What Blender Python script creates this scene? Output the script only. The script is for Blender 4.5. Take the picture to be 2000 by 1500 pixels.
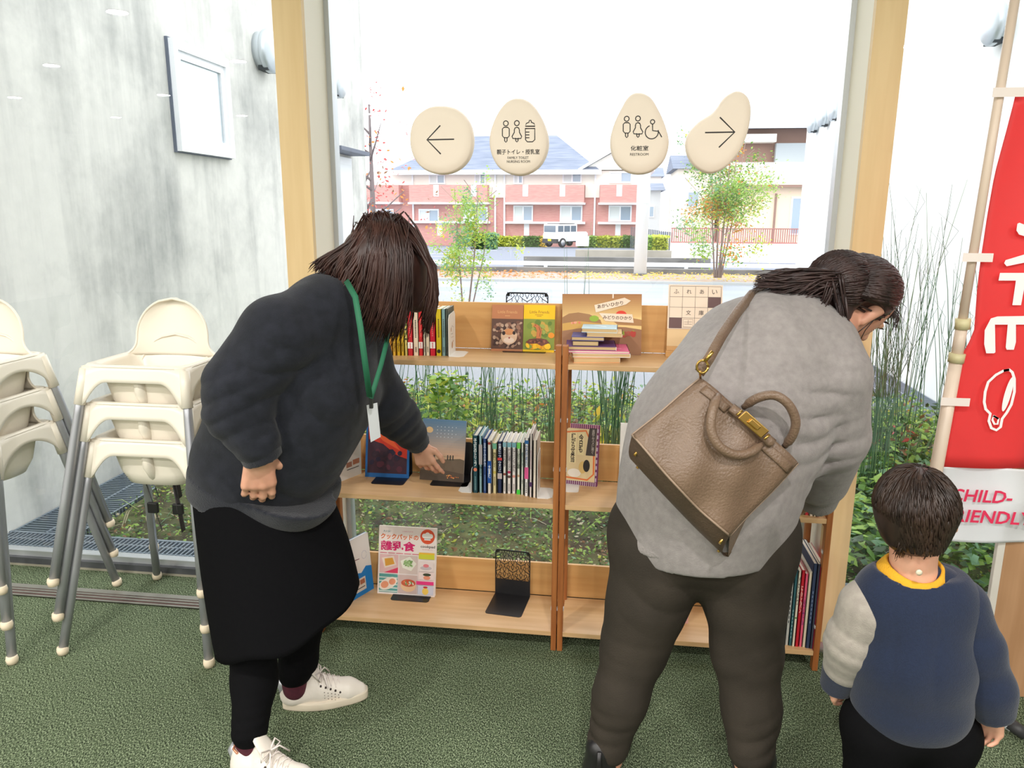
import bpy, bmesh, math, random
import numpy as np
from math import pi, sin, cos, radians, atan2, sqrt
from mathutils import Vector, Matrix, Euler
random.seed(7); rng = np.random.default_rng(7)
for o in list(bpy.data.objects): bpy.data.objects.remove(o)
SC = bpy.context.scene; COL = SC.collection
V = Vector
# ------------------------------------------------------------ camera, sky, exposure
CF, CP, CY, CR, CH = 1481.0, 12.67, 7.5, 0.25, 1.5       # focal length in pixels of a 2000 px wide frame, pitch, yaw, roll, height
_p, _y, _r = radians(CP), radians(CY), radians(CR)
FW = V((-sin(_y)*cos(_p), cos(_y)*cos(_p), -sin(_p))); _rt = V((cos(_y), sin(_y), 0)); _up = _rt.cross(FW)
RT = _rt*cos(_r) + _up*sin(_r); UP = RT.cross(FW)
CAMP = V((0, 0, CH))
cd = bpy.data.cameras.new('camera'); cam = bpy.data.objects.new('camera', cd); COL.objects.link(cam)
cd.sensor_width = 36; cd.lens = CF/2000*36; cd.clip_start = 0.05; cd.clip_end = 400
cam.matrix_world = Matrix(((RT.x, UP.x, -FW.x, 0), (RT.y, UP.y, -FW.y, 0), (RT.z, UP.z, -FW.z, CH), (0, 0, 0, 1)))
SC.camera = cam
W = bpy.data.worlds.new('overcast_sky'); SC.world = W; W.use_nodes = True
_bg = W.node_tree.nodes['Background']; _bg.inputs[0].default_value = (0.965, 0.98, 1.0, 1); _bg.inputs[1].default_value = 2.3
SC.view_settings.view_transform = 'Standard'; SC.view_settings.look = 'None'
SC.view_settings.exposure = 0.5; SC.view_settings.gamma = 1.0; SC.view_settings.use_curve_mapping = False
LAMP_W = 29.0
YG = 2.77          # plane of the glass
CEIL = 2.9
def lamp(x, y):
    l = bpy.data.lights.new('downlight_lamp', 'AREA'); l.shape = 'DISK'; l.size = 0.14; l.energy = LAMP_W; l.color = (1, 0.955, 0.92)
    o = bpy.data.objects.new('downlight_lamp', l); COL.objects.link(o); o.location = (x, y, CEIL-0.012); return o
LAMPS = [(x, y) for x in (-7.5, -5.5, -3.57, -1.6, 0.4, 2.4) for y in (0.1, -1.7, -3.6, -5.6)]
for q in LAMPS: lamp(*q)
# ------------------------------------------------------------ from the photograph's sight lines to points in the room
def ray(x, y): return (FW + RT*((x-1000)/CF) - UP*((y-750)/CF))
def onz(x, y, z): d = ray(x, y); return CAMP + d*((z-CH)/d.z)
def ony(x, y, Y): d = ray(x, y); return CAMP + d*(Y/d.y)
def onx(x, y, X): d = ray(x, y); return CAMP + d*(X/d.x)
# ------------------------------------------------------------ materials
def lin(c):
    if isinstance(c, (int, float)): c = (c, c, c)
    r = []
    for v in c[:3]:
        v = v/255.0
        r.append(v/12.92 if v <= 0.04045 else ((v+0.055)/1.055)**2.4)
    return (r[0], r[1], r[2], 1)
_mc = {}
def mat(name, c, rough=0.6, metal=0.0, c2=None, scale=20, stretch=None, bump=0.0, bscale=None, spec=0.5, contrast=(0.35, 0.65), emit=0, sheen=0, detail=3, coat=0):
    key = name
    if key in _mc: return _mc[key]
    m = bpy.data.materials.new(name); m.use_nodes = True; nt = m.node_tree; N = nt.nodes; L = nt.links
    b = N['Principled BSDF']; b.inputs['Base Color'].default_value = lin(c); b.inputs['Roughness'].default_value = rough
    b.inputs['Metallic'].default_value = metal; b.inputs['Specular IOR Level'].default_value = spec
    if sheen: b.inputs['Sheen Weight'].default_value = sheen
    if coat: b.inputs['Coat Weight'].default_value = coat
    tc = None
    def coords():
        nonlocal tc
        if tc is None:
            tc = N.new('ShaderNodeTexCoord'); mp = N.new('ShaderNodeMapping'); L.new(tc.outputs['Object'], mp.inputs[0])
            if stretch: mp.inputs['Scale'].default_value = stretch
            tc = mp
        return tc.outputs[0]
    if c2 is not None:
        n = N.new('ShaderNodeTexNoise'); n.inputs['Scale'].default_value = scale; n.inputs['Detail'].default_value = detail; L.new(coords(), n.inputs[0])
        r = N.new('ShaderNodeValToRGB'); r.color_ramp.elements[0].color = lin(c); r.color_ramp.elements[1].color = lin(c2)
        r.color_ramp.elements[0].position = contrast[0]; r.color_ramp.elements[1].position = contrast[1]
        L.new(n.outputs[0], r.inputs[0]); L.new(r.outputs[0], b.inputs['Base Color'])
    if bump:
        n2 = N.new('ShaderNodeTexNoise'); n2.inputs['Scale'].default_value = bscale or scale; n2.inputs['Detail'].default_value = 4; L.new(coords(), n2.inputs[0])
        bp = N.new('ShaderNodeBump'); bp.inputs['Strength'].default_value = bump; bp.inputs['Distance'].default_value = 0.01
        L.new(n2.outputs[0], bp.inputs['Height']); L.new(bp.outputs[0], b.inputs['Normal'])
    if emit: b.inputs['Emission Color'].default_value = lin(c); b.inputs['Emission Strength'].default_value = emit
    _mc[key] = m; return m
def ink(c, rough=0.6):                                   # printed colour
    c = tuple(int(v) for v in c); return mat('print_%02x%02x%02x' % c, c, rough)
# ------------------------------------------------------------ objects
def link(name, me, parent=None):
    o = bpy.data.objects.new(name, me); COL.objects.link(o)
    if parent is not None: o.parent = parent
    return o
def tag(o, label=None, cat=None, group=None, kind=None):
    if label: o['label'] = label
    if cat: o['category'] = cat
    if group: o['group'] = group
    if kind: o['kind'] = kind
    return o
def thing(name, label, cat, loc=(0, 0, 0), rz=0.0, group=None):
    o = bpy.data.objects.new(name, None); COL.objects.link(o); o.location = loc; o.rotation_euler = (0, 0, rz); o.empty_display_size = 0.05
    return tag(o, label, cat, group)
class MB:                                                # collects shapes into ONE mesh
    def __init__(s): s.v = []; s.f = []; s.m = []; s.mats = []; s.smooth = []
    def mi(s, m):
        if m not in s.mats: s.mats.append(m)
        return s.mats.index(m)
    def add(s, vs, fs, m, smooth=False):
        b = len(s.v); s.v += [tuple(v) for v in vs]; i = s.mi(m)
        for f in fs: s.f.append(tuple(b+k for k in f)); s.m.append(i); s.smooth.append(smooth)
    def box(s, a, b, m, M=None, bev=0.0):
        x0, y0, z0 = a; x1, y1, z1 = b
        if x0 > x1: x0, x1 = x1, x0
        if y0 > y1: y0, y1 = y1, y0
        if z0 > z1: z0, z1 = z1, z0
        if bev > 0:
            bm = bmesh.new(); bmesh.ops.create_cube(bm, size=1)
            for v in bm.verts: v.co = V((x0+(v.co.x+.5)*(x1-x0), y0+(v.co.y+.5)*(y1-y0), z0+(v.co.z+.5)*(z1-z0)))
            bmesh.ops.bevel(bm, geom=list(bm.edges), offset=bev, segments=2, affect='EDGES', profile=0.6)
            vs = [v.co.copy() for v in bm.verts]; bm.verts.index_update(); fs = [[v.index for v in f.verts] for f in bm.faces]; bm.free()
        else:
            vs = [V((x, y, z)) for z in (z0, z1) for y in (y0, y1) for x in (x0, x1)]
            fs = [(0, 2, 3, 1), (4, 5, 7, 6), (0, 1, 5, 4), (2, 6, 7, 3), (0, 4, 6, 2), (1, 3, 7, 5)]
        if M is not None: vs = [M @ v for v in vs]
        s.add(vs, fs, m); return s
    def prism(s, pts, dvec, m, M=None, smooth=False):       # polygon (3D points) pushed along dvec
        n = len(pts); a = [V(p) for p in pts]; d = V(dvec); vs = a + [p+d for p in a]
        if M is not None: vs = [M @ v for v in vs]
        fs = [tuple(range(n))[::-1], tuple(range(n, 2*n))] + [(i, (i+1) % n, n+(i+1) % n, n+i) for i in range(n)]
        s.add(vs, fs, m, smooth); return s
    def tube(s, pts, r, m, n=8, caps=True, smooth=True, flat=1.0):
        pts = [V(p) for p in pts]; k = len(pts); rs = r if isinstance(r, (list, tuple)) else [r]*k
        ref = None; vs = []; fs = []
        for i, p in enumerate(pts):
            t = (pts[min(i+1, k-1)] - pts[max(i-1, 0)]); t = t.normalized() if t.length > 1e-9 else V((0, 0, 1))
            if ref is None: ref = V((0, 0, 1)) if abs(t.z) < 0.9 else V((1, 0, 0))
            u = (ref - t*ref.dot(t)).normalized(); w = t.cross(u); ref = u
            for j in range(n):
                a = 2*pi*j/n; vs.append(p + u*(cos(a)*rs[i]) + w*(sin(a)*rs[i]*flat))
        for i in range(k-1):
            for j in range(n): fs.append((i*n+j, i*n+(j+1) % n, (i+1)*n+(j+1) % n, (i+1)*n+j))
        s.add(vs, fs, m, smooth)
        if caps:
            b = len(s.v)-len(vs); i = s.mi(m)
            s.f.append(tuple(b+j for j in range(n))[::-1]); s.m.append(i); s.smooth.append(False)
            s.f.append(tuple(b+(k-1)*n+j for j in range(n))); s.m.append(i); s.smooth.append(False)
        return s
    def lathe(s, prof, m, n=24, M=None, smooth=True):       # profile of (radius, z)
        vs = [V((r*cos(2*pi*j/n), r*sin(2*pi*j/n), z)) for r, z in prof for j in range(n)]
        fs = [(i*n+j, i*n+(j+1) % n, (i+1)*n+(j+1) % n, (i+1)*n+j) for i in range(len(prof)-1) for j in range(n)]
        fs += [tuple(range(n))[::-1], tuple((len(prof)-1)*n+j for j in range(n))]
        if M is not None: vs = [M @ v for v in vs]
        s.add(vs, fs, m, smooth); return s
    def grid(s, fn, nu, nv, m, smooth=True, closeu=False):
        vs = [V(fn(i/(nu if closeu else nu-1), j/(nv-1))) for j in range(nv) for i in range(nu)]
        fs = [(j*nu+i, j*nu+(i+1) % nu, (j+1)*nu+(i+1) % nu, (j+1)*nu+i) for j in range(nv-1) for i in range(nu if closeu else nu-1)]
        s.add(vs, fs, m, smooth); return s
    def build(s, name, parent=None, xf=None):
        me = bpy.data.meshes.new(name)
        vs = s.v if xf is None else [tuple(xf @ V(v)) for v in s.v]
        me.from_pydata(vs, [], s.f)
        for m in s.mats: me.materials.append(m)
        me.polygons.foreach_set('material_index', s.m); me.polygons.foreach_set('use_smooth', s.smooth); me.update()
        return link(name, me, parent)
def copy_tree(o, parent=None):
    c = o.copy(); COL.objects.link(c)
    if parent is not None: c.parent = parent
    for ch in list(o.children): copy_tree(ch, c)
    return c
def mods(o, bevel=0, solid=0, sub=0, off=0):
    if solid: m = o.modifiers.new('thickness', 'SOLIDIFY'); m.thickness = solid; m.offset = off
    if bevel: m = o.modifiers.new('edge', 'BEVEL'); m.width = bevel; m.segments = 2; m.limit_method = 'ANGLE'
    if sub: m = o.modifiers.new('round', 'SUBSURF'); m.levels = sub; m.render_levels = sub
    return o
def struct(name, mb, parent=None):
    o = mb.build(name, parent); o['kind'] = 'structure'; return o
# lettering: outlines of the glyphs as flat faces
_tc = {}
def glyphs(s, bold=0.0, vertical=False):
    k = (s, bold, vertical)
    if k in _tc: return _tc[k]
    cu = bpy.data.curves.new('txt', 'FONT'); cu.body = '\n'.join(s) if vertical else s
    cu.size = 1; cu.resolution_u = 2; cu.offset = bold; cu.align_x = 'CENTER' if vertical else 'LEFT'
    if vertical: cu.space_line = 0.82
    ob = bpy.data.objects.new('txt', cu); COL.objects.link(ob); dg = bpy.context.evaluated_depsgraph_get()
    me = bpy.data.meshes.new_from_object(ob.evaluated_get(dg)); vs = [v.co.copy() for v in me.vertices]; fs = [tuple(p.vertices) for p in me.polygons]
    bpy.data.objects.remove(ob); bpy.data.curves.remove(cu); bpy.data.meshes.remove(me)
    if vs:
        x0 = min(v.x for v in vs); x1 = max(v.x for v in vs); y0 = min(v.y for v in vs); y1 = max(v.y for v in vs)
    else: x0 = x1 = y0 = y1 = 0
    _tc[k] = (vs, fs, (x0, x1, y0, y1)); return _tc[k]
class Art(MB):                                           # print on a face: local u right, v up, n out of the face
    def __init__(s, O, U, N, up=None):
        super().__init__(); s.O = V(O); s.U = V(U).normalized(); s.N = V(N).normalized(); s.W = V(up).normalized() if up is not None else s.N.cross(s.U); s.k = 0
    def P(s, u, v, n): return s.O + s.U*u + s.W*v + s.N*n
    def lay(s):
        s.k += 1; return 0.0003 + s.k*0.00006
    def poly(s, pts, m, n=None):
        n = s.lay() if n is None else n
        s.add([s.P(u, v, n) for u, v in pts], [tuple(range(len(pts)))], m); return s
    def rect(s, u0, v0, u1, v1, m): return s.poly([(u0, v0), (u1, v0), (u1, v1), (u0, v1)], m)
    def ell(s, cu, cv, ru, rv, m, n=20, rot=0):
        return s.poly([(cu+cos(rot)*ru*cos(2*pi*i/n)-sin(rot)*rv*sin(2*pi*i/n), cv+sin(rot)*ru*cos(2*pi*i/n)+cos(rot)*rv*sin(2*pi*i/n)) for i in range(n)], m)
    def line(s, pts, w, m, closed=False):
        n = s.lay(); pts = [V((p[0], p[1])) for p in pts]
        if closed: pts = pts + [pts[0], pts[1]]
        L_ = []; R_ = []
        for i, p in enumerate(pts):
            t = (pts[min(i+1, len(pts)-1)] - pts[max(i-1, 0)]); t = t.normalized() if t.length > 0 else V((1, 0)); q = V((-t.y, t.x))*(w/2)
            L_.append(p+q); R_.append(p-q)
        k = len(pts); s.add([s.P(p.x, p.y, n) for p in L_+R_], [(i, k+i, k+i+1, i+1) for i in range(k-1)], m); return s
    def text(s, body, u, v, h, m, w=None, bold=0.0, rot=0, vertical=False, anchor='c', skew=0.0):
        vs, fs, (x0, x1, y0, y1) = glyphs(body, bold, vertical)
        if not vs or y1-y0 < 1e-6: return s
        if vertical: sc = h/(y1-y0); sx = sc if w is None else w/(x1-x0)
        else: sc = h/(y1-y0); sx = sc if w is None else w/(x1-x0)
        cx = (x0+x1)/2 if anchor == 'c' else x0; cy = (y0+y1)/2; n = s.lay(); out = []
        for q in vs:
            a = (q.x-cx)*sx; b = (q.y-cy)*sc; a += b*skew
            out.append(s.P(u+a*cos(rot)-b*sin(rot), v+a*sin(rot)+b*cos(rot), n))
        s.add(out, fs, m); return s
# ------------------------------------------------------------ room shell
def turf_material():
    m = bpy.data.materials.new('artificial_turf'); m.use_nodes = True; N = m.node_tree.nodes; L = m.node_tree.links; b = N['Principled BSDF']
    tc = N.new('ShaderNodeTexCoord'); n1 = N.new('ShaderNodeTexNoise'); n1.inputs['Scale'].default_value = 300; n1.inputs['Detail'].default_value = 2
    mp = N.new('ShaderNodeMapping'); mp.inputs['Scale'].default_value = (1, 0.55, 1); mp.inputs['Rotation'].default_value = (0, 0, 0.5)
    L.new(tc.outputs['Object'], mp.inputs[0]); L.new(mp.outputs[0], n1.inputs[0])
    r = N.new('ShaderNodeValToRGB'); e = r.color_ramp.elements; e[0].position = 0.38; e[0].color = lin((46, 54, 40)); e[1].position = 0.68; e[1].color = lin((176, 190, 156))
    x = e.new(0.5); x.color = lin((94, 110, 80))
    n2 = N.new('ShaderNodeTexNoise'); n2.inputs['Scale'].default_value = 3.0; L.new(tc.outputs['Object'], n2.inputs[0])
    mx = N.new('ShaderNodeMix'); mx.data_type = 'RGBA'; mx.blend_type = 'MULTIPLY'; mx.inputs[0].default_value = 0.35
    L.new(n1.outputs[0], r.inputs[0]); L.new(r.outputs[0], mx.inputs[6]); L.new(n2.outputs[0], mx.inputs[7]); L.new(mx.outputs[2], b.inputs['Base Color'])
    bp = N.new('ShaderNodeBump'); bp.inputs['Strength'].default_value = 0.9; bp.inputs['Distance'].default_value = 0.006
    L.new(n1.outputs[0], bp.inputs['Height']); L.new(bp.outputs[0], b.inputs['Normal']); b.inputs['Roughness'].default_value = 0.9; b.inputs['Specular IOR Level'].default_value = 0.2
    return m
M_turf = turf_material()
M_white = mat('interior_white_paint', (235, 232, 226), 0.7)
M_alu = mat('window_aluminium', (196, 200, 204), 0.35, 0.6)
M_darkalu = mat('dark_sill_metal', (92, 94, 98), 0.5, 0.4, c2=(74, 76, 80), scale=8)
M_lam = mat('laminated_timber', (228, 200, 152), 0.55, c2=(218, 188, 138), scale=3, stretch=(8, 8, 0.6))
M_cream = mat('cream_post_cheek', (236, 230, 214), 0.6)
struct('floor', MB().box((-10, -8, -0.12), (6, 2.74, 0.0), M_turf))
struct('ceiling', MB().box((-10, -8, CEIL), (6, 2.9, CEIL+0.1), M_white))
struct('wall_back', MB().box((-10, -8.1, 0), (6, -8, CEIL), M_white))
struct('wall_left', MB().box((-10.1, -8.1, 0), (-10, 2.9, CEIL), M_white))
struct('wall_right', MB().box((6, -8.1, 0), (6.1, 2.9, CEIL), M_white))
struct('wall_front', MB().box((-10, 2.74, 0), (-2.98, 2.9, CEIL), M_white))
struct('wall_front_right', MB().box((2.84, 2.74, 0), (6, 2.9, CEIL), M_white))
# glass: clear sheet that mirrors a little of the room
def glass_material():
    m = bpy.data.materials.new('window_glass'); m.use_nodes = True; N = m.node_tree.nodes; L = m.node_tree.links
    N.remove(N['Principled BSDF']); out = N['Material Output']
    t = N.new('ShaderNodeBsdfTransparent'); t.inputs[0].default_value = (0.97, 0.985, 0.98, 1); g = N.new('ShaderNodeBsdfGlossy'); g.inputs['Roughness'].default_value = 0.0
    lw = N.new('ShaderNodeFresnel'); lw.inputs['IOR'].default_value = 1.5
    ml = N.new('ShaderNodeMath'); ml.operation = 'MULTIPLY'; ml.inputs[1].default_value = 1.6; L.new(lw.outputs[0], ml.inputs[0])
    mx = N.new('ShaderNodeMixShader'); L.new(ml.outputs[0], mx.inputs[0]); L.new(t.outputs[0], mx.inputs[1]); L.new(g.outputs[0], mx.inputs[2]); L.new(mx.outputs[0], out.inputs[0])
    return m
M_glass = glass_material()
for i, (a, b) in enumerate(((-2.98, -1.13), (-1.03, 0.745), (0.835, 2.84))):
    o = tag(thing('window_%d' % (i+1), None, None), kind='structure')
    fr = MB(); w = 0.03
    fr.box((a, YG-0.03, 0.0), (b, YG+0.05, 0.035), M_darkalu).box((a, YG-0.012, 0.035), (b, YG+0.03, 0.06), M_alu).box((a, YG-0.03, CEIL-0.06), (b, YG+0.04, CEIL), M_alu)
    fr.box((a, YG-0.02, 0.06), (a+w*0.6, YG+0.03, CEIL-0.06), M_alu).box((b-w*0.6, YG-0.02, 0.06), (b, YG+0.03, CEIL-0.06), M_alu)
    fr.build('window_frame', o)
    MB().add([(a+w*0.6, YG, 0.06), (b-w*0.6, YG, 0.06), (b-w*0.6, YG, CEIL-0.06), (a+w*0.6, YG, CEIL-0.06)], [(0, 1, 2, 3)], M_glass) or None
    g = MB(); g.add([(a+w*0.6, YG, 0.06), (b-w*0.6, YG, 0.06), (b-w*0.6, YG, CEIL-0.06), (a+w*0.6, YG, CEIL-0.06)], [(0, 1, 2, 3)], M_glass); g.build('glass_pane', o)
for i, (a, b) in enumerate(((-1.13, -1.03), (0.745, 0.835))):
    o = tag(thing('trim_%d' % (i+1), None, None), kind='structure')
    MB().box((a, 2.55, 0), (b, 2.575, CEIL), M_lam).build('timber_face', o)
    MB().box((a, 2.575, 0), (b, 2.80, CEIL), M_cream).build('post_cheek', o)
MB().box((-2.98, 2.735, 0.0), (2.84, 2.745, 0.008), mat('sill_edge_strip', (150, 146, 130), 0.6)).build('trim_3')['kind'] = 'structure'
M_rail = mat('track_aluminium', (150, 148, 140), 0.4, 0.6); M_groove = mat('track_groove', (86, 62, 58), 0.7)
mb = MB().box((-10, 2.49, 0.0), (-1.2, 2.575, 0.003), M_groove)
for y in (2.49, 2.512, 2.532, 2.548): mb.box((-10, y, 0.0), (-1.2, y+(0.008 if y < 2.54 else 0.027), 0.006), M_rail)
mb.build('trim_4')['kind'] = 'structure'
M_glow = mat('downlight_diffuser', (255, 240, 214), 0.5, emit=14)
dl = None
for k, (x, y) in enumerate(LAMPS):
    if dl is None:
        dl = thing('downlight', 'recessed round downlight in the white ceiling, seen mirrored in the glass', 'ceiling light', (x, y, CEIL), group='recessed downlights of the ceiling')
        MB().lathe([(0.072, 0), (0.085, 0), (0.085, -0.006), (0.072, -0.008)], M_white).build('trim_ring', dl)
        MB().lathe([(0.07, -0.001), (0.07, -0.007)], M_glow).build('diffuser', dl)
    else:
        c = copy_tree(dl); c.location = (x, y, CEIL)
# ------------------------------------------------------------ high chairs
M_plast = mat('cream_plastic', (240, 232, 217), 0.32, spec=0.5)
M_leg = mat('grey_painted_steel', (168, 170, 176), 0.35, 0.5)
M_foot = mat('cream_rubber', (232, 216, 190), 0.5)
M_strap = mat('grey_webbing', (74, 70, 70), 0.8, c2=(60, 56, 58), scale=200)
M_buck = mat('black_buckle', (26, 25, 27), 0.35)
RZ = 0.735
def make_chair(label):
    t = thing('high_chair', label, 'high chair')
    hw, y0, y1, drop = 0.185, -0.125, 0.15, 0.13
    s = MB()
    fx, fy = 0.115, 0.22                                   # how far the skirt flares as it goes down
    def front(arch, sgn):
        def fn(u, v):
            a = 2*u-1; e = abs(a)
            d = arch(e)*v; x = a*(hw+fx*d); yy = (y0-fy*d) if sgn < 0 else (y1+fy*d); return (x, yy, RZ-d)
        return fn
    def archf(e): return 0.052+(drop-0.052)*max(0.0, min(1.0, (e-0.5)/0.38))**2.2 if e < 0.88 else drop
    s.grid(front(archf, -1), 41, 5, M_plast); s.grid(front(archf, 1), 41, 5, M_plast)
    def side(sg):
        def fn(u, v):
            a = 2*u-1; e = abs(a); hump = max(0.0, 1-(e/0.86)**2)
            d = (drop - 0.085*hump**0.55)*v; ym = (y0+y1)/2; hy = (y1-y0)/2
            return (sg*(hw+fx*d), ym+a*(hy+fy*d), RZ-d)
        return fn
    s.grid(side(-1), 41, 5, M_plast); s.grid(side(1), 41, 5, M_plast)
    rim = []
    def ring(hx, ya, yb, z, n=5.0, k=56):
        out = []
        for i in range(k):
            a = 2*pi*i/k; c, d = cos(a), sin(a); r = (abs(c)**n+abs(d)**n)**(-1/n); out.append(((c*r)*hx, (ya+yb)/2+(d*r)*(yb-ya)/2, z))
        return out
    loops = [ring(hw+0.001, y0-0.002, y1+0.002, RZ-0.004, 14), ring(hw-0.001, y0, y1, RZ+0.003, 12), ring(hw-0.018, y0+0.016, y1-0.008, RZ+0.002, 7), ring(hw-0.026, y0+0.024, y1-0.016, RZ-0.012, 6),
             ring(hw-0.045, y0+0.04, y1-0.03, RZ-0.13, 4), ring(hw-0.06, y0+0.05, y1-0.045, RZ-0.172, 3), ring(0.07, -0.03, 0.05, RZ-0.185, 2)]
    k = 56; vs = [p for l in loops for p in l]
    fs = [(i*k+j, i*k+(j+1) % k, (i+1)*k+(j+1) % k, (i+1)*k+j) for i in range(len(loops)-1) for j in range(k)] + [tuple((len(loops)-1)*k+j for j in range(k))]
    s.add(vs, fs, M_plast, True)
    s.tube([(0, y0+0.02, RZ-0.01), (0, y0+0.03, RZ-0.1), (0, y0+0.085, RZ-0.178)], [0.016, 0.017, 0.02], M_plast, 12)
    def back(u, v):
        tt = v*0.205; cz = 0.068; R = 0.137
        w = sqrt(max(1e-5, R*R-(tt-cz)**2)) if tt > cz else (R+0.048*(1-tt/cz)**3)
        a = 2*u-1; return (a*w, y1-0.014+0.035*v-0.03*(1-abs(a)**2.4)*-1-0.03, RZ-0.004+tt)
    s.grid(back, 25, 21, M_plast)
    o = s.build('seat', t); mods(o, solid=0.0045)
    e = [back(u/24, v/20) for u, v in [(0, j) for j in range(21)] + [(24, j) for j in range(20, -1, -1)]]
    MB().tube(e, 0.0045, M_plast, 8).build('backrest_rim', t)
    for sx in (-1, 1):
        for sy in (-1, 1):
            top = V((sx*(hw-0.004), (y0+0.004) if sy < 0 else (y1-0.004), RZ-0.02)); ft = V((sx*0.27, -0.28 if sy < 0 else 0.28, 0.012))
            l = MB().tube([top.lerp(ft, q) for q in (0.03, 0.2, 0.6, 1.0)], [0.0135, 0.0145, 0.0155, 0.0155], M_leg, 14).build('leg', t)
            MB().tube([top.lerp(ft, q) for q in (-0.015, 0.05, 0.155)], [0.0165, 0.0175, 0.0185], M_plast, 14).build('leg_socket', l)
            M = Matrix.Translation(ft)
            MB().lathe([(0.006, -0.012), (0.017, -0.009), (0.0195, 0.004), (0.0175, 0.016), (0.015, 0.018)], M_foot, 16, M).build('rubber_foot', l)
    for sx in (-1, 1):
        x = sx*0.06; b = MB()
        b.tube([(x, 0.06, RZ-0.16), (x+0.01*sx, 0.0, RZ-0.15), (x*0.9, -0.04, RZ-0.19), (x*0.8+.02, -0.05, RZ-0.26), (x*0.7+.03, -0.04, RZ-0.36)], 0.0125, M_strap, 6, flat=0.12)
        st = b.build('harness_strap', t)
        MB().box((x*0.8, -0.06, RZ-0.29), (x*0.8+0.038, -0.045, RZ-0.25), M_buck, bev=0.004).build('buckle', st)
    return t
CH1, CH2 = (-1.58, 2.42), (-2.25, 2.345)
names = [('cream plastic high chair at the bottom of the stack beside the woman in black', 'cream high chair in the middle of the stack beside the woman in black', 'cream high chair with rounded back topping the stack beside the woman in black'),
         ('cream high chair at the bottom of the stack cut by the left edge', 'middle cream high chair of the stack cut by the left edge', 'topmost cream high chair of the stack cut by the left edge')]
hc = make_chair(names[0][0]); hc['group'] = 'stacked cream high chairs'; hc.location = (*CH1, 0)
for si, (cx, cy) in enumerate((CH1, CH2)):
    for k in range(3):
        if si == 0 and k == 0: continue
        c = copy_tree(hc); c.location = (cx, cy, 0.129*k); c['label'] = names[si][k]; c['group'] = 'stacked cream high chairs'
# ------------------------------------------------------------ book shelves
M_shelf = mat('pale_shelf_board', (222, 184, 138), 0.4, c2=(206, 164, 116), scale=2.2, stretch=(1.2, 14, 14), spec=0.5, detail=5)
M_back = mat('back_board_wood', (216, 168, 108), 0.5, c2=(202, 150, 90), scale=2.0, stretch=(1.0, 10, 14), detail=5)
M_post = mat('orange_stained_wood', (178, 112, 58), 0.5, c2=(150, 86, 42), scale=3, stretch=(20, 20, 1.2), detail=4)
M_clip = mat('clear_plastic_clip', (230, 232, 236), 0.25)
ZS = (0.072, 0.545, 1.026)                                 # tops of the three shelves
YF, YB = 2.40, 2.655
def shelf_unit(x0, x1, label):
    t = thing('bookshelf', label, 'bookshelf', (x0, 0, 0)); w = x1-x0
    for nm, x in (('a', 0.0), ('b', w-0.019)):
        MB().box((x, YF-0.004, 0), (x+0.019, YF+0.026, 1.088), M_post, bev=0.003).build('post', t)
        MB().box((x, YB-0.026, 0), (x+0.019, YB, 1.175), M_post, bev=0.003).build('post', t)
        for z in ZS: MB().box((x+0.003, YF+0.026, z-0.04), (x+0.016, YB-0.026, z-0.016), M_post).build('side_rail', t)
    for z in ZS:
        MB().box((0.012, YF-0.001, z-0.017), (w-0.012, YB-0.004, z), M_shelf, bev=0.0015).build('shelf_board', t)
    for za, zb in ((0.0725, 0.205), (0.5455, 0.684), (1.0265, 1.192)):
        MB().box((0.004, YB, za), (w-0.004, YB+0.012, zb), M_back, bev=0.001).build('back_board', t)
    for z in (0.15, 0.42, 0.66, 0.83):
        for x in (0.0, w-0.019): MB().box((x-0.002, YF+0.004, z), (x+0.021, YF+0.02, z+0.012), M_clip, bev=0.002).build('plastic_clip', t)
    return t
shelf_unit(-1.028, -0.156, 'left wooden bookshelf, with the bright yellow animal book and a bare black bookend')
shelf_unit(-0.153, 0.727, 'right wooden bookshelf, carrying the pile of stacked books and the crossword sign')
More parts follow.
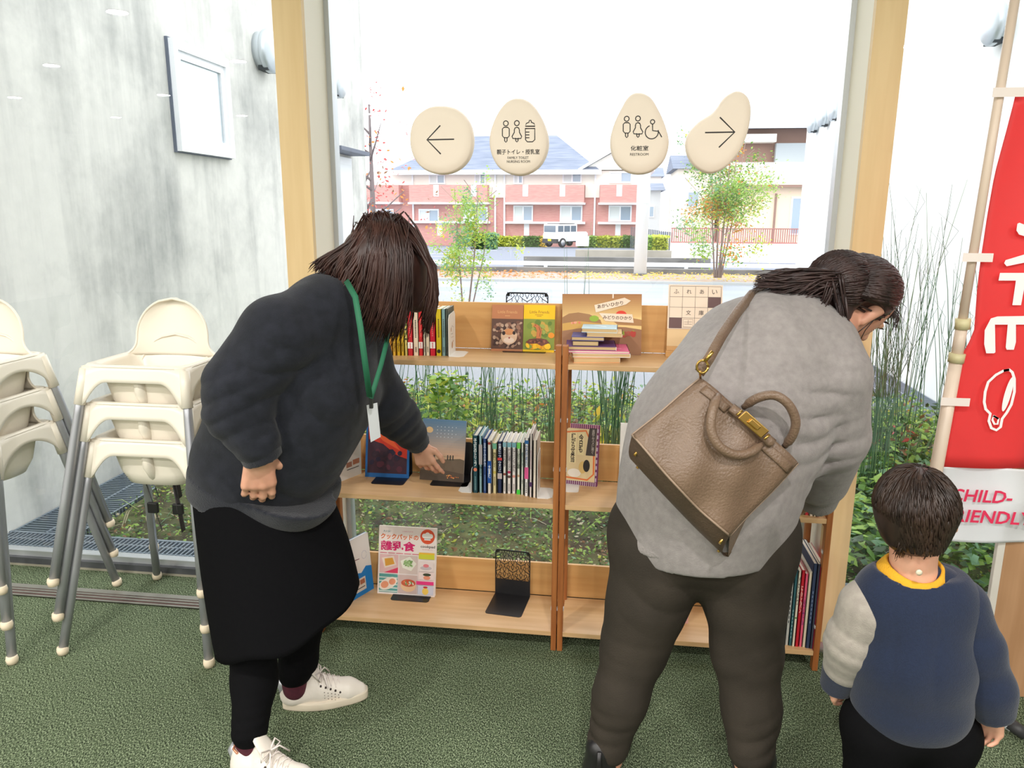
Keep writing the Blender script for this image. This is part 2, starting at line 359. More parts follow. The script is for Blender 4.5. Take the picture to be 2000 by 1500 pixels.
# ------------------------------------------------------------ courtyard outside the glass
def concrete_material(name, base, dark, amount, seed):
    m = bpy.data.materials.new(name); m.use_nodes = True; N = m.node_tree.nodes; L = m.node_tree.links; b = N['Principled BSDF']; b.inputs['Roughness'].default_value = 0.85
    tc = N.new('ShaderNodeTexCoord')
    def noise(sc, st, det, lo, hi, off=0):
        mp = N.new('ShaderNodeMapping'); mp.inputs['Scale'].default_value = st; mp.inputs['Location'].default_value = (seed+off, seed*2, off); L.new(tc.outputs['Object'], mp.inputs[0])
        n = N.new('ShaderNodeTexNoise'); n.inputs['Scale'].default_value = sc; n.inputs['Detail'].default_value = det; n.inputs['Roughness'].default_value = 0.65; L.new(mp.outputs[0], n.inputs[0])
        r = N.new('ShaderNodeMapRange'); r.inputs[1].default_value = lo; r.inputs[2].default_value = hi; L.new(n.outputs[0], r.inputs[0]); return r.outputs[0]
    streak = noise(1.0, (3, 3.4, 0.32), 6, 0.45, 0.72); cloud = noise(0.9, (1, 1, 1), 8, 0.46, 0.66, 3); fine = noise(9, (1, 1, 1), 6, 0.3, 0.8, 5)
    a = N.new('ShaderNodeMath'); a.operation = 'MULTIPLY_ADD'; a.inputs[1].default_value = 0.55; L.new(streak, a.inputs[0])
    c = N.new('ShaderNodeMath'); c.operation = 'MULTIPLY'; c.inputs[1].default_value = 0.6; L.new(cloud, c.inputs[0]); L.new(c.outputs[0], a.inputs[2])
    d = N.new('ShaderNodeMath'); d.operation = 'MULTIPLY_ADD'; d.inputs[1].default_value = 0.22; L.new(fine, d.inputs[0]); L.new(a.outputs[0], d.inputs[2])
    e = N.new('ShaderNodeMath'); e.operation = 'MULTIPLY'; e.inputs[1].default_value = amount; e.use_clamp = True; L.new(d.outputs[0], e.inputs[0])
    mx = N.new('ShaderNodeMix'); mx.data_type = 'RGBA'; mx.inputs[6].default_value = lin(base); mx.inputs[7].default_value = lin(dark)
    L.new(e.outputs[0], mx.inputs[0]); L.new(mx.outputs[2], b.inputs['Base Color']); return m
M_conc = concrete_material('weathered_concrete', (228, 227, 221), (140, 143, 142), 0.8, 3)
M_wwall = concrete_material('white_render', (244, 245, 245), (212, 216, 218), 0.35, 9)
struct('wall_courtyard_left', MB().box((-3.4, 2.93, -0.3), (-2.87, 8.78, 6.5), M_conc))
struct('wall_courtyard_right', MB().box((2.72, 2.93, -0.3), (3.4, 12.0, 6.5), M_wwall))
M_wfr = mat('white_window_frame', (240, 243, 248), 0.35)
M_pane = mat('sky_mirroring_pane', (176, 190, 198), 0.03, 0.0, spec=1.0, coat=1.0)
M_bl = mat('frame_shadow_gap', (96, 104, 122), 0.6)
w = thing('casement_window', 'white framed window set in the stained concrete wall outside', 'window', (-2.87, 5.2, 1.89))
f = MB(); y0, y1, z0, z1 = -0.36, 0.36, 0.0, 0.69
f.box((0, y0-.008, z0-.008), (0.02, y1+.008, z1+.008), M_bl)
for a, b, c, d in ((y0, z0, y1, z0+.05), (y0, z1-.06, y1, z1), (y0, z0+.05, y0+.05, z1-.06), (y1-.05, z0+.05, y1, z1-.06)): f.box((0, a, b), (0.055, c, d), M_wfr)
f.build('window_frame', w)
f = MB(); y0 += .05; y1 -= .05; z0 += .05; z1 -= .06
for a, b, c, d in ((y0, z0, y1, z0+.05), (y0, z1-.05, y1, z1), (y0, z0+.05, y0+.05, z1-.05), (y1-.05, z0+.05, y1, z1-.05)): f.box((0, a, b), (0.038, c, d), M_wfr)
sa = f.build('sash', w); MB().box((0.0, y0+.05, z0+.05), (0.024, y1-.05, z1-.05), M_pane).build('pane', sa)
M_vent = mat('vent_hood_steel', (198, 206, 212), 0.35, 0.45); M_vd = mat('vent_mouth', (44, 50, 58), 0.8)
M_streak = mat('run_off_stain', (186, 188, 188), 0.9)
def vent(x, y, z, r, sg, label, grp):
    t = thing('vent_hood', label, 'vent', (x, y, z), group=grp)
    M = Matrix.Rotation(sg*pi/2, 4, 'Y')
    MB().lathe([(r*0.9, 0.0), (r*0.9, 0.05), (r*0.86, 0.07)], M_vent, 28, M).build('collar', t)
    MB().lathe([(r*0.98, 0.06), (r, 0.066), (r, 0.1), (r*0.9, 0.118), (0.01, 0.13)], M_vent, 28, M).build('hood', t)
    MB().box((sg*0.02, -r*0.55, -r*0.93), (sg*0.1, r*0.55, -r*0.55), M_vd).build('mouth', t)
    return t
vent(-2.87, 6.2, 2.76, 0.165, 1, 'round steel vent hood on the stained wall, right of the window', None)
vent(-2.87, 7.78, 2.76, 0.135, 1, 'smaller round vent hood above the ledge, seen past the left post', None)
vent(2.72, 6.25, 2.84, 0.15, -1, 'round vent hood on the white wall at the top right corner', None)
vent(2.72, 10.35, 2.76, 0.125, -1, 'nearest of three round vent hoods in a row on the white wall', 'row of vent hoods on the white wall')
vent(2.72, 10.85, 2.74, 0.125, -1, 'middle of three round vent hoods in a row on the white wall', 'row of vent hoods on the white wall')
vent(2.72, 11.4, 2.72, 0.125, -1, 'farthest of three round vent hoods in a row on the white wall', 'row of vent hoods on the white wall')
tag(MB().box((-2.87, 7.42, 2.1), (-2.66, 8.3, 2.14), M_bl, bev=0.004).build('door_canopy'), 'thin dark ledge sticking out of the concrete wall above a white door', 'ledge')
d = tag(thing('door_1', None, None, (-2.87, 7.6, 0)), kind='structure')
MB().box((0, -0.2, -0.05), (0.03, 0.62, 2.07), M_wfr).build('door_frame', d); MB().box((0.01, -0.14, -0.05), (0.045, 0.56, 2.0), mat('white_door', (232, 236, 240), 0.4)).build('door_leaf', d)
# ground of the planted court
M_soil = mat('garden_soil', (62, 52, 42), 0.95, c2=(96, 102, 62), scale=7, bump=0.6, bscale=60, detail=8)
gm = MB()
def gz(x, y): return -0.05 + 0.025*sin(x*2.1+y)*cos(y*1.7-x) + 0.03*min(1, max(0, (y-3.2)/1.5))
gm.grid(lambda u, v: (-2.5+u*4.9, 3.1+v*3.1, gz(-2.5+u*4.9, 3.1+v*3.1)), 60, 40, M_soil); tag(gm.build('garden_bed'), kind='structure')
tag(MB().box((-2.87, 2.9, -0.3), (2.72, 12, -0.11), mat('trench_bottom', (70, 72, 72), 0.9)).build('trim_5'), kind='structure')
M_grate = mat('galvanised_grating', (150, 162, 174), 0.45, 0.7)
g = MB(); x = -2.86
while x < 2.7: g.box((x, 2.9, -0.05), (x+0.007, 3.09, -0.02), M_grate); x += 0.022
g.box((-2.87, 2.875, -0.06), (2.72, 2.9, -0.015), M_grate).box((-2.87, 3.09, -0.06), (2.72, 3.105, -0.018), M_grate).box((-2.87, 2.96, -0.03), (2.72, 2.966, -0.019), M_grate).box((-2.87, 3.03, -0.03), (2.72, 3.036, -0.019), M_grate)
tag(g.build('drain_grating'), 'long galvanised drain grating outside along the foot of the window', 'grating')
for nm, xa, xb, lb in (('l', -2.86, -2.52, 'galvanised drain grating along the foot of the stained concrete wall'), ('r', 2.36, 2.71, 'galvanised drain grating along the foot of the white wall')):
    g = MB(); y = 3.12
    while y < 8.8: g.box((xa, y, -0.05), (xb, y+0.007, -0.02), M_grate); y += 0.026
    for q in (xa, (xa+xb)/2, xb-0.01): g.box((q, 3.1, -0.06), (q+0.01, 8.9, -0.018), M_grate)
    tag(g.build('drain_grating'), lb, 'grating')
# asphalt, street, terrain
M_asph = mat('grey_asphalt', (132, 135, 142), 0.9, c2=(162, 165, 172), scale=160, contrast=(0.4, 0.6), detail=2)
M_street = mat('wet_street_asphalt', (138, 145, 158), 0.7, c2=(152, 158, 170), scale=0.8, stretch=(0.2, 1.5, 1))
M_walk = mat('leafy_sidewalk', (158, 146, 140), 0.9, c2=(176, 136, 96), scale=1.6, detail=8, contrast=(0.5, 0.72))
M_lot = mat('parking_asphalt', (122, 128, 142), 0.85)
terr = MB()
def strip(ya, za, yb, zb, m, xa=-60, xb=60): terr.add([(xa, ya, za), (xb, ya, za), (xb, yb, zb), (xa, yb, zb)], [(0, 1, 2, 3)], m)
strip(6.2, -0.045, 13.4, -0.08, M_asph); strip(13.4, -0.08, 18.8, -0.15, M_street); strip(18.8, -0.10, 21.6, -0.12, M_walk); strip(21.6, -0.12, 25, -0.15, M_lot); strip(25, -0.15, 62, -1.1, M_lot); strip(62, -1.1, 120, -1.1, M_lot)
terr.box((-60, 18.75, -0.3), (60, 18.85, -0.09), mat('kerb_stone', (176, 178, 178), 0.8)); tag(terr.build('street_ground'), kind='structure')
M_line = mat('white_road_paint', (236, 238, 240), 0.7)
for i in range(7):
    y = 33+i*4.2; z = -0.15-(y-25)/37*0.95; z2 = -0.15-(y+.35-25)/37*0.95
    m_ = MB().prism([(-9.4+i*0.12, y, z+0.004), (-6.6-i*0.12, y, z+0.004), (-6.6-i*0.12, y+.22, z2+0.006), (-9.4+i*0.12, y+.22, z2+0.006)], (0, 0, 0.004), M_line).build('parking_line'); tag(m_, 'painted white bay line on the car park asphalt', 'road marking', 'white bay lines of the car park')
M_cwall = mat('kerb_wall_concrete', (128, 126, 124), 0.9, c2=(100, 98, 96), scale=1.2, detail=6)
tag(MB().box((-40, 21.6, -0.2), (40, 21.9, 0.01), M_cwall).build('low_kerb_wall'), 'long low grey concrete wall behind the far sidewalk', 'wall')
rl = thing('guard_rail', 'long low white guard rail running along the far side of the street', 'railing', (0, 22.2, 0))
MB().box((-40, -0.03, 0.03), (40, 0.03, 0.15), mat('white_rail_paint', (246, 247, 248), 0.4), bev=0.02).build('rail', rl)
for i in range(12): MB().box((-22+i*4, -0.03, -0.15), (-21.9+i*4, 0.03, 0.04), M_wfr).build('post', rl)
a = ony(1124, 488, 26.5); b = ony(1312, 490, 26.5)
tag(MB().box((a.x, 26.5, -0.3), (b.x, 26.8, a.z), mat('olive_block_wall', (150, 144, 132), 0.9, c2=(170, 162, 150), scale=1.5)).build('block_wall'), 'low grey block wall beside the entrance of the car park', 'wall')
tag(MB().box((a.x-1.5, 24, -0.3), (b.x+1, 24.3, ony(1200, 503, 24).z), M_cwall).build('lower_block_wall'), 'lower grey concrete wall between the guard rail and the block wall', 'wall')
p = thing('utility_pole', 'thick white round pole standing at the far sidewalk', 'pole', (0.725, 21.0, -0.12))
MB().tube([(0, 0, 0), (0, 0, 5), (0, 0, 11)], [0.172, 0.165, 0.14], mat('white_pole_paint', (236, 240, 246), 0.5), 20).build('shaft', p)
MB().tube([(0, 0, 0.0), (0, 0, 0.06)], [0.2, 0.19], M_cwall, 16).build('pole_base', p)
MB().box((-0.175, -0.178, 1.9), (0.175, -0.17, 2.3), mat('pale_notice', (222, 236, 228), 0.6)).build('notice_band', p)
# white walled house plot with railings
M_bw = mat('bright_white_wall', (250, 249, 246), 0.8); M_fence = mat('brown_red_railing', (170, 112, 106), 0.6)
tag(MB().box((2.15, 30, -0.7), (9.5, 30.2, 0.43), M_bw).build('garden_wall'), 'bright white garden wall under the reddish railing across the street', 'wall')
r = thing('fence', 'reddish brown slatted railing on top of the white garden wall', 'fence', (2.15, 30.1, 0.43))
MB().box((0, -0.03, 0), (6.9, 0.03, 0.05), M_fence).build('bottom_rail', r); MB().box((0, -0.03, 0.53), (6.9, 0.03, 0.57), M_fence).build('top_rail', r)
s = MB()
for i in range(86): s.box((0.02+i*0.08, -0.012, 0.05), (0.055+i*0.08, 0.012, 0.53), M_fence)
s.build('slats', r)
r = thing('fence', 'dark grey board fence running back beside the bright green shrubs', 'fence', (2.5, 34.4, -0.55)); s = MB(); M_df = mat('dark_grey_boards', (98, 104, 112), 0.7)
for i in range(26): s.box((-0.06*i*1.0, i*0.55, 0), (-0.06*i+0.03, i*0.55+0.5, 1.28), M_df)
s.build('boards', r)
# apartment block
M_apc = mat('cream_cladding', (244, 240, 230), 0.8); M_brick = mat('red_brick_cladding', (210, 156, 148), 0.85, c2=(202, 142, 136), scale=2, stretch=(1, 1, 6))
M_roof = mat('grey_slate_roof', (112, 122, 142), 0.9, c2=(134, 142, 160), scale=1.5, stretch=(0.4, 1, 6)); M_win = mat('far_window_pane', (150, 168, 186), 0.1, spec=0.8)
M_curt = mat('far_curtain', (220, 226, 226), 0.8)
ap = thing('apartment_building', 'two storey apartment block with red brick bands and grey hipped roof', 'building', (0, 62, -1.1))
def P62(px, py): q = ony(px, py, 62); return q.x, q.z+1.1
zt = P62(950, 334)[1]; z362 = P62(1050, 362)[1]; z395 = P62(1050, 396)[1]; z434 = P62(1050, 434)[1]
MB().box((-30, 0, 0), (1.9, 9, z362+0.02), M_brick).build('lower_wall', ap); MB().box((-30, 0, z362), (1.9, 9, zt), M_apc).build('upper_wall', ap)
for xa, xb in ((991, 1142), (1172, 1243), (806, 956), (640, 786)):
    A = P62(xa, 380)[0]; B = P62(xb, 380)[0]
    MB().box((A, -1.1, z395), (B, 0, z362), M_brick).build('balcony_panel', ap)
    MB().box((A-0.1, -1.2, z395-0.14), (B+0.1, 0, z395), M_wfr).build('balcony_ledge', ap); MB().box((A-0.1, -0.5, z434-0.12), (B+0.1, 0, z434+0.05), M_wfr).build('sill_ledge', ap)
for xa in (1024, 1095, 1204, 853, 925):
    A = P62(xa, 380)[0]; MB().box((A, -1.12, P62(xa, 384)[1]), (A+0.42, -1.09, z362), M_wfr).build('white_strip', ap); MB().box((A, -0.03, P62(xa, 460)[1]), (A+0.42, -0.0, z434-0.1), M_wfr).build('white_strip', ap)
for xa in (956, 1143): 
    A = P62(xa, 380)[0]; B = P62(xa+28 if xa == 1143 else xa+34, 380)[0]; MB().box((A, -0.15, P62(xa, 386)[1]), (B, 0, z362+0.05), M_apc).build('stair_panel', ap)
for px in (1160, 966, 984, 806): 
    A = P62(px, 400)[0]; MB().box((A, -0.16, 0), (A+0.13, -0.04, zt), M_wfr).build('downpipe', ap)
for (a_, b_, c_, d_) in ((1099, 335, 1136, 358), (1190, 335, 1234, 358), (1003, 338, 1022, 360), (927, 338, 949, 361), (838, 340, 870, 360), (1003, 401, 1041, 433), (1094, 401, 1137, 433), (1189, 401, 1233, 433), (818, 408, 858, 436), (905, 404, 953, 434), (722, 408, 770, 436)):
    x0, z1 = P62(a_, b_); x1, z0 = P62(c_, d_); yy = -0.06
    f = MB()
    for q in ((x0, z0, x1, z0+.12), (x0, z1-.12, x1, z1), (x0, z0+.12, x0+.1, z1-.12), (x1-.1, z0+.12, x1, z1-.12), ((x0+x1)/2-.06, z0+.12, (x0+x1)/2+.06, z1-.12)): f.box((q[0], yy-0.06, q[1]), (q[2], yy+0.06, q[3]), M_wfr)
    f = f.build('window', ap); MB().box((x0+.1, yy, z0+.12), ((x0+x1)/2-.06, yy+.03, z1-.12), M_curt).build('curtained_pane', f); MB().box(((x0+x1)/2+.06, yy, z0+.12), (x1-.1, yy+.03, z1-.12), M_win).build('pane', f)
xl, xr = P62(775, 335)[0], P62(1158, 322)[0]; rz = 3.1
MB().add([(xl-.5, -0.8, zt), (xr+.6, -0.8, zt), (xr+.6, 9.8, zt), (xl-.5, 9.8, zt), (xl+4.6, 4.5, zt+rz), (xr-3.2, 4.5, zt+rz)], [(0, 1, 5, 4), (1, 2, 5), (2, 3, 4, 5), (3, 0, 4), (3, 2, 1, 0)], M_roof).build('roof', ap) if False else None
rf = MB(); rf.add([(xl-.5, -0.8, zt), (xr+.6, -0.8, zt), (xr+.6, 9.8, zt), (xl-.5, 9.8, zt), (xl+4.6, 4.5, zt+rz), (xr-3.2, 4.5, zt+rz)], [(0, 1, 5, 4), (1, 2, 5), (2, 3, 4, 5), (3, 0, 4), (3, 2, 1, 0)], M_roof); rf.build('roof', ap)
MB().box((xl-.6, -1.0, zt-.32), (xr+.7, -0.78, zt+.04), M_wfr).build('gutter', ap)
gx0, gx1 = P62(1138, 330)[0], 2.6; gc = (gx0+gx1)/2
rf = MB(); rf.prism([(gx0, -0.3, zt+0.05), (gx1, -0.3, zt+0.05), (gc, -0.3, zt+1.5)], (0, 6, 0), M_apc); rf.build('gable_wall', ap)
rf = MB(); rf.prism([(gx0-.3, -0.9, zt-.1), (gc, -0.9, zt+1.55), (gx1+.3, -0.9, zt-.1), (gx1+.3, -0.9, zt+.12), (gc, -0.9, zt+1.8), (gx0-.3, -0.9, zt+.12)], (0, 7, 0), M_wfr); rf.build('gable_roof', ap)
rf = MB(); rf.add([(-34, -0.8, zt-0.1), (xl-2.2, -0.8, zt-0.1), (-28, 4.5, zt+1.6)], [(0, 1, 2)], M_wfr)
# houses on the right
def P45(px, py): q = ony(px, py, 45); return q.x, q.z+0.8
hs = thing('house', 'beige two storey house with blue grey tiled roof behind the trees', 'house', (0, 45, -0.8)); M_peach = mat('peach_render', (236, 214, 190), 0.85); M_lb = mat('pale_beige_render', (242, 232, 216), 0.85); M_bt = mat('blue_grey_tiles', (156, 172, 190), 0.6, c2=(196, 206, 218), scale=5, stretch=(3, 1, 3)); M_br = mat('brown_beam', (150, 120, 108), 0.8)
x0 = P45(1425, 300)[0]; x1 = 15; ze = P45(1500, 250)[1]; zm = P45(1500, 362)[1]; zb = P45(1500, 318)[1]
MB().box((x0, 0, 0), (x1, 8, zm), M_peach).build('lower_wall', hs); MB().box((x0-.3, -0.5, zm), (x1, 8, zb), M_lb).build('balcony_band', hs); MB().box((x0, 0.4, zb), (x1, 8, ze), M_br).build('upper_wall', hs)
MB().box((x0-.3, -0.52, zm-.12), (x1, -0.4, zm+.02), M_br).build('beam', hs)
a = P45(1516, 280); MB().box((a[0], -0.1, zb), (x1, 0.3, a[1]), mat('grey_louvres', (176, 184, 188), 0.7)).build('louvre_screen', hs)
a = P45(1436, 264); b = P45(1512, 279); MB().box((a[0], -0.6, b[1]), (b[0], 0.3, a[1]), M_apc).build('awning', hs)
MB().box((x0-.8, -1.0, ze-.1), (x1, -0.8, ze+.15), M_wfr).build('gutter', hs)
rf = MB(); rf.add([(x0-.8, -1.0, ze+.1), (x1, -1.0, ze+.1), (x1, 3, ze+1.55), (x0+0.6, 3, ze+1.55), (x1, 9, ze), (x0-.8, 9, ze)], [(0, 1, 2, 3), (3, 2, 4, 5), (0, 3, 5)], M_bt); rf.build('roof', hs)
a = P45(1516, 378); MB().box((a[0]-.05, -0.1, 0), (a[0]+.05, 0, a[1]), M_br).build('downpipe', hs)
a = P45(1546, 384); f = MB().box((a[0], -0.06, 1.2), (a[0]+1.4, 0, a[1]), M_wfr).build('window', hs); MB().box((a[0]+.1, -0.09, 1.3), (a[0]+1.3, -0.05, a[1]-.1), M_win).build('pane', f)
def small_house(name, px0, px1, pyt, Y, m, label, roofh=1.0):
    a = ony(px0, pyt, Y); b = ony(px1, pyt, Y); t = thing('house', label, 'house', (a.x, Y, -0.9)); w_ = b.x-a.x; h = a.z+0.9
    MB().box((0, 0, 0), (w_, 6, h), m).build('wall', t)
    rf = MB(); rf.add([(-.3, -.4, h), (w_+.3, -.4, h), (w_+.3, 6.4, h), (-.3, 6.4, h), (-.3, 3, h+roofh), (w_+.3, 3, h+roofh)], [(0, 1, 5, 4), (2, 3, 4, 5), (1, 2, 5), (3, 0, 4), (3, 2, 1, 0)], M_roof); rf.build('roof', t)
    f = MB().box((w_*0.25, -0.08, h*0.55), (w_*0.6, 0, h*0.75), M_wfr).build('window', t); MB().box((w_*0.3, -0.1, h*0.57), (w_*0.55, -0.07, h*0.73), M_win).build('pane', f)
small_house('a', 1324, 1402, 330, 48, M_lb, 'cream house half hidden behind the reddening tree')
small_house('b', 1262, 1291, 372, 53.5, mat('pale_grey_render', (206, 208, 210), 0.8), 'narrow pale grey house between the white pole and the cream house', 0.6)
small_house('c', 1235, 1292, 345, 78, M_apc, 'distant white house right of the apartment block')
# car
M_carw = mat('white_car_paint', (246, 246, 246), 0.25, coat=0.5); M_blk = mat('black_car_trim', (52, 52, 54), 0.5); M_cg = mat('car_glass', (88, 104, 120), 0.08, spec=0.9); M_tyre = mat('tyre_rubber', (40, 40, 42), 0.8); M_rim = mat('alloy_rim', (190, 192, 196), 0.3, 0.7)
pc = ony(1104, 482, 57.5)
car = thing('parked_car', 'white boxy off road car parked facing the brick apartment block', 'car', (pc.x, 57.5, pc.z), radians(50))
b_ = MB(); b_.box((-1.65, -0.72, 0.42), (1.7, 0.72, 1.02), M_carw, bev=0.06); b_.box((-1.65, -0.68, 1.0), (0.55, 0.68, 1.68), M_carw, bev=0.09); b_.box((0.5, -0.66, 0.95), (1.65, 0.66, 1.1), M_carw, bev=0.06); b_.build('body', car)
MB().box((-1.7, -0.74, 0.3), (-1.5, 0.74, 0.62), M_blk, bev=0.03).build('rear_bumper', car); MB().box((1.55, -0.74, 0.3), (1.78, 0.74, 0.6), M_blk, bev=0.03).build('front_bumper', car)
MB().box((-1.67, -0.58, 1.1), (-1.62, 0.58, 1.56), M_cg, bev=0.02).build('rear_window', car)
for xa, xb in ((-1.5, -0.95), (-0.85, -0.25), (-0.15, 0.4)): MB().box((xa, -0.7, 1.12), (xb, -0.66, 1.55), M_cg, bev=0.015).build('side_window', car)
MB().box((-1.74, -0.2, 0.45), (-1.7, 0.12, 0.62), mat('yellow_number_plate', (240, 214, 40), 0.5)).build('number_plate', car)
MB().box((-1.3, -0.64, 1.68), (0.3, 0.64, 1.72), M_blk, bev=0.015).build('roof_panel', car)
for x in (-1.05, 1.15):
    for y in (-0.68, 0.68):
        M = Matrix.Translation((x, y, 0.34)) @ Matrix.Rotation(pi/2, 4, 'X')
        wl = MB().lathe([(0.22, -0.1), (0.33, -0.09), (0.345, 0), (0.33, 0.09), (0.22, 0.1)], M_tyre, 24, M).build('wheel', car); MB().lathe([(0.21, -0.105), (0.21, 0.105)], M_rim, 18, M).build('rim', wl)
a = ony(1125, 461, 54); b = ony(1150, 481, 54)
tag(MB().box((a.x, 54, b.z), (b.x, 54.1, a.z), M_wfr).build('notice_board'), 'plain white board standing in front of the parked car', 'board')
# ------------------------------------------------------------ leaves and plants
LEAF = {}
def leafmat(name, c, tr=0.35):
    if name in LEAF: return LEAF[name]
    m = bpy.data.materials.new(name); m.use_nodes = True; N = m.node_tree.nodes; L = m.node_tree.links; b = N['Principled BSDF']; b.inputs['Base Color'].default_value = lin(c); b.inputs['Roughness'].default_value = 0.45
    t = N.new('ShaderNodeBsdfTranslucent'); t.inputs[0].default_value = lin(c); mx = N.new('ShaderNodeMixShader'); mx.inputs[0].default_value = tr
    L.new(b.outputs[0], mx.inputs[1]); L.new(t.outputs[0], mx.inputs[2]); L.new(mx.outputs[0], N['Material Output'].inputs[0]); LEAF[name] = m; return m
G = [leafmat('leaf_mid_green', (98, 138, 60)), leafmat('leaf_light_green', (158, 192, 92)), leafmat('leaf_deep_green', (52, 82, 40)), leafmat('leaf_yellow_green', (196, 204, 80)), leafmat('leaf_brown', (140, 100, 66)), leafmat('leaf_dry_pale', (200, 188, 160)), leafmat('leaf_orange', (214, 140, 60)), leafmat('leaf_red', (206, 84, 84)), leafmat('leaf_yellow', (232, 200, 84)), leafmat('leaf_bluish_green', (126, 168, 130))]
def leaves(name, pos, size, mi, up=0.5, parent=None, aspect=0.5, seed=1, bend=0.25, direction=None):
    r = np.random.default_rng(seed); n = len(pos); pos = np.asarray(pos, float); size = np.asarray(size, float).reshape(n, 1)
    d = r.normal(size=(n, 3)) if direction is None else np.asarray(direction, float)+r.normal(size=(n, 3))*0.25
    nn = r.normal(size=(n, 3)); nn[:, 2] = np.abs(nn[:, 2])+up*3
    d -= nn*(np.sum(d*nn, 1)/np.sum(nn*nn, 1))[:, None]; d /= np.linalg.norm(d, axis=1)[:, None]; nn /= np.linalg.norm(nn, axis=1)[:, None]; s = np.cross(nn, d)
    a = pos; b = pos+d*size*0.45+s*size*aspect*0.5-nn*size*bend*0.3; c = pos+d*size-nn*size*bend*0.5; e = pos+d*size*0.45-s*size*aspect*0.5-nn*size*bend*0.3; m0 = pos+d*size*0.5+nn*size*bend*0.2
    vs = np.stack([a, b, c, e, m0], 1).reshape(-1, 3); k = np.arange(n)[:, None]*5
    fs = np.concatenate([k+[0, 1, 4], k+[1, 2, 4], k+[2, 3, 4], k+[3, 0, 4]], 1).reshape(-1, 3)
    me = bpy.data.meshes.new(name); me.vertices.add(len(vs)); me.vertices.foreach_set('co', vs.ravel()); me.loops.add(len(fs)*3); me.loops.foreach_set('vertex_index', fs.ravel().astype(np.int32))
    me.polygons.add(len(fs)); me.polygons.foreach_set('loop_start', np.arange(len(fs), dtype=np.int32)*3)
    used = sorted(set(int(q) for q in mi)); mp = {q: i for i, q in enumerate(used)}
    for q in used: me.materials.append(G[q])
    me.polygons.foreach_set('material_index', np.repeat(np.array([mp[int(q)] for q in mi], np.int32), 4)); me.update(calc_edges=True); return link(name, me, parent)
def pick(n, table, seed): r = np.random.default_rng(seed); k, p = zip(*table); return r.choice(k, n, p=np.array(p)/sum(p))
r_ = np.random.default_rng(4); n = 34000
px_ = r_.uniform(-2.5, 2.4, n); py_ = 3.11+3.1*r_.random(n)**1.15; pz_ = np.array([gz(a, b) for a, b in zip(px_, py_)])+r_.random(n)**2*0.07
tag(leaves('ground_cover', np.stack([px_, py_, pz_], 1), r_.uniform(0.008, 0.032, n), pick(n, ((0, 30), (1, 22), (2, 18), (3, 4), (4, 9), (5, 7), (9, 6)), 5), up=0.5, aspect=0.6), kind='stuff')['label'] = 'low weeds, moss and dry leaves covering the garden bed'
n = 9000; px_ = r_.uniform(-2.5, 2.4, n); py_ = 4.3+1.9*r_.random(n); pz_ = r_.random(n)*0.16
tag(leaves('tall_weeds', np.stack([px_, py_, pz_], 1), r_.uniform(0.03, 0.07, n), pick(n, ((0, 24), (1, 30), (2, 8), (3, 18), (4, 6), (6, 3), (9, 10)), 6), up=0.2, aspect=0.45), kind='stuff')['label'] = 'taller leafy weeds at the far edge of the garden bed'
n = 5000; px_ = r_.uniform(1.0, 2.45, n); py_ = 3.12+2.0*r_.random(n); pz_ = r_.random(n)*0.16
tag(leaves('broad_leaf_weeds', np.stack([px_, py_, pz_], 1), r_.uniform(0.03, 0.075, n), pick(n, ((0, 30), (1, 24), (2, 22), (9, 14)), 8), up=0.5, aspect=0.75), kind='stuff')['label'] = 'broad green leaves carpeting the bed beside the white wall'
n = 2600; q = r_.random((n, 2)); px_ = q[:, 0]*4.9-2.5; py_ = 3.15+q[:, 1]*3; 
g = MB()
for i in range(520):
    x, y = r_.uniform(-2.45, 2.35), 3.13+3*r_.random(); a = r_.uniform(0, 6.28); l = r_.uniform(0.05, 0.2); z = gz(x, y); w_ = 0.0025
    m = G[[0, 1, 5, 5, 1, 9][int(r_.integers(6))]]; h = l*r_.uniform(0.1, 0.8); dx, dy = cos(a)*l, sin(a)*l
    g.add([(x-w_*sin(a), y+w_*cos(a), z), (x+w_*sin(a), y-w_*cos(a), z), (x+dx*.5+w_*sin(a), y+dy*.5-w_*cos(a), z+h*.8), (x+dx*.5-w_*sin(a), y+dy*.5+w_*cos(a), z+h*.8), (x+dx, y+dy, z+h*.7)], [(0, 1, 2, 3), (3, 2, 4)], m)
tag(g.build('grass_blades'), kind='stuff')['label'] = 'loose grass blades and dry stalks lying on the garden bed'
M_reed = leafmat('reed_green', (70, 112, 78), 0.1); M_reed2 = leafmat('reed_pale', (112, 146, 104), 0.1)
def reeds(cx, cy, n, spread, h0, h1, label, grp=None, seed=1, lean=0.1, rad=0.0024, twig=0.0):
    r = random.Random(seed); mb = MB()
    for i in range(n):
        a = r.uniform(0, 6.28); d = abs(r.gauss(0, spread)); x, y = cx+cos(a)*d, cy+sin(a)*d*0.6; h = r.uniform(h0, h1); lx, ly = r.gauss(0, lean)*h, r.gauss(0, lean)*h*0.5; b = r.uniform(-.04, .04)
        pts = [(x+lx*t*t+b*sin(pi*t)*0.5, y+ly*t*t, -0.05+h*t) for t in (0, .25, .5, .75, 1)]
        mb.tube(pts, [rad, rad, rad*.9, rad*.75, rad*.4], M_reed if r.random() < .65 else M_reed2, 5)
        if twig and r.random() < twig:
            for q in range(4):
                t = r.uniform(.4, .9); p = V((x+lx*t*t, y+ly*t*t, -0.05+h*t)); mb.tube([p, p+V((r.uniform(-.06, .06), 0, .1)), p+V((r.uniform(-.08, .08), 0, .2))], [rad*.5, rad*.4, rad*.2], M_reed, 4)
    o = mb.build('reed_clump'); tag(o, label, 'reeds', grp); return o
reeds(-0.75, 4.6, 46, 0.16, 0.55, 0.95, 'clump of thin green reeds seen below the empty middle of the left top shelf', seed=3)
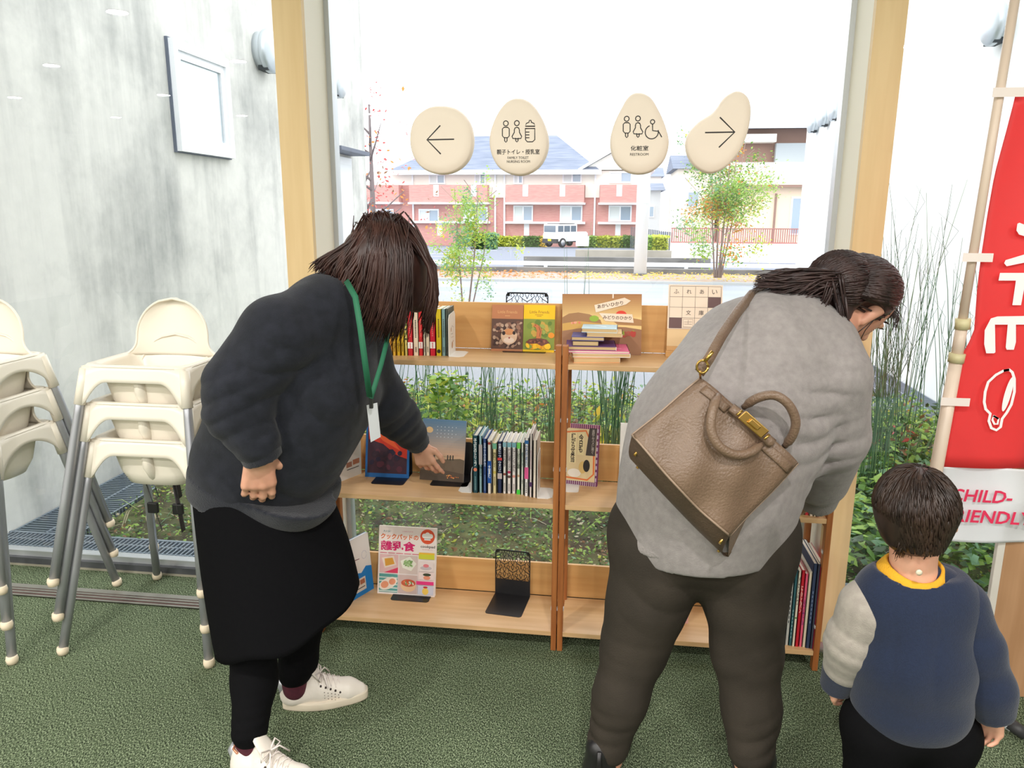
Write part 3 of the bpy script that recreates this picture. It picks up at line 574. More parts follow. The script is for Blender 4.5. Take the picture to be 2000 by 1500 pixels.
reeds(-0.35, 4.4, 34, 0.14, 0.5, 1.0, 'loose thin reeds just left of the middle shelf posts', seed=4)
reeds(0.02, 4.0, 40, 0.045, 0.6, 1.02, 'dense upright tuft of reeds right of the middle shelf posts', seed=5, lean=0.07, rad=0.0032)
reeds(0.42, 4.5, 36, 0.15, 0.6, 1.0, 'thin reeds rising behind the grey sweatshirt', seed=6)
reeds(-1.25, 4.8, 26, 0.2, 0.6, 1.0, 'sparse reeds behind the red and yellow paperbacks', seed=7)
reeds(-0.2, 5.2, 5, 0.35, 1.2, 1.5, 'few very tall single reeds crossing the view of the street', seed=8, lean=0.03, rad=0.002)
reeds(-1.85, 4.6, 7, 0.2, 0.9, 1.75, 'few tall reeds in front of the concrete wall by the high chairs', seed=9, lean=0.04)
reeds(1.72, 4.6, 40, 0.16, 1.0, 1.75, 'tall thin reeds with fine side shoots in front of the white wall, behind the boy', seed=10, lean=0.1, twig=.6)
reeds(1.42, 4.1, 30, 0.07, 0.8, 1.5, 'upright reeds beside the right timber post', seed=11, lean=0.07, twig=.4)
reeds(2.1, 4.6, 30, 0.12, 0.7, 1.45, 'tall reeds close to the leaning banner pole', seed=12, lean=0.08, twig=.4)
def leafy(cx, cy, h, w, n, sz, table, label, seed, grp=None, cat='plant', name='leafy_plant', aspect=0.5, up=0.1, stems=5):
    r = np.random.default_rng(seed); t = thing(name, label, cat, (cx, cy, -0.05), group=grp); st = MB()
    for i in range(stems): a = r.uniform(-1, 1)*w*0.5; b = r.uniform(-1, 1)*w*.3; st.tube([(0, 0, 0), (a*.6, b*.6, h*.5), (a, b, h*0.95)], [.006, .004, .002], M_reed2, 5)
    st.build('stems', t); z = r.random(n)**0.8*h; rad = w*(0.35+0.65*np.sin(np.clip(z/h, 0, 1)*pi*0.9))*0.5; a = r.uniform(0, 6.28, n); q = np.sqrt(r.random(n))
    leaves('foliage', np.stack([np.cos(a)*rad*q, np.sin(a)*rad*q*.7, z], 1), r.uniform(.6, 1.2, n)*sz, pick(n, table, seed), up=up, parent=t, aspect=aspect, seed=seed); return t
leafy(-0.98, 4.35, 0.62, 0.36, 420, 0.06, ((0, 30), (1, 40), (3, 30)), 'bushy light green plant under the top shelf, left of the reeds', 21, up=.3, aspect=.7)
leafy(-0.72, 3.95, 0.34, 0.5, 260, 0.07, ((1, 40), (3, 40), (0, 20)), 'low yellow green plant above the sunset magazine', 22, up=.5, aspect=.8)
leafy(-1.3, 4.1, 0.36, 0.5, 300, 0.06, ((0, 40), (1, 30), (3, 30)), 'low green weeds behind the lanyard', 23, up=.3, aspect=.6)
leafy(0.24, 4.35, 0.34, 0.5, 60, 0.16, ((8, 50), (6, 14), (5, 26), (3, 10)), 'withered yellow broad leaves right of the dense reed tuft', 24, aspect=.6, up=.0)
leafy(-0.02, 4.5, 0.38, 0.18, 12, 0.17, ((3, 60), (8, 40)), 'single bright yellow green broad leaf plant near the middle posts', 25, aspect=.55)
leafy(1.75, 4.5, 0.4, 0.9, 700, 0.06, ((0, 40), (1, 30), (4, 14), (7, 5), (2, 12)), 'thick green and reddish undergrowth below the tall reeds', 26, up=.2)
def tree(label, base, trunk, crown, n, sz, table, seed, grp=None, branches=12, name='tree', tc=(150, 130, 120)):
    r = np.random.default_rng(seed); t = thing(name, label, 'tree', base, group=grp); mt = mat('bark_%d' % tc[0], tc, 0.9); mb = MB(); H = crown[1]
    for (x, rr) in trunk: mb.tube([(x*.3, 0, 0), (x, 0.05, H*.45), (x*1.5, 0, H*.95)], [rr, rr*.75, rr*.25], mt, 8)
    for i in range(branches):
        z = r.uniform(.3, .85)*H; a = r.uniform(0, 6.28); L_ = crown[0]*r.uniform(.5, 1); x = trunk[i % len(trunk)][0]
        mb.tube([(x, 0, z), (x+cos(a)*L_*.5, sin(a)*L_*.5, z+L_*.35), (x+cos(a)*L_, sin(a)*L_, z+L_*.75)], [trunk[0][1]*.35, trunk[0][1]*.22, .006], mt, 5)
    mb.build('trunk', t); cl = r.normal(size=(60, 3))*np.array([crown[0]*.5, crown[0]*.5, H*.2])+[0, 0, crown[2]]
    k = r.integers(0, 60, n); p = cl[k]+r.normal(size=(n, 3))*crown[0]*.14; mi = np.where(r.random(n) < .7, pick(60, table, seed)[k], pick(n, table, seed+1))
    leaves('foliage', p, r.uniform(.6, 1.3, n)*sz, mi, up=.2, parent=t, aspect=.55, seed=seed); return t
tree('bushy young tree turning orange, in front of the white garden wall', (2.5, 19, 0.0), ((-.2, .022), (.1, .03), (.3, .022), (-.05, .025), (.2, .02)), (1.05, 3.3, 1.75), 8000, 0.075, ((0, 26), (1, 40), (6, 10), (3, 16), (9, 12)), 31, branches=22)
tree('young bright green tree in front of the brick apartment block', (-2.35, 12.0, -0.1), ((-.1, .014), (.15, .016), (.3, .012)), (0.5, 2.1, 1.15), 3800, 0.05, ((1, 56), (3, 30), (8, 6), (9, 12)), 32, branches=14)
tree('bare branched tree with a few red leaves beside the concrete wall', (-4.5, 14, -0.1), ((0.02, .07), (-.1, .03)), (0.85, 3.7, 2.3), 420, 0.085, ((7, 60), (6, 18), (4, 10)), 33, branches=20, tc=(120, 110, 112))
def hedge(x0, x1, y, z0, z1, d, n, sz, table, label, seed, name='hedge'):
    r = np.random.default_rng(seed); t = thing(name, label, 'hedge', ((x0+x1)/2, y, z0)); w_ = x1-x0; h = z1-z0
    MB().box((-w_/2+.05, -d/2+.05, 0), (w_/2-.05, d/2-.05, h-.05), G[0], bev=min(.08, h*.2)).build('core', t)
    p = np.stack([r.uniform(-.5, .5, n)*w_, r.uniform(-.5, .5, n)*d, r.random(n)*h], 1); s_ = r.integers(0, 2, n); p[:, 1] = np.where(s_ == 0, -d/2, p[:, 1]); p[:, 2] = np.where(s_ == 1, h, p[:, 2])
    leaves('foliage', p, r.uniform(.6, 1.4, n)*sz, pick(n, table, seed), parent=t, aspect=.8, seed=seed, up=.2); return t
TB = ((1, 30), (3, 40), (0, 20), (8, 6))
a = ony(905, 463, 60); b = ony(1066, 463, 60); hedge(a.x, b.x, 60, -1.1, a.z, 1.0, 2600, 0.2, TB, 'clipped hedge left of the parked car', 41)
a = ony(1130, 463, 60); b = ony(1246, 463, 60); hedge(a.x, b.x, 60, -1.1, a.z, 1.0, 2000, 0.2, TB, 'clipped hedge between the parked car and the white pole', 42)
a = ony(1258, 462, 33); b = ony(1302, 488, 33); hedge(a.x, b.x, 33, b.z-.2, a.z, 1.5, 1500, 0.1, ((1, 30), (3, 60)), 'rounded bright yellow green shrubs right of the white pole', 43, 'shrub')
a = ony(925, 458, 50); b = ony(972, 487, 50); hedge(a.x, b.x, 50, b.z, a.z, 1.2, 900, 0.16, ((2, 50), (9, 40)), 'dark round bush at the left end of the car park', 44, 'shrub')
n = 3200; r_ = np.random.default_rng(9)
tag(leaves('fallen_leaves', np.stack([r_.uniform(-12, 8, n), r_.uniform(19.2, 21.5, n), r_.uniform(-.12, -.06, n)], 1), r_.uniform(.05, .12, n), pick(n, ((7, 30), (6, 30), (8, 30), (4, 20)), 9), up=.8), kind='stuff')['label'] = 'red and yellow fallen leaves scattered on the far sidewalk'
# ------------------------------------------------------------ books and stands on the shelves
M_page = mat('paper_pages', (236, 230, 216), 0.85, c2=(222, 214, 198), scale=6, stretch=(160, 1, 1)); M_pagey = mat('yellowed_pages', (214, 186, 140), 0.85, c2=(198, 168, 122), scale=5, stretch=(1, 1, 160))
M_bkb = mat('black_bookend_metal', (38, 37, 40), 0.32, .3, spec=.6); M_bkw = mat('white_bookend_metal', (240, 238, 234), 0.35)
def book_body(t, th, d, h, m, pages=M_page, soft=False):
    """spine towards -y, thickness along x from 0, height along z"""
    c = 0.0012 if soft else 0.0026; mb = MB()
    mb.box((0, 0, 0), (c, d, h), m); mb.box((th-c, 0, 0), (th, d, h), m); mb.box((0, 0, 0), (th, c, h), m); cv = mb.build('cover', t)
    i = 0.0 if soft else 0.004; MB().box((c, c, i), (th-c, d-max(i, .001), h-max(i, .0012)), pages).build('pages', t); return cv
def spine(t, th, h, items):
    a = Art((0, 0, 0), (1, 0, 0), (0, -1, 0), up=(0, 0, 1))
    for it in items:
        k = it[0]
        if k == 'b': a.rect(0.0002, it[1]*h, th-.0002, it[2]*h, ink(it[3]))
        elif k == 't': a.text(it[1], th/2, (it[2]+it[3])/2*h, (it[3]-it[2])*h, ink(it[4]), w=th*.62, bold=.02, vertical=True)
        elif k == 'o': a.ell(th/2, it[1]*h, th*.36, th*.36, ink(it[2]), 14)
        elif k == 's':                                   # small line of tiny print
            n = it[4]
            for i in range(n): a.rect(th*.38, (it[1]+(it[2]-it[1])*i/n)*h, th*.62, (it[1]+(it[2]-it[1])*(i+.62)/n)*h, ink(it[3]))
    if a.v: return a.build('spine_print', t)
def row(items, z, grp, depth, lab, soft=True, yoff=0.0):
    out = []
    for it in items:
        x0p, x1p, yb, yt, col, desc, sp = it[:7]
        A = onz(x0p, yb, z); B = onz(x1p, yb, z); y = (A.y+B.y)/2+yoff; A = ony(x0p, yb, y); B = ony(x1p, yb, y); T = ony((x0p+x1p)/2, yt, y); th = max(.004, B.x-A.x-.0006); h = T.z-z
        t = thing('book', (lab % desc)+(' in the middle row' if lab == '%s' and len((lab % desc).split()) < 6 else ''), 'book', (A.x, y, z), group=grp); book_body(t, th, depth, h, ink(col), soft=soft); spine(t, th, h, sp); out.append(t)
    return out
Yw, Rd, Cr, Tl, Wh, Nv, Dk = (222, 178, 40), (200, 30, 42), (232, 212, 186), (110, 150, 152), (240, 238, 234), (30, 52, 96), (56, 60, 58)
zt = ZS[2]
S3 = [('s', .45, .8, (90, 80, 50), 9), ('s', .1, .3, (90, 80, 50), 5)]; SW = [('s', .42, .85, (228, 120, 110), 10), ('b', .16, .3, (246, 240, 236)), ('s', .17, .29, (200, 30, 42), 4)]; SB = [('s', .4, .8, (70, 66, 64), 11), ('s', .08, .2, (70, 66, 64), 4)]
row([(744, 751, 694.5, 618, Wh, 'white paperback mostly hidden by the long brown hair', SB), (752, 760, 694.5, 612, (112, 160, 170), 'pale teal paperback beside the orange one', SB), (760.5, 767, 694.5, 610, (220, 150, 50), 'orange paperback between the teal and the yellow ones', SB),
     (767.5, 773.5, 694.5, 610, (226, 176, 52), 'first yellow paperback from the left', S3), (775.5, 782.5, 694.5, 610, (216, 172, 20), 'deep yellow paperback in the middle of the yellow ones', S3), (784, 790, 694.5, 609, (212, 172, 40), 'thin yellow paperback with green specks beside it', S3),
     (791, 796.5, 694.5, 609, (216, 198, 110), 'pale yellow paperback with dots left of the wide red one', [('o', .7, (70, 120, 60)), ('o', .6, (60, 60, 60)), ('o', .5, (120, 150, 70)), ('o', .38, (40, 60, 40))]),
     (797, 807, 694.5, 607, Rd, 'wide red paperback with a white oval near its foot', SW), (808, 818, 694.5, 606, Cr, 'wide cream paperback between two red ones', SB), (818.5, 826.5, 694.5, 605, (208, 34, 38), 'narrow red paperback right of the wide cream one', SW),
     (827.5, 831.8, 694.5, 605, (214, 206, 182), 'thin cream paperback with small drawings', SB), (832.3, 839.8, 694.5, 604, (228, 210, 184), 'cream paperback just left of the brightest red one', SB), (840.2, 851, 694.8, 603.5, (206, 22, 48), 'bright red paperback nearest the white bookend', SW),
     (852.3, 863, 695, 603.5, (214, 186, 18), 'mustard yellow paperback right of the bright red one', [('s', .4, .8, (60, 60, 30), 12), ('o', .1, (40, 40, 30))]), (863.6, 871, 695, 603.5, (124, 158, 160), 'grey blue paperback right of the mustard yellow one', SB), (871.3, 875.5, 695, 603, (84, 92, 82), 'dark green grey paperback touching the white bookend', SB)],
    zt, 'paperbacks on the top shelf', .105, '%s, on the top shelf')
def bookend(lab, foot, plate, h, m, rz=0.0, pattern=False, grp=None):
    """foot (w, d) plate on the shelf in front of an upright of height h; local y back; origin front middle"""
    w, d = foot; t = thing('bookend', lab, 'bookend', plate, rz, group=grp)
    def rr(w, h, r): return [(x+r*cos(a)*1, y+r*sin(a)) for x, y, a0 in ((w-r, h-r, 0), (-w+r, h-r, pi/2)) for a in [a0+pi/2*i/5 for i in range(6)]]
    MB().prism([(-w/2, 0, 0)] + [(p[0], -p[1], 0) for p in [(-a, b) for a, b in rr(w/2, d, .012)]] + [(w/2, 0, 0)], (0, 0, .0016), m).build('foot_plate', t)
    if not pattern: MB().prism([(w/2, 0, 0)] + [(p[0], 0, p[1]) for p in rr(w/2, h, .014)] + [(-w/2, 0, 0)], (0, .0016, 0), m).build('upright', t)
    else:
        mb = MB(); zb = h*.34; r = .014; B = .004
        mb.prism([(w/2, 0, 0), (w/2, 0, zb), (-w/2, 0, zb), (-w/2, 0, 0)], (0, .0016, 0), m)
        for s in (-1, 1): mb.prism([(s*w/2, 0, zb), (s*(w/2-B), 0, zb), (s*(w/2-B), 0, h-r), (s*w/2, 0, h-r)], (0, .0016, 0), m)
        mb.prism([(p[0], 0, p[1]) for p in rr(w/2, h, r)][:6] + [(w/2-r, 0, h-r-.001), (w/2-B-.001, 0, h-r)], (0, .0016, 0), m); mb.prism([(p[0], 0, p[1]) for p in rr(w/2, h, r)][6:] + [(-w/2+B+.001, 0, h-r), (-w/2+r, 0, h-r-.001)], (0, .0016, 0), m); mb.prism([(-w/2+r, 0, h-B*1.4), (w/2-r, 0, h-B*1.4), (w/2-r, 0, h), (-w/2+r, 0, h)], (0, .0016, 0), m)
        c = (w-2*B)/4                                      # scroll work of curled stems and leaves
        def ln(pts, ww): mb.tube([V((x, .0008, z)) for x, z in pts], ww/2, m, 6, flat=.6) if False else mb.prism([(p[0], 0, p[1]) for p in strokepoly(pts, ww)], (0, .0016, 0), m)
        rows = int((h-zb)/c)
        for j in range(rows+1):
            z0 = zb+(h-zb)*j/(rows+1); cz = (h-zb)/(rows+1)
            for i in range(4):
                x = -w/2+B+c*(i+.5); s = 1 if (i+j) % 2 else -1
                ln([(x-s*c*.5, z0), (x-s*c*.1, z0+cz*.25), (x+s*c*.25, z0+cz*.6), (x+s*c*.1, z0+cz*.9), (x-s*c*.15, z0+cz*.75), (x-s*c*.05, z0+cz*.5)], .0026)
                ln([(x+s*c*.5, z0), (x+s*c*.3, z0+cz*.35), (x+s*c*.5, z0+cz*.8), (x+s*c*.5, z0+cz)], .0022); ln([(x-s*c*.5, z0+cz*.3), (x-s*c*.3, z0+cz*.8), (x-s*c*.5, z0+cz)], .0022)
                ln([(x, z0), (x, z0+cz*.3)], .0022)
        mb.build('pierced_upright', t)
    return t
def strokepoly(pts, w):
    pts = [V((p[0], p[1])) for p in pts]; L_, R_ = [], []
    for i, p in enumerate(pts):
        t = (pts[min(i+1, len(pts)-1)]-pts[max(0, i-1)]).normalized(); q = V((-t.y, t.x))*w/2; L_.append(p+q); R_.append(p-q)
    return [(p.x, p.y) for p in L_]+[(p.x, p.y) for p in reversed(R_)]
def side_bookend(lab, x, y0, y1, z, h, foot, sgn, art=None):
    t = thing('bookend', lab, 'bookend', (x, y0, z)); L_ = y1-y0; r = .014
    MB().prism([(0, 0, 0), (0, L_, 0), (0, L_, h-r), (0, L_-r, h), (0, r, h-.004), (0, 0, h-r-.006)], (.0016*sgn, 0, 0), M_bkw).build('upright', t)
    MB().prism([(0, 0, 0), (sgn*(foot-r), 0, 0), (sgn*foot, r, 0), (sgn*foot, L_-r, 0), (sgn*(foot-r), L_, 0), (0, L_, 0)], (0, 0, .0016), M_bkw).build('foot_plate', t)
    if art:
        a = Art((.0017*sgn, 0, 0), (0, 1, 0), (sgn, 0, 0), up=(0, 0, 1)); art(a, L_, h); a.build('printed_drawing', t)
    return t
q = onz(876, 697, zt)
def art1(a, w, h):
    m = ink((196, 150, 110)); a.line([(w*.3, h*.5), (w*.6, h*.48), (w*.72, h*.62), (w*.5, h*.68), (w*.3, h*.6)], .0012, ink((120, 110, 104))); a.ell(w*.35, h*.6, .005, .008, m); a.ell(w*.5, h*.22, .009, .012, m); a.ell(w*.62, h*.3, .004, .004, m); a.line([(w*.3, h*.42), (w*.7, h*.4)], .001, m)
side_bookend('white bookend with faint drawings at the right end of the top shelf paperbacks', q.x, q.y, q.y+.11, zt, .145, .05, 1, art1)
def board(name, lab, cat, bl_, br_, tl_, z, lean, th, art=None, grp=None, edge=None, pages=True, dy=0.0):
    A = onz(*bl_, z); B = onz(*br_, z); A.y += dy; B.y += dy
    ym = 2.648-lean-th; A.y = min(A.y, ym); B.y = min(B.y, ym)
    A = ony(bl_[0], bl_[1], A.y); B = ony(br_[0], br_[1], B.y); A.z = B.z = z
    T = ony(tl_[0], tl_[1], A.y+lean); U = (B-A).normalized(); w = (B-A).length; up = T-A; up = up-U*up.dot(U); h = up.length; up.normalize(); N = U.cross(up); N = N if N.y < 0 else -N
    M = Matrix(((U.x, -N.x, up.x, A.x), (U.y, -N.y, up.y, A.y), (U.z, -N.z, up.z, A.z), (0, 0, 0, 1)))
    t = thing(name, lab, cat, group=grp); t.matrix_world = M; e = edge or ink(Wh)
    if pages:
        mb = MB(); mb.box((0, 0, 0), (w, .0012, h), e); mb.box((0, th-.0012, 0), (w, th, h), e); mb.box((0, 0, 0), (.0012, th, h), e); mb.build('cover', t); MB().box((.0012, .0012, .0008), (w-.0015, th-.0012, h-.001), M_page).build('pages', t)
    else: MB().box((0, 0, 0), (w, th, h), e, bev=min(.0008, th/4)).build('panel', t)
    if art: a = Art((0, 0, 0), (1, 0, 0), (0, -1, 0), up=(0, 0, 1)); art(a, w, h); a.build('cover_print', t)
    return t
I = ink
def speck(a, u0, v0, u1, v1, cols, n, r, seed):
    rr = random.Random(seed)
    for i in range(n): a.ell(rr.uniform(u0+r, u1-r), rr.uniform(v0+r, v1-r), r*rr.uniform(.5, 1), r*rr.uniform(.4, .9), I(rr.choice(cols)), 7, rot=rr.uniform(0, 3))
def lf_brown(a, w, h):
    a.rect(0, 0, w, h, I((190, 124, 84))); a.text('Little Friends', w/2, h*.85, h*.06, I((226, 176, 120)), w=w*.62); a.rect(w*.42, h*.76, w*.58, h*.77, I((226, 176, 120)))
    a.rect(0, .008, w, h*.7, I((96, 66, 56))); speck(a, 0, .008, w, h*.7, [(150, 110, 92), (176, 140, 120), (70, 46, 44), (190, 160, 140), (120, 80, 66)], 90, w*.075, 2)
    a.ell(w*.57, h*.32, w*.26, h*.17, I((224, 190, 164)), 24); a.ell(w*.57, h*.42, w*.16, h*.07, I((206, 140, 92)), 20); a.ell(w*.4, h*.39, w*.055, h*.045, I((52, 34, 32)), 14); a.ell(w*.73, h*.4, w*.05, h*.042, I((52, 34, 32)), 14); a.ell(w*.58, h*.27, w*.06, h*.035, I((206, 120, 116)), 14); a.ell(w*.57, h*.24, w*.17, h*.06, I((236, 214, 200)), 18); a.ell(w*.58, h*.29, w*.03, h*.02, I((170, 90, 90)), 10)
def lf_yellow(a, w, h):
    a.rect(0, 0, w, h, I((246, 200, 16))); a.text('Little Friends', w/2, h*.85, h*.06, I((140, 80, 20)), w=w*.62); a.rect(w*.36, h*.785, w*.62, h*.795, I((160, 90, 20))); a.rect(w*.42, h*.755, w*.57, h*.765, I((160, 90, 20)))
    a.rect(0, .008, w, h*.7, I((134, 150, 62))); speck(a, 0, h*.25, w, h*.7, [(120, 142, 56), (156, 166, 80), (196, 160, 70), (100, 128, 50)], 30, w*.11, 5); a.ell(w*.9, h*.36, w*.1, h*.06, I((236, 150, 40)))
    speck(a, 0, .008, w, h*.2, [(240, 180, 20), (250, 200, 40), (230, 150, 20), (130, 150, 60)], 36, w*.13, 6)
    a.poly([(w*.08, h*.2), (w*.2, h*.27), (w*.5, h*.3), (w*.75, h*.27), (w*.85, h*.2), (w*.6, h*.13), (w*.45, h*.18), (w*.2, h*.17)], I((110, 62, 50))); speck(a, w*.15, h*.17, w*.8, h*.28, [(150, 90, 70), (84, 46, 40)], 16, w*.05, 7)
    a.poly([(w*.42, h*.29), (w*.56, h*.29), (w*.6, h*.42), (w*.56, h*.52), (w*.46, h*.58), (w*.36, h*.6), (w*.32, h*.55), (w*.4, h*.52), (w*.44, h*.44)], I((196, 116, 66))); a.line([(w*.5, h*.54), (w*.555, h*.44), (w*.53, h*.33)], .0015, I((70, 44, 36))); a.ell(w*.39, h*.57, .0015, .0015, I((30, 20, 20)))
board('book', 'small brown photo book with a squirrel face, leaning on the top shelf', 'book', (959, 682), (1020, 683), (962, 595), zt, .03, .008, lf_brown, edge=I((186, 124, 90)))
board('book', 'small bright yellow photo book with a chipmunk, leaning on the top shelf', 'book', (1021, 684), (1082, 685), (1022, 595), zt, .03, .008, lf_yellow, edge=I((240, 196, 20)))
a = onz(977, 688, zt); b = onz(1055, 690, zt); T = ony(1028, 571, a.y+.075)
T = ony(1028, 571, onz(1021, 684, zt).y+.045); yb_ = onz(1021, 684, zt).y+.045
bookend('black pierced bookend behind the two small photo books', (abs(b.x-a.x)+.012, yb_-a.y), ((a.x+b.x)/2+.012, yb_, zt), T.z-zt, M_bkb, pattern=True)
def dusk(a, w, h):
    n = 12
    for i in range(n): k = i/(n-1); a.rect(0, h*(1-.35*k-.035), w, h*(1-.35*k+.0), I((176-0+56*k, 124+70*k, 78+52*k)))
    a.rect(0, h*.3, w, h*.62, I((238, 206, 140))); a.poly([(0, h*.62), (w*.08, h*.68), (w*.2, h*.7), (w*.34, h*.67), (w*.48, h*.58), (w*.5, h*.5), (0, h*.5)], I((168, 124, 84))); a.poly([(0, h*.52), (w*.2, h*.56), (w*.5, h*.52), (w*.5, h*.4), (0, h*.36)], I((214, 168, 90)))
    a.poly([(0, h*.40), (w*.2, h*.44), (w*.5, h*.47), (w*.8, h*.46), (w, h*.42), (w, 0), (0, 0)], I((160, 116, 86))); a.poly([(w*.6, h*.6), (w*.75, h*.64), (w, h*.58), (w, h*.48), (w*.7, h*.5)], I((176, 130, 84)))
    a.ell(w*.4, h*.6, w*.06, h*.05, I((150, 180, 60))); speck(a, w*.08, h*.5, w*.24, h*.56, [(230, 130, 100), (240, 170, 140)], 9, .005, 4)
    a.ell(w*.74, h*.66, w*.07, h*.07, I((226, 66, 48))); speck(a, w*.74, h*.28, w*.96, h*.42, [(190, 70, 60), (150, 170, 60), (170, 90, 70)], 14, .01, 9); a.rect(w*.625, h*.93, w*.645, h, I((240, 220, 200)))
    a.poly([(w*.4, h*.82), (w*.78, h*.94), (w*.86, h*.89), (w*.8, h*.83), (w*.42, h*.7)], I((242, 222, 200))); a.text('あかいひかり', w*.6, h*.825, h*.062, I((96, 62, 44)), bold=.02, rot=.16, w=w*.33)
    a.poly([(w*.46, h*.69), (w*.88, h*.67), (w*.9, h*.53), (w*.54, h*.56)], I((242, 222, 200))); a.text('みどりのひかり', w*.69, h*.615, h*.062, I((96, 62, 44)), bold=.02, rot=-.04, w=w*.36)
board('picture_book', 'large brown picture book with hills at dusk standing behind the pile of books', 'book', (1098, 694), (1252, 694), (1100, 574), zt, .03, .01, dusk, edge=I((230, 206, 170)), dy=.0)
# the pile of lying books, bottom first: pixel corners of the near edge, thickness from photo, turned by rz
zz = zt
pile = [(1120, 1212, 717, .0175, .19, .16, (236, 170, 120), 'bottom book of the pile, orange with a cream spine', (232, 214, 186), 'おいしいごはん', 38),
        (1118, 1232, 702, .013, .16, .15, (240, 236, 230), 'white book lying second from the bottom of the pile', (236, 232, 228), None, 32),
        (1106, 1230, 692, .008, .17, .15, (230, 110, 150), 'pink covered book lying third from the bottom of the pile', (232, 90, 140), None, 30),
        (1106, 1204, 688, .013, .17, .14, (106, 70, 128), 'purple and white book lying in the lower middle of the pile', (238, 232, 236), None, 30),
        (1118, 1166, 678, .0165, .15, .115, (60, 50, 60), 'dark spined paperback lying in the middle of the pile', (52, 44, 52), 'ハルと さくらの', 16),
        (1116, 1180, 665, .0125, .13, .11, (96, 92, 150), 'blue violet paperback lying above the dark spined one', (90, 70, 70), None, 10),
        (1146, 1216, 655, .0125, .12, .11, (228, 196, 150), 'cream paperback lying second from the top of the pile', (224, 214, 206), None, -5),
        (1136, 1206, 642, .0135, .12, .105, (200, 226, 240), 'pale blue paperback on top of the pile', (226, 220, 212), None, 0)]
for (xa, xb, yb, th, ln_, dp, col, desc, scol, txt, ang) in pile:
    Yf = onz(1170, 712, zt).y+.015; A = ony(xa, yb, Yf+.002*(717-yb)*.25); w = max(.085, (ony(xb, yb, Yf)-A).x); t = thing('book', '%s on the top shelf' % desc, 'book', (A.x, A.y, zz), radians({38: 9, 32: 5, 30: 3, 16: 3, 10: 0, -5: 0, 0: -1}[ang]), group='pile of lying books')
    c = .0016; m = I(col); dd = dp*.92
    mb = MB().box((0, 0, 0), (w, dd, c), m).box((0, 0, th-c), (w, dd, th), m).box((w-c, 0, 0), (w, dd, th), I(scol)); mb.build('cover', t); MB().box((.0015, .0015, c), (w-c, dd-.002, th-c), M_pagey if th != .008 else M_page).build('pages', t)
    a = Art((w, 0, 0), (0, 1, 0), (1, 0, 0), up=(0, 0, 1))
    if txt: a.text(txt, dd*.45, th*.5, th*.55, I((240, 236, 230) if scol[0] < 100 else (90, 60, 50)), w=dd*.6)
    b_ = Art((0, 0, th), (1, 0, 0), (0, 0, 1), up=(0, 1, 0)); rr = random.Random(int(th*1e4)+ang)
    for i in range(4): b_.ell(w*rr.uniform(.2, .8), dd*rr.uniform(.2, .8), w*.16, dd*.09, I(tuple(min(255, int(q*.8+60)) for q in col)), 12, rot=rr.random()*3)
    b_.build('cover_print', t)
    if a.v: a.build('spine_print', t)
    zz += th+.0004
# crossword sign
def cross(a, w, h):
    a.rect(0, 0, w, h, I((240, 220, 200))); K = I((110, 96, 90)); D = I((106, 78, 78)); u0, u1, v0, v1 = w*.03, w*.97, h*.02, h*.985; cu, cv = (u1-u0)/4, (v1-v0)/4
    a.rect(u0+3*cu, v0+2*cv, u1, v0+3*cv, D); a.rect(u0, v0, u0+cu, v0+cv, D)
    for i in range(5): a.line([(u0+cu*i, v0), (u0+cu*i, v1)], .0011, K); a.line([(u0, v0+cv*i), (u1, v0+cv*i)], .0011, K)
    for i, c in enumerate('ふれあい'): a.text(c, u0+cu*(i+.5), v0+cv*3.5, cv*.42, I((80, 66, 62)))
    for i, c in enumerate('文庫'): a.text(c, u0+cu*(i+1.5), v0+cv*1.5, cv*.46, I((80, 66, 62)))
    a.line([(u0+cu*1.12, v0+cv*.12), (u0+cu*1.88, v0+cv*.12), (u0+cu*1.88, v0+cv*.88), (u0+cu*1.12, v0+cv*.88)], .0009, K, closed=True); a.line([(u0+cu*1.2, v0+cv*.4), (u0+cu*1.8, v0+cv*.4)], .0009, K); a.line([(u0+cu*1.5, v0+cv*.4), (u0+cu*1.5, v0+cv*.8)], .0009, K); a.line([(u0+cu*1.2, v0+cv*.6), (u0+cu*1.8, v0+cv*.62)], .0008, K)
st = thing('sign_stand', 'wooden stand with a cream crossword board reading ふれあい文庫, right end of top shelf', 'sign'); A = onz(1300, 692, zt); A = ony(1300, 692, min(A.y, 2.58)); A.z = zt; st.location = A; wd = ony(1410, 692, A.y).x-A.x
MB().box((0, 0, 0), (wd, .03, .022), M_back, bev=.002).build('wooden_foot', st)
Tl_ = ony(1310, 556, A.y+.05); T2 = ony(1303, 642, A.y+.03); hz = Tl_.z-zt; zb2 = T2.z-zt
def quadboard(z0, z1, m, nm): k = .05/hz; return MB().prism([(.003, .008+k*z0, z0), (wd-.003, .008+k*z0, z0), (wd-.003, .008+k*z1, z1), (.003, .008+k*z1, z1)], (0, .004, 0), m).build(nm, st)
quadboard(.022, zb2, M_back, 'lower_panel'); quadboard(zb2, hz, I((240, 220, 200)), 'sign_board'); a = Art((.003, .0078+.05/hz*zb2, zb2), (1, 0, 0), (0, -1, .25), up=V((0, .05/hz, 1))); cross(a, wd-.006, hz-zb2); a.build('sign_print', st)
a = Art((.003, .0076+.05/hz*.022, .022), (1, 0, 0), (0, -1, .25), up=V((0, .05/hz, 1))); a.rect(0, .015, wd-.006, zb2-.022, I((228, 196, 150))); a.text('みんなで読もう', wd/2, .034, .008, I((170, 130, 90))); a.build('caption_print', st)
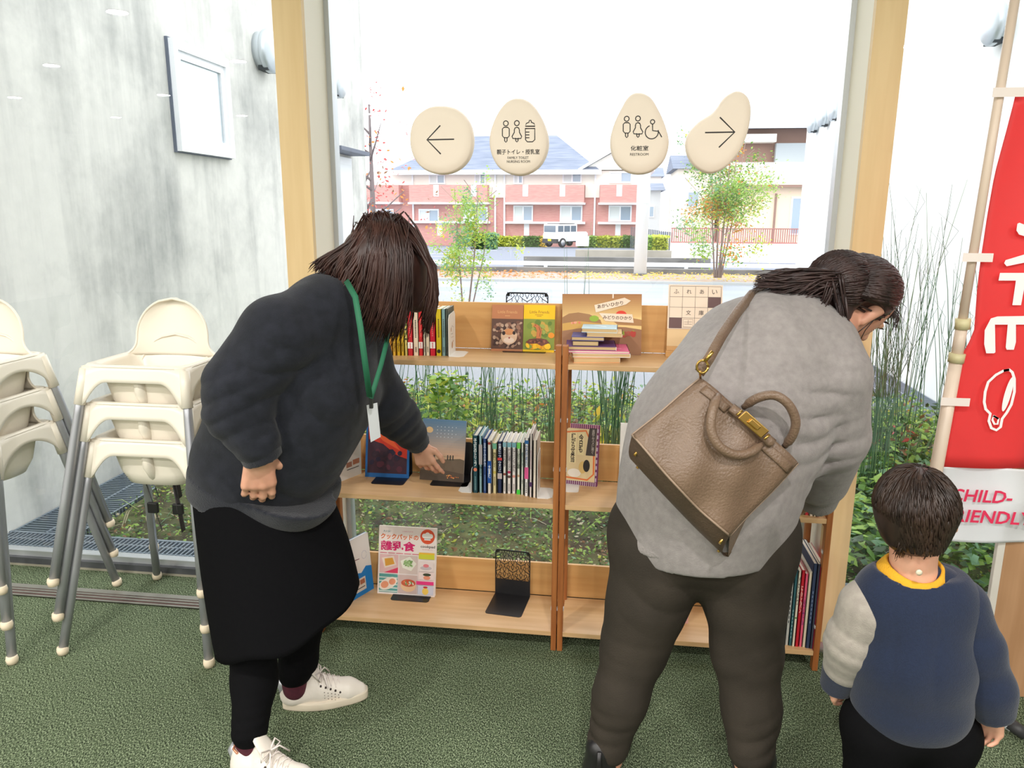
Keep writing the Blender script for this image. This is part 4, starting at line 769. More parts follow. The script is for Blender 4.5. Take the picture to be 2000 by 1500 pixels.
# middle shelf
zm_ = ZS[1]
mid = [(923.6, 934, 962.5, 850.8, (24, 72, 84), 'dark teal book with white title characters, left end of the middle row', [('t', '子ぶたのトリュフ', .47, .95, (236, 238, 236)), ('o', .41, (226, 130, 100)), ('s', .05, .3, (120, 160, 166), 12)], 0),
 (935.5, 942.5, 962.3, 851.5, (142, 178, 186), 'pale blue book beside the dark teal one', [('t', '猫ぐらし', .3, .48, (50, 70, 80)), ('b', .5, .85, (176, 168, 170))]),
 (943.3, 951.2, 963, 857, (44, 74, 132), 'blue book with fine white lettering', [('t', 'おやすみの夜空', .5, .93, (200, 210, 226)), ('s', .05, .35, (120, 150, 190), 10)]),
 (952, 960.2, 964, 860.7, (226, 218, 208), 'white book with a strong blue block on its spine', [('b', .2, .62, (20, 84, 170)), ('t', '大冒険', .3, .55, (236, 240, 244)), ('o', .95, (160, 60, 50))]),
 (962, 970.3, 963.5, 865, (224, 210, 160), 'cream book with a green top and brown title', [('b', .88, .99, (110, 176, 146)), ('t', '絶叫ツレミ', .52, .82, (90, 84, 50)), ('s', .16, .34, (120, 90, 60), 8), ('o', .42, (210, 190, 90))]),
 (971.6, 980.8, 963, 862.5, (34, 48, 88), 'navy book with white title and a red badge', [('t', '世界に一つ', .7, .96, (236, 236, 240)), ('b', .64, .69, (220, 60, 66)), ('t', 'ウォーリー', .42, .62, (236, 236, 240)), ('b', .28, .39, (200, 186, 186))]),
 (981.8, 989.2, 964, 863, (232, 228, 224), 'white book reading この子だれの子', [('b', .9, .99, (130, 176, 190)), ('t', 'この子だれの子', .52, .88, (80, 60, 70)), ('o', .38, (140, 70, 60)), ('s', .05, .22, (120, 110, 110), 6)]),
 (990.2, 998.6, 964, 863.4, (232, 226, 222), 'white book reading おしゃれ怪盗クリスタル', [('b', .9, .99, (120, 172, 186)), ('t', 'おしゃれ怪盗クリスタル', .46, .88, (80, 60, 80)), ('o', .42, (186, 40, 90)), ('o', .33, (90, 60, 60)), ('s', .05, .2, (120, 110, 110), 6)]),
 (999.4, 1007.8, 964, 863.8, (230, 224, 222), 'white book reading ピアニッシモ with a pink face', [('b', .9, .99, (120, 172, 186)), ('t', 'ピアニッシモこまどり', .42, .88, (110, 96, 100)), ('o', .34, (220, 150, 140)), ('s', .05, .2, (120, 110, 110), 6)]),
 (1009, 1016.2, 965.5, 864, (226, 226, 214), 'book with bright green ends reading こぐまのケーキ屋', [('b', .88, .995, (110, 206, 90)), ('b', .0, .09, (60, 200, 60)), ('t', 'ことばのマーチ物語', .5, .86, (60, 90, 60)), ('o', .36, (196, 160, 130))]),
 (1016.8, 1022.8, 966.5, 865, (216, 220, 208), 'pale grey green book with thin lettering', [('t', '銀河ドロップ', .55, .82, (110, 140, 140)), ('s', .22, .3, (90, 90, 90), 3)]),
 (1024, 1032, 969, 855.5, (232, 230, 228), 'white book with a blue title and magenta strip', [('b', .9, .96, (40, 100, 160)), ('t', '今を初めて走りたい', .52, .88, (60, 90, 150)), ('b', .3, .5, (226, 90, 150)), ('s', .06, .25, (80, 80, 80), 6)]),
 (1033.2, 1039.4, 971, 847.3, (222, 212, 208), 'tall pale pink book near the right end of the middle row', [('s', .45, .75, (190, 150, 160), 12), ('b', .17, .24, (70, 40, 90))]),
 (1040, 1047.6, 972.2, 860, (226, 214, 200), 'cream book at the right end of the middle row', [('s', .4, .9, (220, 204, 190), 12)])]
row([m_[:7] for m_ in mid], zm_, 'upright books in the middle row', .13, '%s', soft=False, yoff=.0)
q = onz(921, 963, zm_); side_bookend('white bookend at the left end of the middle row of books', q.x, q.y, q.y+.1, zm_, .09, .05, -1)
q = onz(1048.5, 973.5, zm_)
def art2(a, w, h): a.ell(w*.42, h*.58, .009, .034, I((190, 96, 66)), 20); a.rect(w*.3, h*.18, w*.33, h*.4, I((210, 150, 120))); a.ell(w*.3, h*.2, .003, .008, I((210, 150, 120)))
side_bookend('white bookend with a reddish brown oval at the right end of the middle row', q.x, q.y, q.y+.105, zm_, .155, .052, 1, art2)
def lava(a, w, h):
    a.rect(0, 0, w, h, I((28, 104, 176))); b = .008; a.rect(b, b*2, w-b, h-b, I((64, 34, 52))); a.poly([(b, h*.95), (w*.7, h*.95), (w-b, h*.6), (w-b, h*.32), (w*.7, h*.38), (w*.4, h*.55), (b*1.5, h*.62)], I((214, 56, 36))); a.poly([(w*.1, h*.8), (w*.5, h*.72), (w*.8, h*.45), (w*.4, h*.6)], I((240, 96, 50)))
    speck(a, b, b*2, w*.9, h*.5, [(50, 28, 48), (90, 40, 60), (40, 30, 60)], 26, .014, 3); a.text('地球', w*.25, h*.75, .014, I((250, 240, 230)))
board('picture_book', 'blue framed picture book with a red and purple landscape beside the reaching hand', 'book', (713, 931), (798, 935), (716, 812), zm_, .045, .006, lava, edge=I((28, 104, 176)))
a = onz(722, 945, zm_); b = onz(781, 946, zm_); bookend('black bookend under the blue framed picture book', (abs(b.x-a.x)+.012, onz(713, 931, zm_).y+.06-a.y), ((a.x+b.x)/2+.008, onz(713, 931, zm_).y+.06, zm_), .13, M_bkb)
def sunset(a, w, h):
    n = 14
    for i in range(n): k = i/(n-1); c = (92+110*k, 128+38*k, 160-20*k); a.rect(0, h*(1-.58*(i+1)/n), w, h*(1-.58*i/n), I(c))
    a.ell(w*.17, h*.82, w*.08, h*.05, I((224, 190, 140)))
    for j in range(4):
        for i in range(6-j % 2): a.ell(w*(.35+.085*i), h*(.88-.055*j), .0016, .0016, I((214, 222, 232)), 8)
    a.rect(0, 0, w, h*.42, I((206, 170, 140))); a.poly([(0, h*.22), (w*.2, h*.26), (w*.3, h*.34), (w*.62, h*.36), (w*.9, h*.38), (w, h*.36), (w, 0), (0, 0)], I((106, 90, 74))); a.poly([(0, h*.16), (w*.35, h*.2), (w, h*.14), (w, 0), (0, 0)], I((84, 70, 58)))
    for i in range(16): a.rect(w*(.2+.035*i), h*.33, w*(.203+.035*i), h*.405, I((96, 110, 86)))
    a.rect(w*.2, h*.40, w*.76, h*.405, I((110, 120, 90)))
    for u in (.31, .42, .62, .68, .74): a.rect(w*(u-.012), h*.35, w*(u+.012), h*.41, I((50, 46, 46))); a.ell(w*u, h*.42, .0022, .0026, I((50, 46, 46)), 8)
    speck(a, w*.6, h*.04, w*.92, h*.12, [(226, 130, 70), (240, 190, 110), (190, 90, 50)], 18, .003, 8)
board('magazine', 'magazine with people on a lookout at sunset, touched by the reaching hand', 'magazine', (820, 936), (905, 943), (831, 817), zm_, .05, .004, sunset, edge=I((160, 150, 140)))
a = onz(832, 948, zm_); b = onz(906, 951, zm_); bookend('black bookend under the sunset magazine', (abs(b.x-a.x)+.0, onz(820, 936, zm_).y+.065-a.y), ((a.x+b.x)/2+.012, onz(820, 936, zm_).y+.065, zm_), .13, M_bkb)
def leaf1(a, w, h): a.ell(w*.6, h*.62, .007, .01, I((150, 140, 136))); a.rect(w*.4, h*.22, w*.62, h*.32, I((180, 130, 110))); a.rect(w*.66, h*.24, w*.92, h*.34, I((196, 130, 100))); a.rect(w*.42, h*.17, w*.9, h*.185, I((80, 76, 76)))
board('booklet', 'white booklet with small brown drawings beside the black skirt, on the middle shelf', 'booklet', (657, 944), (706, 925), (664, 840), zm_, .02, .006, leaf1)
q = onz(648, 943, zm_); t = thing('book', 'red book edge peeking out beside the black skirt on the middle shelf', 'book', (q.x, q.y, zm_)); book_body(t, .016, .1, .12, I((196, 40, 46)))
def bento(a, w, h):
    a.rect(0, 0, w, h, I((120, 56, 100)));
    for i in range(16): a.rect(w*(i*.062), h*.93, w*(i*.062+.02), h, I((226, 170, 180))); a.rect(w*(i*.062), 0, w*(i*.062+.02), h*.07, I((206, 190, 200)))
    for i in range(9): a.rect(w*.93, h*(.08+i*.1), w*.97, h*(.14+i*.1), I((200, 180, 200)))
    a.rect(w*.0, h*.07, w*.92, h*.93, I((228, 206, 160))); a.line([(w*.03, h*.86), (w*.6, h*.9), (w*.86, h*.6), (w*.88, h*.2), (w*.7, h*.1), (w*.03, h*.12)], .006, I((226, 120, 60)))
    a.rect(w*.14, h*.36, w*.33, h*.86, I((236, 220, 170))); a.rect(w*.37, h*.5, w*.56, h*.86, I((236, 220, 170))); a.text('嫌がらせ弁当', w*.235, h*.61, h*.48, I((60, 44, 40)), w=w*.14, bold=.03, vertical=True); a.text('今日も', w*.465, h*.69, h*.3, I((60, 44, 40)), w=w*.14, bold=.03, vertical=True)
    a.poly([(w*.62, h*.5), (w*.9, h*.5), (w*.92, h*.95), (w*.7, h*.95)], I((70, 60, 58))); a.text('高校ムスメに捧ぐ', w*.82, h*.73, h*.4, I((200, 190, 180)), w=w*.08, vertical=True)
    a.ell(w*.3, h*.2, w*.2, h*.07, I((246, 238, 224))); a.ell(w*.55, h*.3, w*.12, h*.1, I((224, 190, 120))); a.ell(w*.66, h*.33, w*.1, h*.1, I((40, 34, 34)))
board('book', 'purple edged comic book with vertical black title characters, left end of right middle shelf', 'book', (1101, 944), (1166, 951), (1103, 826), zm_, .03, .012, bento, edge=I((120, 60, 104)))
a = onz(1103, 961, zm_); b = onz(1131, 962, zm_); bookend('white bookend foot sticking out under the purple edged comic book', (.05, onz(1101, 944, zm_).y+.05-a.y), ((a.x+b.x)/2-.002, onz(1101, 944, zm_).y+.05, zm_), .1, M_bkw)
def ka(a, w, h): a.text('か', w*.8, h*.62, .016, I((60, 56, 58))); a.ell(w*.28, h*.3, .006, .007, I((50, 46, 50))); a.line([(w*.3, h*.26), (w*.5, h*.2)], .002, I((50, 46, 50)))
board('booklet', 'white booklet half hidden by the grey sweatshirt on the right middle shelf', 'booklet', (1208, 945), (1262, 950), (1210, 826), zm_, .03, .008, ka)
row([(1560, 1570, 1005, 900, (70, 150, 60), 'green book mostly hidden under the grey sleeve', SB), (1572, 1580, 1006, 905, (200, 50, 60), 'small red book mostly hidden under the grey sleeve', SW), (1581, 1588, 1008, 910, (226, 210, 190), 'cream book mostly hidden under the grey sleeve', SB), (1589, 1594, 1009, 915, (190, 176, 150), 'beige book mostly hidden under the grey sleeve', SB), (1595, 1600, 1010, 920, (150, 100, 90), 'brown book mostly hidden under the grey sleeve', SB)], zm_, 'books under the sleeve', .1, '%s', soft=True)
# bottom shelf
zb_ = ZS[0]
def cook(a, w, h):
    a.rect(0, 0, w, h, I((244, 232, 228))); a.text('大人気!', w*.14, h*.925, h*.035, I((110, 150, 160)), bold=.02); a.text('いちばんたよれる', w*.5, h*.935, h*.018, I((214, 80, 130)))
    a.text('クックパッドの', w*.36, h*.85, h*.082, I((222, 110, 50)), w=w*.66, bold=.035); a.text('離乳食', w*.34, h*.715, h*.145, I((216, 30, 110)), w=w*.6, bold=.045); a.text('cookpad', w*.855, h*.725, h*.05, I((70, 60, 56)), w=w*.25, bold=.02); a.text('みんなの人気レシピ', w*.85, h*.685, h*.016, I((214, 80, 60)))
    a.ell(w*.845, h*.875, w*.125, w*.125, I((226, 84, 44)), 36); W_ = I((246, 244, 240))
    for du, dv, r in ((-.055, .012, .04), (0, .03, .045), (.055, .012, .04)): a.ell(w*(.845+du), h*.875+w*dv, w*r, w*r, W_, 16)
    a.rect(w*.79, h*.875-w*.06, w*.9, h*.875, W_); a.rect(w*.79, h*.875-w*.04, w*.9, h*.875-w*.032, I((60, 50, 46)))
    for i in range(5): a.rect(w*(.03+.14*i), h*.602, w*(.15+.14*i), h*.612, I((214, 80, 110)))
    def cell(u0, v0, u1, v1, bg): a.rect(w*u0, h*v0, w*u1, h*v1, I(bg))
    cell(.03, .315, .35, .585, (232, 190, 190)); a.poly([(w*.1, h*.315), (w*.35, h*.4), (w*.35, h*.315)], I((226, 60, 100))); a.poly([(w*.06, h*.53), (w*.27, h*.57), (w*.32, h*.44), (w*.12, h*.38)], I((244, 226, 214))); a.poly([(w*.11, h*.52), (w*.25, h*.54), (w*.29, h*.45), (w*.13, h*.41)], I((228, 164, 60)))
    cell(.37, .315, .69, .585, (214, 196, 190)); a.poly([(w*.39, h*.5), (w*.55, h*.57), (w*.67, h*.47), (w*.58, h*.36), (w*.43, h*.4)], I((236, 234, 220))); speck(a, w*.43, h*.41, w*.62, h*.53, [(150, 184, 120), (176, 206, 150), (120, 160, 90)], 30, w*.025, 3)
    cell(.03, .03, .35, .30, (90, 160, 156));
    for i in range(5): a.rect(w*.03, h*(.04+.05*i), w*.35, h*(.055+.05*i), I((220, 228, 222)))
    a.ell(w*.19, h*.16, w*.17, h*.08, I((240, 226, 214)), 24, rot=.5); a.ell(w*.13, h*.14, w*.07, h*.05, I((236, 156, 120)), rot=.5); a.ell(w*.26, h*.19, w*.06, h*.045, I((232, 150, 116)), rot=.5)
    cell(.37, .03, .69, .30, (206, 180, 176)); a.ell(w*.54, h*.14, w*.13, h*.085, I((232, 190, 150)), 24); a.ell(w*.54, h*.185, w*.125, h*.055, I((196, 90, 60)), 24); speck(a, w*.43, h*.14, w*.65, h*.23, [(230, 120, 70), (236, 226, 214), (120, 150, 80), (214, 70, 50)], 30, w*.02, 5)
    cell(.71, .55, .98, .64, (214, 214, 60)); a.rect(w*.72, h*.62, w*.98, h*.645, I((240, 190, 60))); cell(.72, .37, .96, .51, (238, 224, 222)); a.ell(w*.84, h*.42, w*.1, h*.03, I((200, 190, 196))); a.ell(w*.84, h*.455, w*.05, h*.025, I((230, 130, 140)))
    cell(.71, .25, .98, .36, (238, 218, 216)); a.ell(w*.86, h*.28, w*.06, h*.03, I((236, 150, 120))); a.ell(w*.86, h*.325, w*.07, h*.022, I((60, 70, 50))); a.rect(w*.68, h*.175, w*.98, h*.225, I((232, 50, 130))); cell(.71, .03, .98, .165, (206, 206, 222)); a.ell(w*.84, h*.08, w*.055, h*.05, I((240, 200, 90))); a.ell(w*.84, h*.14, w*.04, h*.015, I((200, 50, 50)))
board('magazine', 'white cooking magazine with food photos and large magenta title, on the bottom shelf', 'magazine', (737, 1160), (849, 1163), (736, 1026), zb_, .055, .012, cook, edge=I((244, 236, 232)), dy=.02)
a = onz(762, 1172, zb_); b = onz(832, 1176, zb_); bookend('black bookend foot in front of the cooking magazine', (abs(b.x-a.x)+.01, onz(737, 1160, zb_).y+.10-a.y), ((a.x+b.x)/2+.004, onz(737, 1160, zb_).y+.10, zb_), .12, M_bkb)
a = onz(951, 1199, zb_); b = onz(1024, 1203, zb_); c = onz(1001, 1162, zb_); T = ony(1001, 1075, c.y)
bookend('empty black pierced bookend standing alone on the left bottom shelf', (abs(b.x-a.x), abs(c.y-a.y)+.004), (c.x, c.y, zb_), T.z-zb_, M_bkb, rz=-.1, pattern=True)
def seal(a, w, h):
    a.rect(0, 0, w, h, I((232, 226, 222))); a.poly([(0, 0), (w, 0), (w, h*.42), (w*.8, h*.46), (w*.62, h*.38), (w*.5, h*.4), (w*.3, h*.3), (w*.1, h*.32), (0, h*.24)], I((30, 130, 206))); a.rect(w*.38, h*.08, w*.74, h*.3, I((226, 216, 206))); a.rect(w*.42, h*.19, w*.52, h*.26, I((150, 140, 136))); a.rect(w*.54, h*.19, w*.71, h*.27, I((180, 110, 80))); a.rect(w*.42, h*.13, w*.7, h*.145, I((60, 60, 60)))
    a.poly([(w*.3, h*.36), (w*.36, h*.36), (w*.42, h*.55), (w*.36, h*.62), (w*.28, h*.6), (w*.3, h*.5)], I((60, 40, 50))); a.ell(w*.38, h*.66, w*.05, h*.05, I((110, 60, 80))); a.ell(w*.39, h*.73, w*.03, h*.022, I((120, 60, 60))); a.line([(w*.42, h*.64), (w*.6, h*.63)], .003, I((120, 66, 80))); a.line([(w*.78+.013*cos(q), h*.66+.016*sin(q)) for q in [i*.5 for i in range(13)]], .0008, I((130, 130, 170))); a.rect(w*.08, h*.78, w*.14, h*.9, I((150, 150, 150)))
board('picture_book', 'white and blue picture book showing a dark coated figure, beside the black skirt', 'book', (677, 1181), (730, 1142), (668, 1064), zb_, .02, .012, seal, edge=I((30, 130, 206)))
for (x, y, th, h, col, lb) in ((662, 1186, .014, .175, (226, 220, 214), 'off white book standing left of the white and blue picture book'), (668, 1172, .010, .2, (60, 180, 180), 'turquoise book behind the white and blue picture book'), (654, 1172, .012, .22, (206, 222, 240), 'pale blue book at the left end of the bottom shelf')):
    q = onz(x, y, zb_); t = thing('book', lb, 'book', (q.x, q.y, zb_), .35); book_body(t, th, .12, h, I(col))
def pink(a, w, h): a.rect(0, 0, w, h, I((214, 160, 150))); speck(a, 0, 0, w, h*.8, [(236, 210, 204), (206, 120, 110), (226, 180, 160), (180, 90, 80)], 50, .012, 4)
board('booklet', 'pink booklet seen between the legs of the woman with the bag', 'booklet', (1306, 1216), (1344, 1218), (1312, 1122), zb_, .03, .006, pink, edge=I((226, 190, 186)))
a = onz(1285, 1230, zb_); b = onz(1318, 1231, zb_); bookend('small black bookend foot in front of the pink booklet', (.055, onz(1306, 1216, zb_).y+.05-a.y), ((a.x+b.x)/2+.004, onz(1306, 1216, zb_).y+.05, zb_), .1, M_bkb)
row([(1500, 1507, 1254, 1122, (216, 206, 180), 'cream picture book, first visible past the olive trouser leg', SB), (1507.5, 1514, 1255, 1120, (226, 214, 190), 'second cream picture book past the olive trouser leg', SB), (1514.5, 1525, 1258, 1118, (224, 206, 170), 'wide cream picture book with red specks', [('s', .2, .9, (200, 80, 60), 9)]), (1525.6, 1532.5, 1259, 1114, (72, 96, 160), 'blue footed picture book right of the cream ones', [('b', .25, .99, (214, 196, 160))]),
     (1533, 1539.5, 1260, 1113, (186, 186, 180), 'grey picture book left of the teal one', [('s', .3, .9, (60, 60, 70), 10)]), (1540, 1546, 1261, 1112, (44, 92, 100), 'teal picture book in the bottom right row', [('s', .1, .5, (150, 180, 180), 8)]), (1546.5, 1552, 1262, 1114, (226, 216, 196), 'cream picture book with dark letters right of the teal one', [('t', 'どうぶつ', .55, .92, (50, 46, 46)), ('o', .38, (70, 140, 60))]),
     (1552.6, 1559.5, 1263, 1113, (190, 20, 40), 'bright red picture book in the bottom right row', [('t', 'にんじんパン', .45, .8, (240, 220, 200))]), (1560, 1566, 1263, 1120, (226, 90, 120), 'pink picture book with purple letters', [('t', 'ふうせん', .3, .7, (110, 40, 120))]), (1566.6, 1573, 1264, 1117, (222, 206, 180), 'plain cream picture book between the pink and the navy ones', []),
     (1573.6, 1581, 1266, 1100, (48, 62, 92), 'navy picture book taller than its neighbours', [('s', .3, .7, (120, 140, 170), 8)]), (1581.5, 1587, 1267, 1101, (70, 76, 92), 'dark slate picture book beside the navy one', []), (1587.5, 1598, 1270, 1108, (206, 26, 76), 'crimson picture book with white and green letter blocks, right end', [('b', .38, .86, (230, 214, 190)), ('t', '三びきの小人', .6, .85, (200, 30, 60)), ('t', '大冒険', .4, .58, (50, 140, 70))])],
    zb_, 'picture books at the right end of the bottom shelf', .20, '%s', soft=True)
# ------------------------------------------------------------ pebble signs on the glass
M_peb = mat('beige_sign_body', (250, 236, 220), 0.55); Kb = mat('sign_black_print', (38, 34, 34), 0.6)
def pebble(lab, outline, art):
    """outline in pixels on the glass, thick rounded body"""
    P_ = [ony(x, y, 2.745) for x, y in outline]; c = sum(P_, V())/len(P_); pts = [(p.x-c.x, p.z-c.z) for p in P_]
    n = len(pts); sm = []
    for i in range(n):
        a, b, d, e = [V((*pts[(i+k) % n],)) for k in (-1, 0, 1, 2)]
        for t in (0, .2, .4, .6, .8): sm.append(.5*((2*b)+(d-a)*t+(2*a-5*b+4*d-e)*t*t+(3*b-a-3*d+e)*t*t*t))
    t_ = thing('pebble_sign', lab, 'sign', (c.x, 2.765, c.z)); mb = MB(); k = len(sm); vs = []
    prof = [(1.0, 0), (1.0, -.008), (.985, -.018), (.95, -.026), (.88, -.031), (.78, -.0325), (.4, -.0325)]
    def sc(p, s): q = V((p.x, p.y)); L_ = q.length; return q*(1-(1-s)*.075/max(L_, .001)) if s > .75 else q*(.55 if s < .5 else .8)
    for s, y in prof:
        for p in sm: q = sc(p, s) if s != .78 else p*.72; q = p*.35 if s == .4 else q; vs.append((q.x, y, q.y))
    fs = [(i*k+j, i*k+(j+1) % k, (i+1)*k+(j+1) % k, (i+1)*k+j) for i in range(len(prof)-1) for j in range(k)]
    mb.add(vs, fs, M_peb, True); e = vs[-k:]; mb.add(e, [tuple(range(k))], M_peb); e = vs[:k]; mb.add(e, [tuple(range(k))[::-1]], M_peb); mb.build('sign_body', t_)
    a = Art((0, -.0325, 0), (1, 0, 0), (0, -1, 0), up=(0, 0, 1)); f = lambda x, y: ((ony(x, y, 2.7325)-c).x, (ony(x, y, 2.7325)-c).z); art(a, f); a.build('sign_print', t_); return t_
def person_icon(a, f, x, y, s, skirt):
    w = .0032; r = 5.2*s; c = f(x, y); u = lambda dx, dy: f(x+dx*s, y+dy*s); R0 = f(x+r, y)[0]-c[0]
    a.line([(c[0]+R0*cos(q), c[1]+R0*sin(q)) for q in [i*2*pi/18 for i in range(18)]], w, Kb, closed=True)
    if skirt: b = [(0, 9), (4, 10.5), (5.5, 15), (5.5, 20), (10.5, 29), (9, 33), (0, 34), (-9, 33), (-10.5, 29), (-5.5, 20), (-5.5, 15), (-4, 10.5)]
    else: b = [(-4, 8.5), (4, 8.5), (7.5, 12), (7.5, 27), (4, 31), (-4, 31), (-7.5, 27), (-7.5, 12)]
    a.line([u(*q) for q in b], w, Kb, closed=True); a.line([u(-2.6, 32), u(-2.6, 38), u(0, 41), u(2.6, 38), u(2.6, 32)], w, Kb)
def p_left(a, f): a.line([f(887, 272), f(836, 273)], .0045, Kb); a.line([f(860, 245), f(834, 273), f(861, 301)], .0045, Kb)
def p_fam(a, f):
    person_icon(a, f, 988, 241, .9, 0); person_icon(a, f, 1009.5, 240.5, .9, 1); u = lambda x, y: f(x, y)
    a.line([u(1026, 251), u(1044.5, 251), u(1044.5, 273), u(1040, 277), u(1030, 277), u(1026.5, 273)], .0032, Kb, closed=True); a.line([u(1026, 246.5), u(1045, 246.5), u(1043, 241), u(1038, 239), u(1037, 235), u(1034, 235), u(1033, 239), u(1028, 241)], .0032, Kb, closed=True)
    for y in (258, 263.5, 269): a.line([u(1027, y), u(1034, y)], .003, Kb)
    q = f(1012, 296.5); a.text('親子トイレ・授乳室', q[0], q[1], .0175, Kb, w=.150, bold=.01); q = f(1012, 308); a.text('FAMILY TOILET', q[0], q[1], .0085, Kb, w=.074); q = f(1012.5, 315.5); a.text('NURSING ROOM', q[0], q[1], .0085, Kb, w=.081)
def p_rest(a, f):
    person_icon(a, f, 1224, 232, .9, 0); person_icon(a, f, 1246, 231.5, .9, 1); u = f; c = f(1273, 258); R0 = .022
    a.line([(c[0]+R0*cos(q), c[1]+R0*sin(q)) for q in [pi*.62+i*(1.55*pi)/20 for i in range(20)]], .0032, Kb); c2 = f(1274.5, 238); a.line([(c2[0]+.007*cos(q), c2[1]+.007*sin(q)) for q in [i*2*pi/16 for i in range(16)]], .003, Kb, closed=True)
    a.line([u(1274.5, 243), u(1274.5, 255), u(1286, 256.5), u(1292.5, 268)], .0034, Kb)
    q = f(1249, 289.5); a.text('化粧室', q[0], q[1], .0165, Kb, w=.060, bold=.01); q = f(1248.5, 301.5); a.text('RESTROOM', q[0], q[1], .0085, Kb, w=.062)
def p_right(a, f): a.line([f(1377, 259), f(1434, 258)], .0045, Kb); a.line([f(1406, 229), f(1435, 258), f(1404, 288)], .0045, Kb)
pebble('round beige pebble sign with a left pointing arrow on the glass', [(862, 206), (895, 214), (918, 240), (925, 275), (917, 310), (893, 334), (862, 341), (830, 332), (808, 308), (800, 272), (808, 235), (832, 212)], p_left)
pebble('beige egg shaped sign with the family toilet and baby bottle pictograms', [(1012, 191), (1036, 200), (1056, 226), (1070, 262), (1070, 295), (1055, 325), (1030, 341), (1003, 342), (975, 328), (959, 300), (956, 265), (968, 228), (988, 200)], p_fam)
pebble('beige egg shaped sign with the restroom and wheelchair pictograms', [(1247, 180), (1270, 189), (1287, 215), (1300, 245), (1307, 278), (1298, 312), (1275, 334), (1248, 341), (1220, 334), (1199, 312), (1191, 280), (1198, 245), (1212, 214), (1228, 188)], p_rest)
pebble('bean shaped beige sign with a right pointing arrow on the glass', [(1440, 177), (1460, 188), (1467, 212), (1463, 250), (1447, 292), (1420, 325), (1388, 339), (1359, 327), (1341, 300), (1341, 268), (1362, 240), (1394, 218), (1415, 190)], p_right)
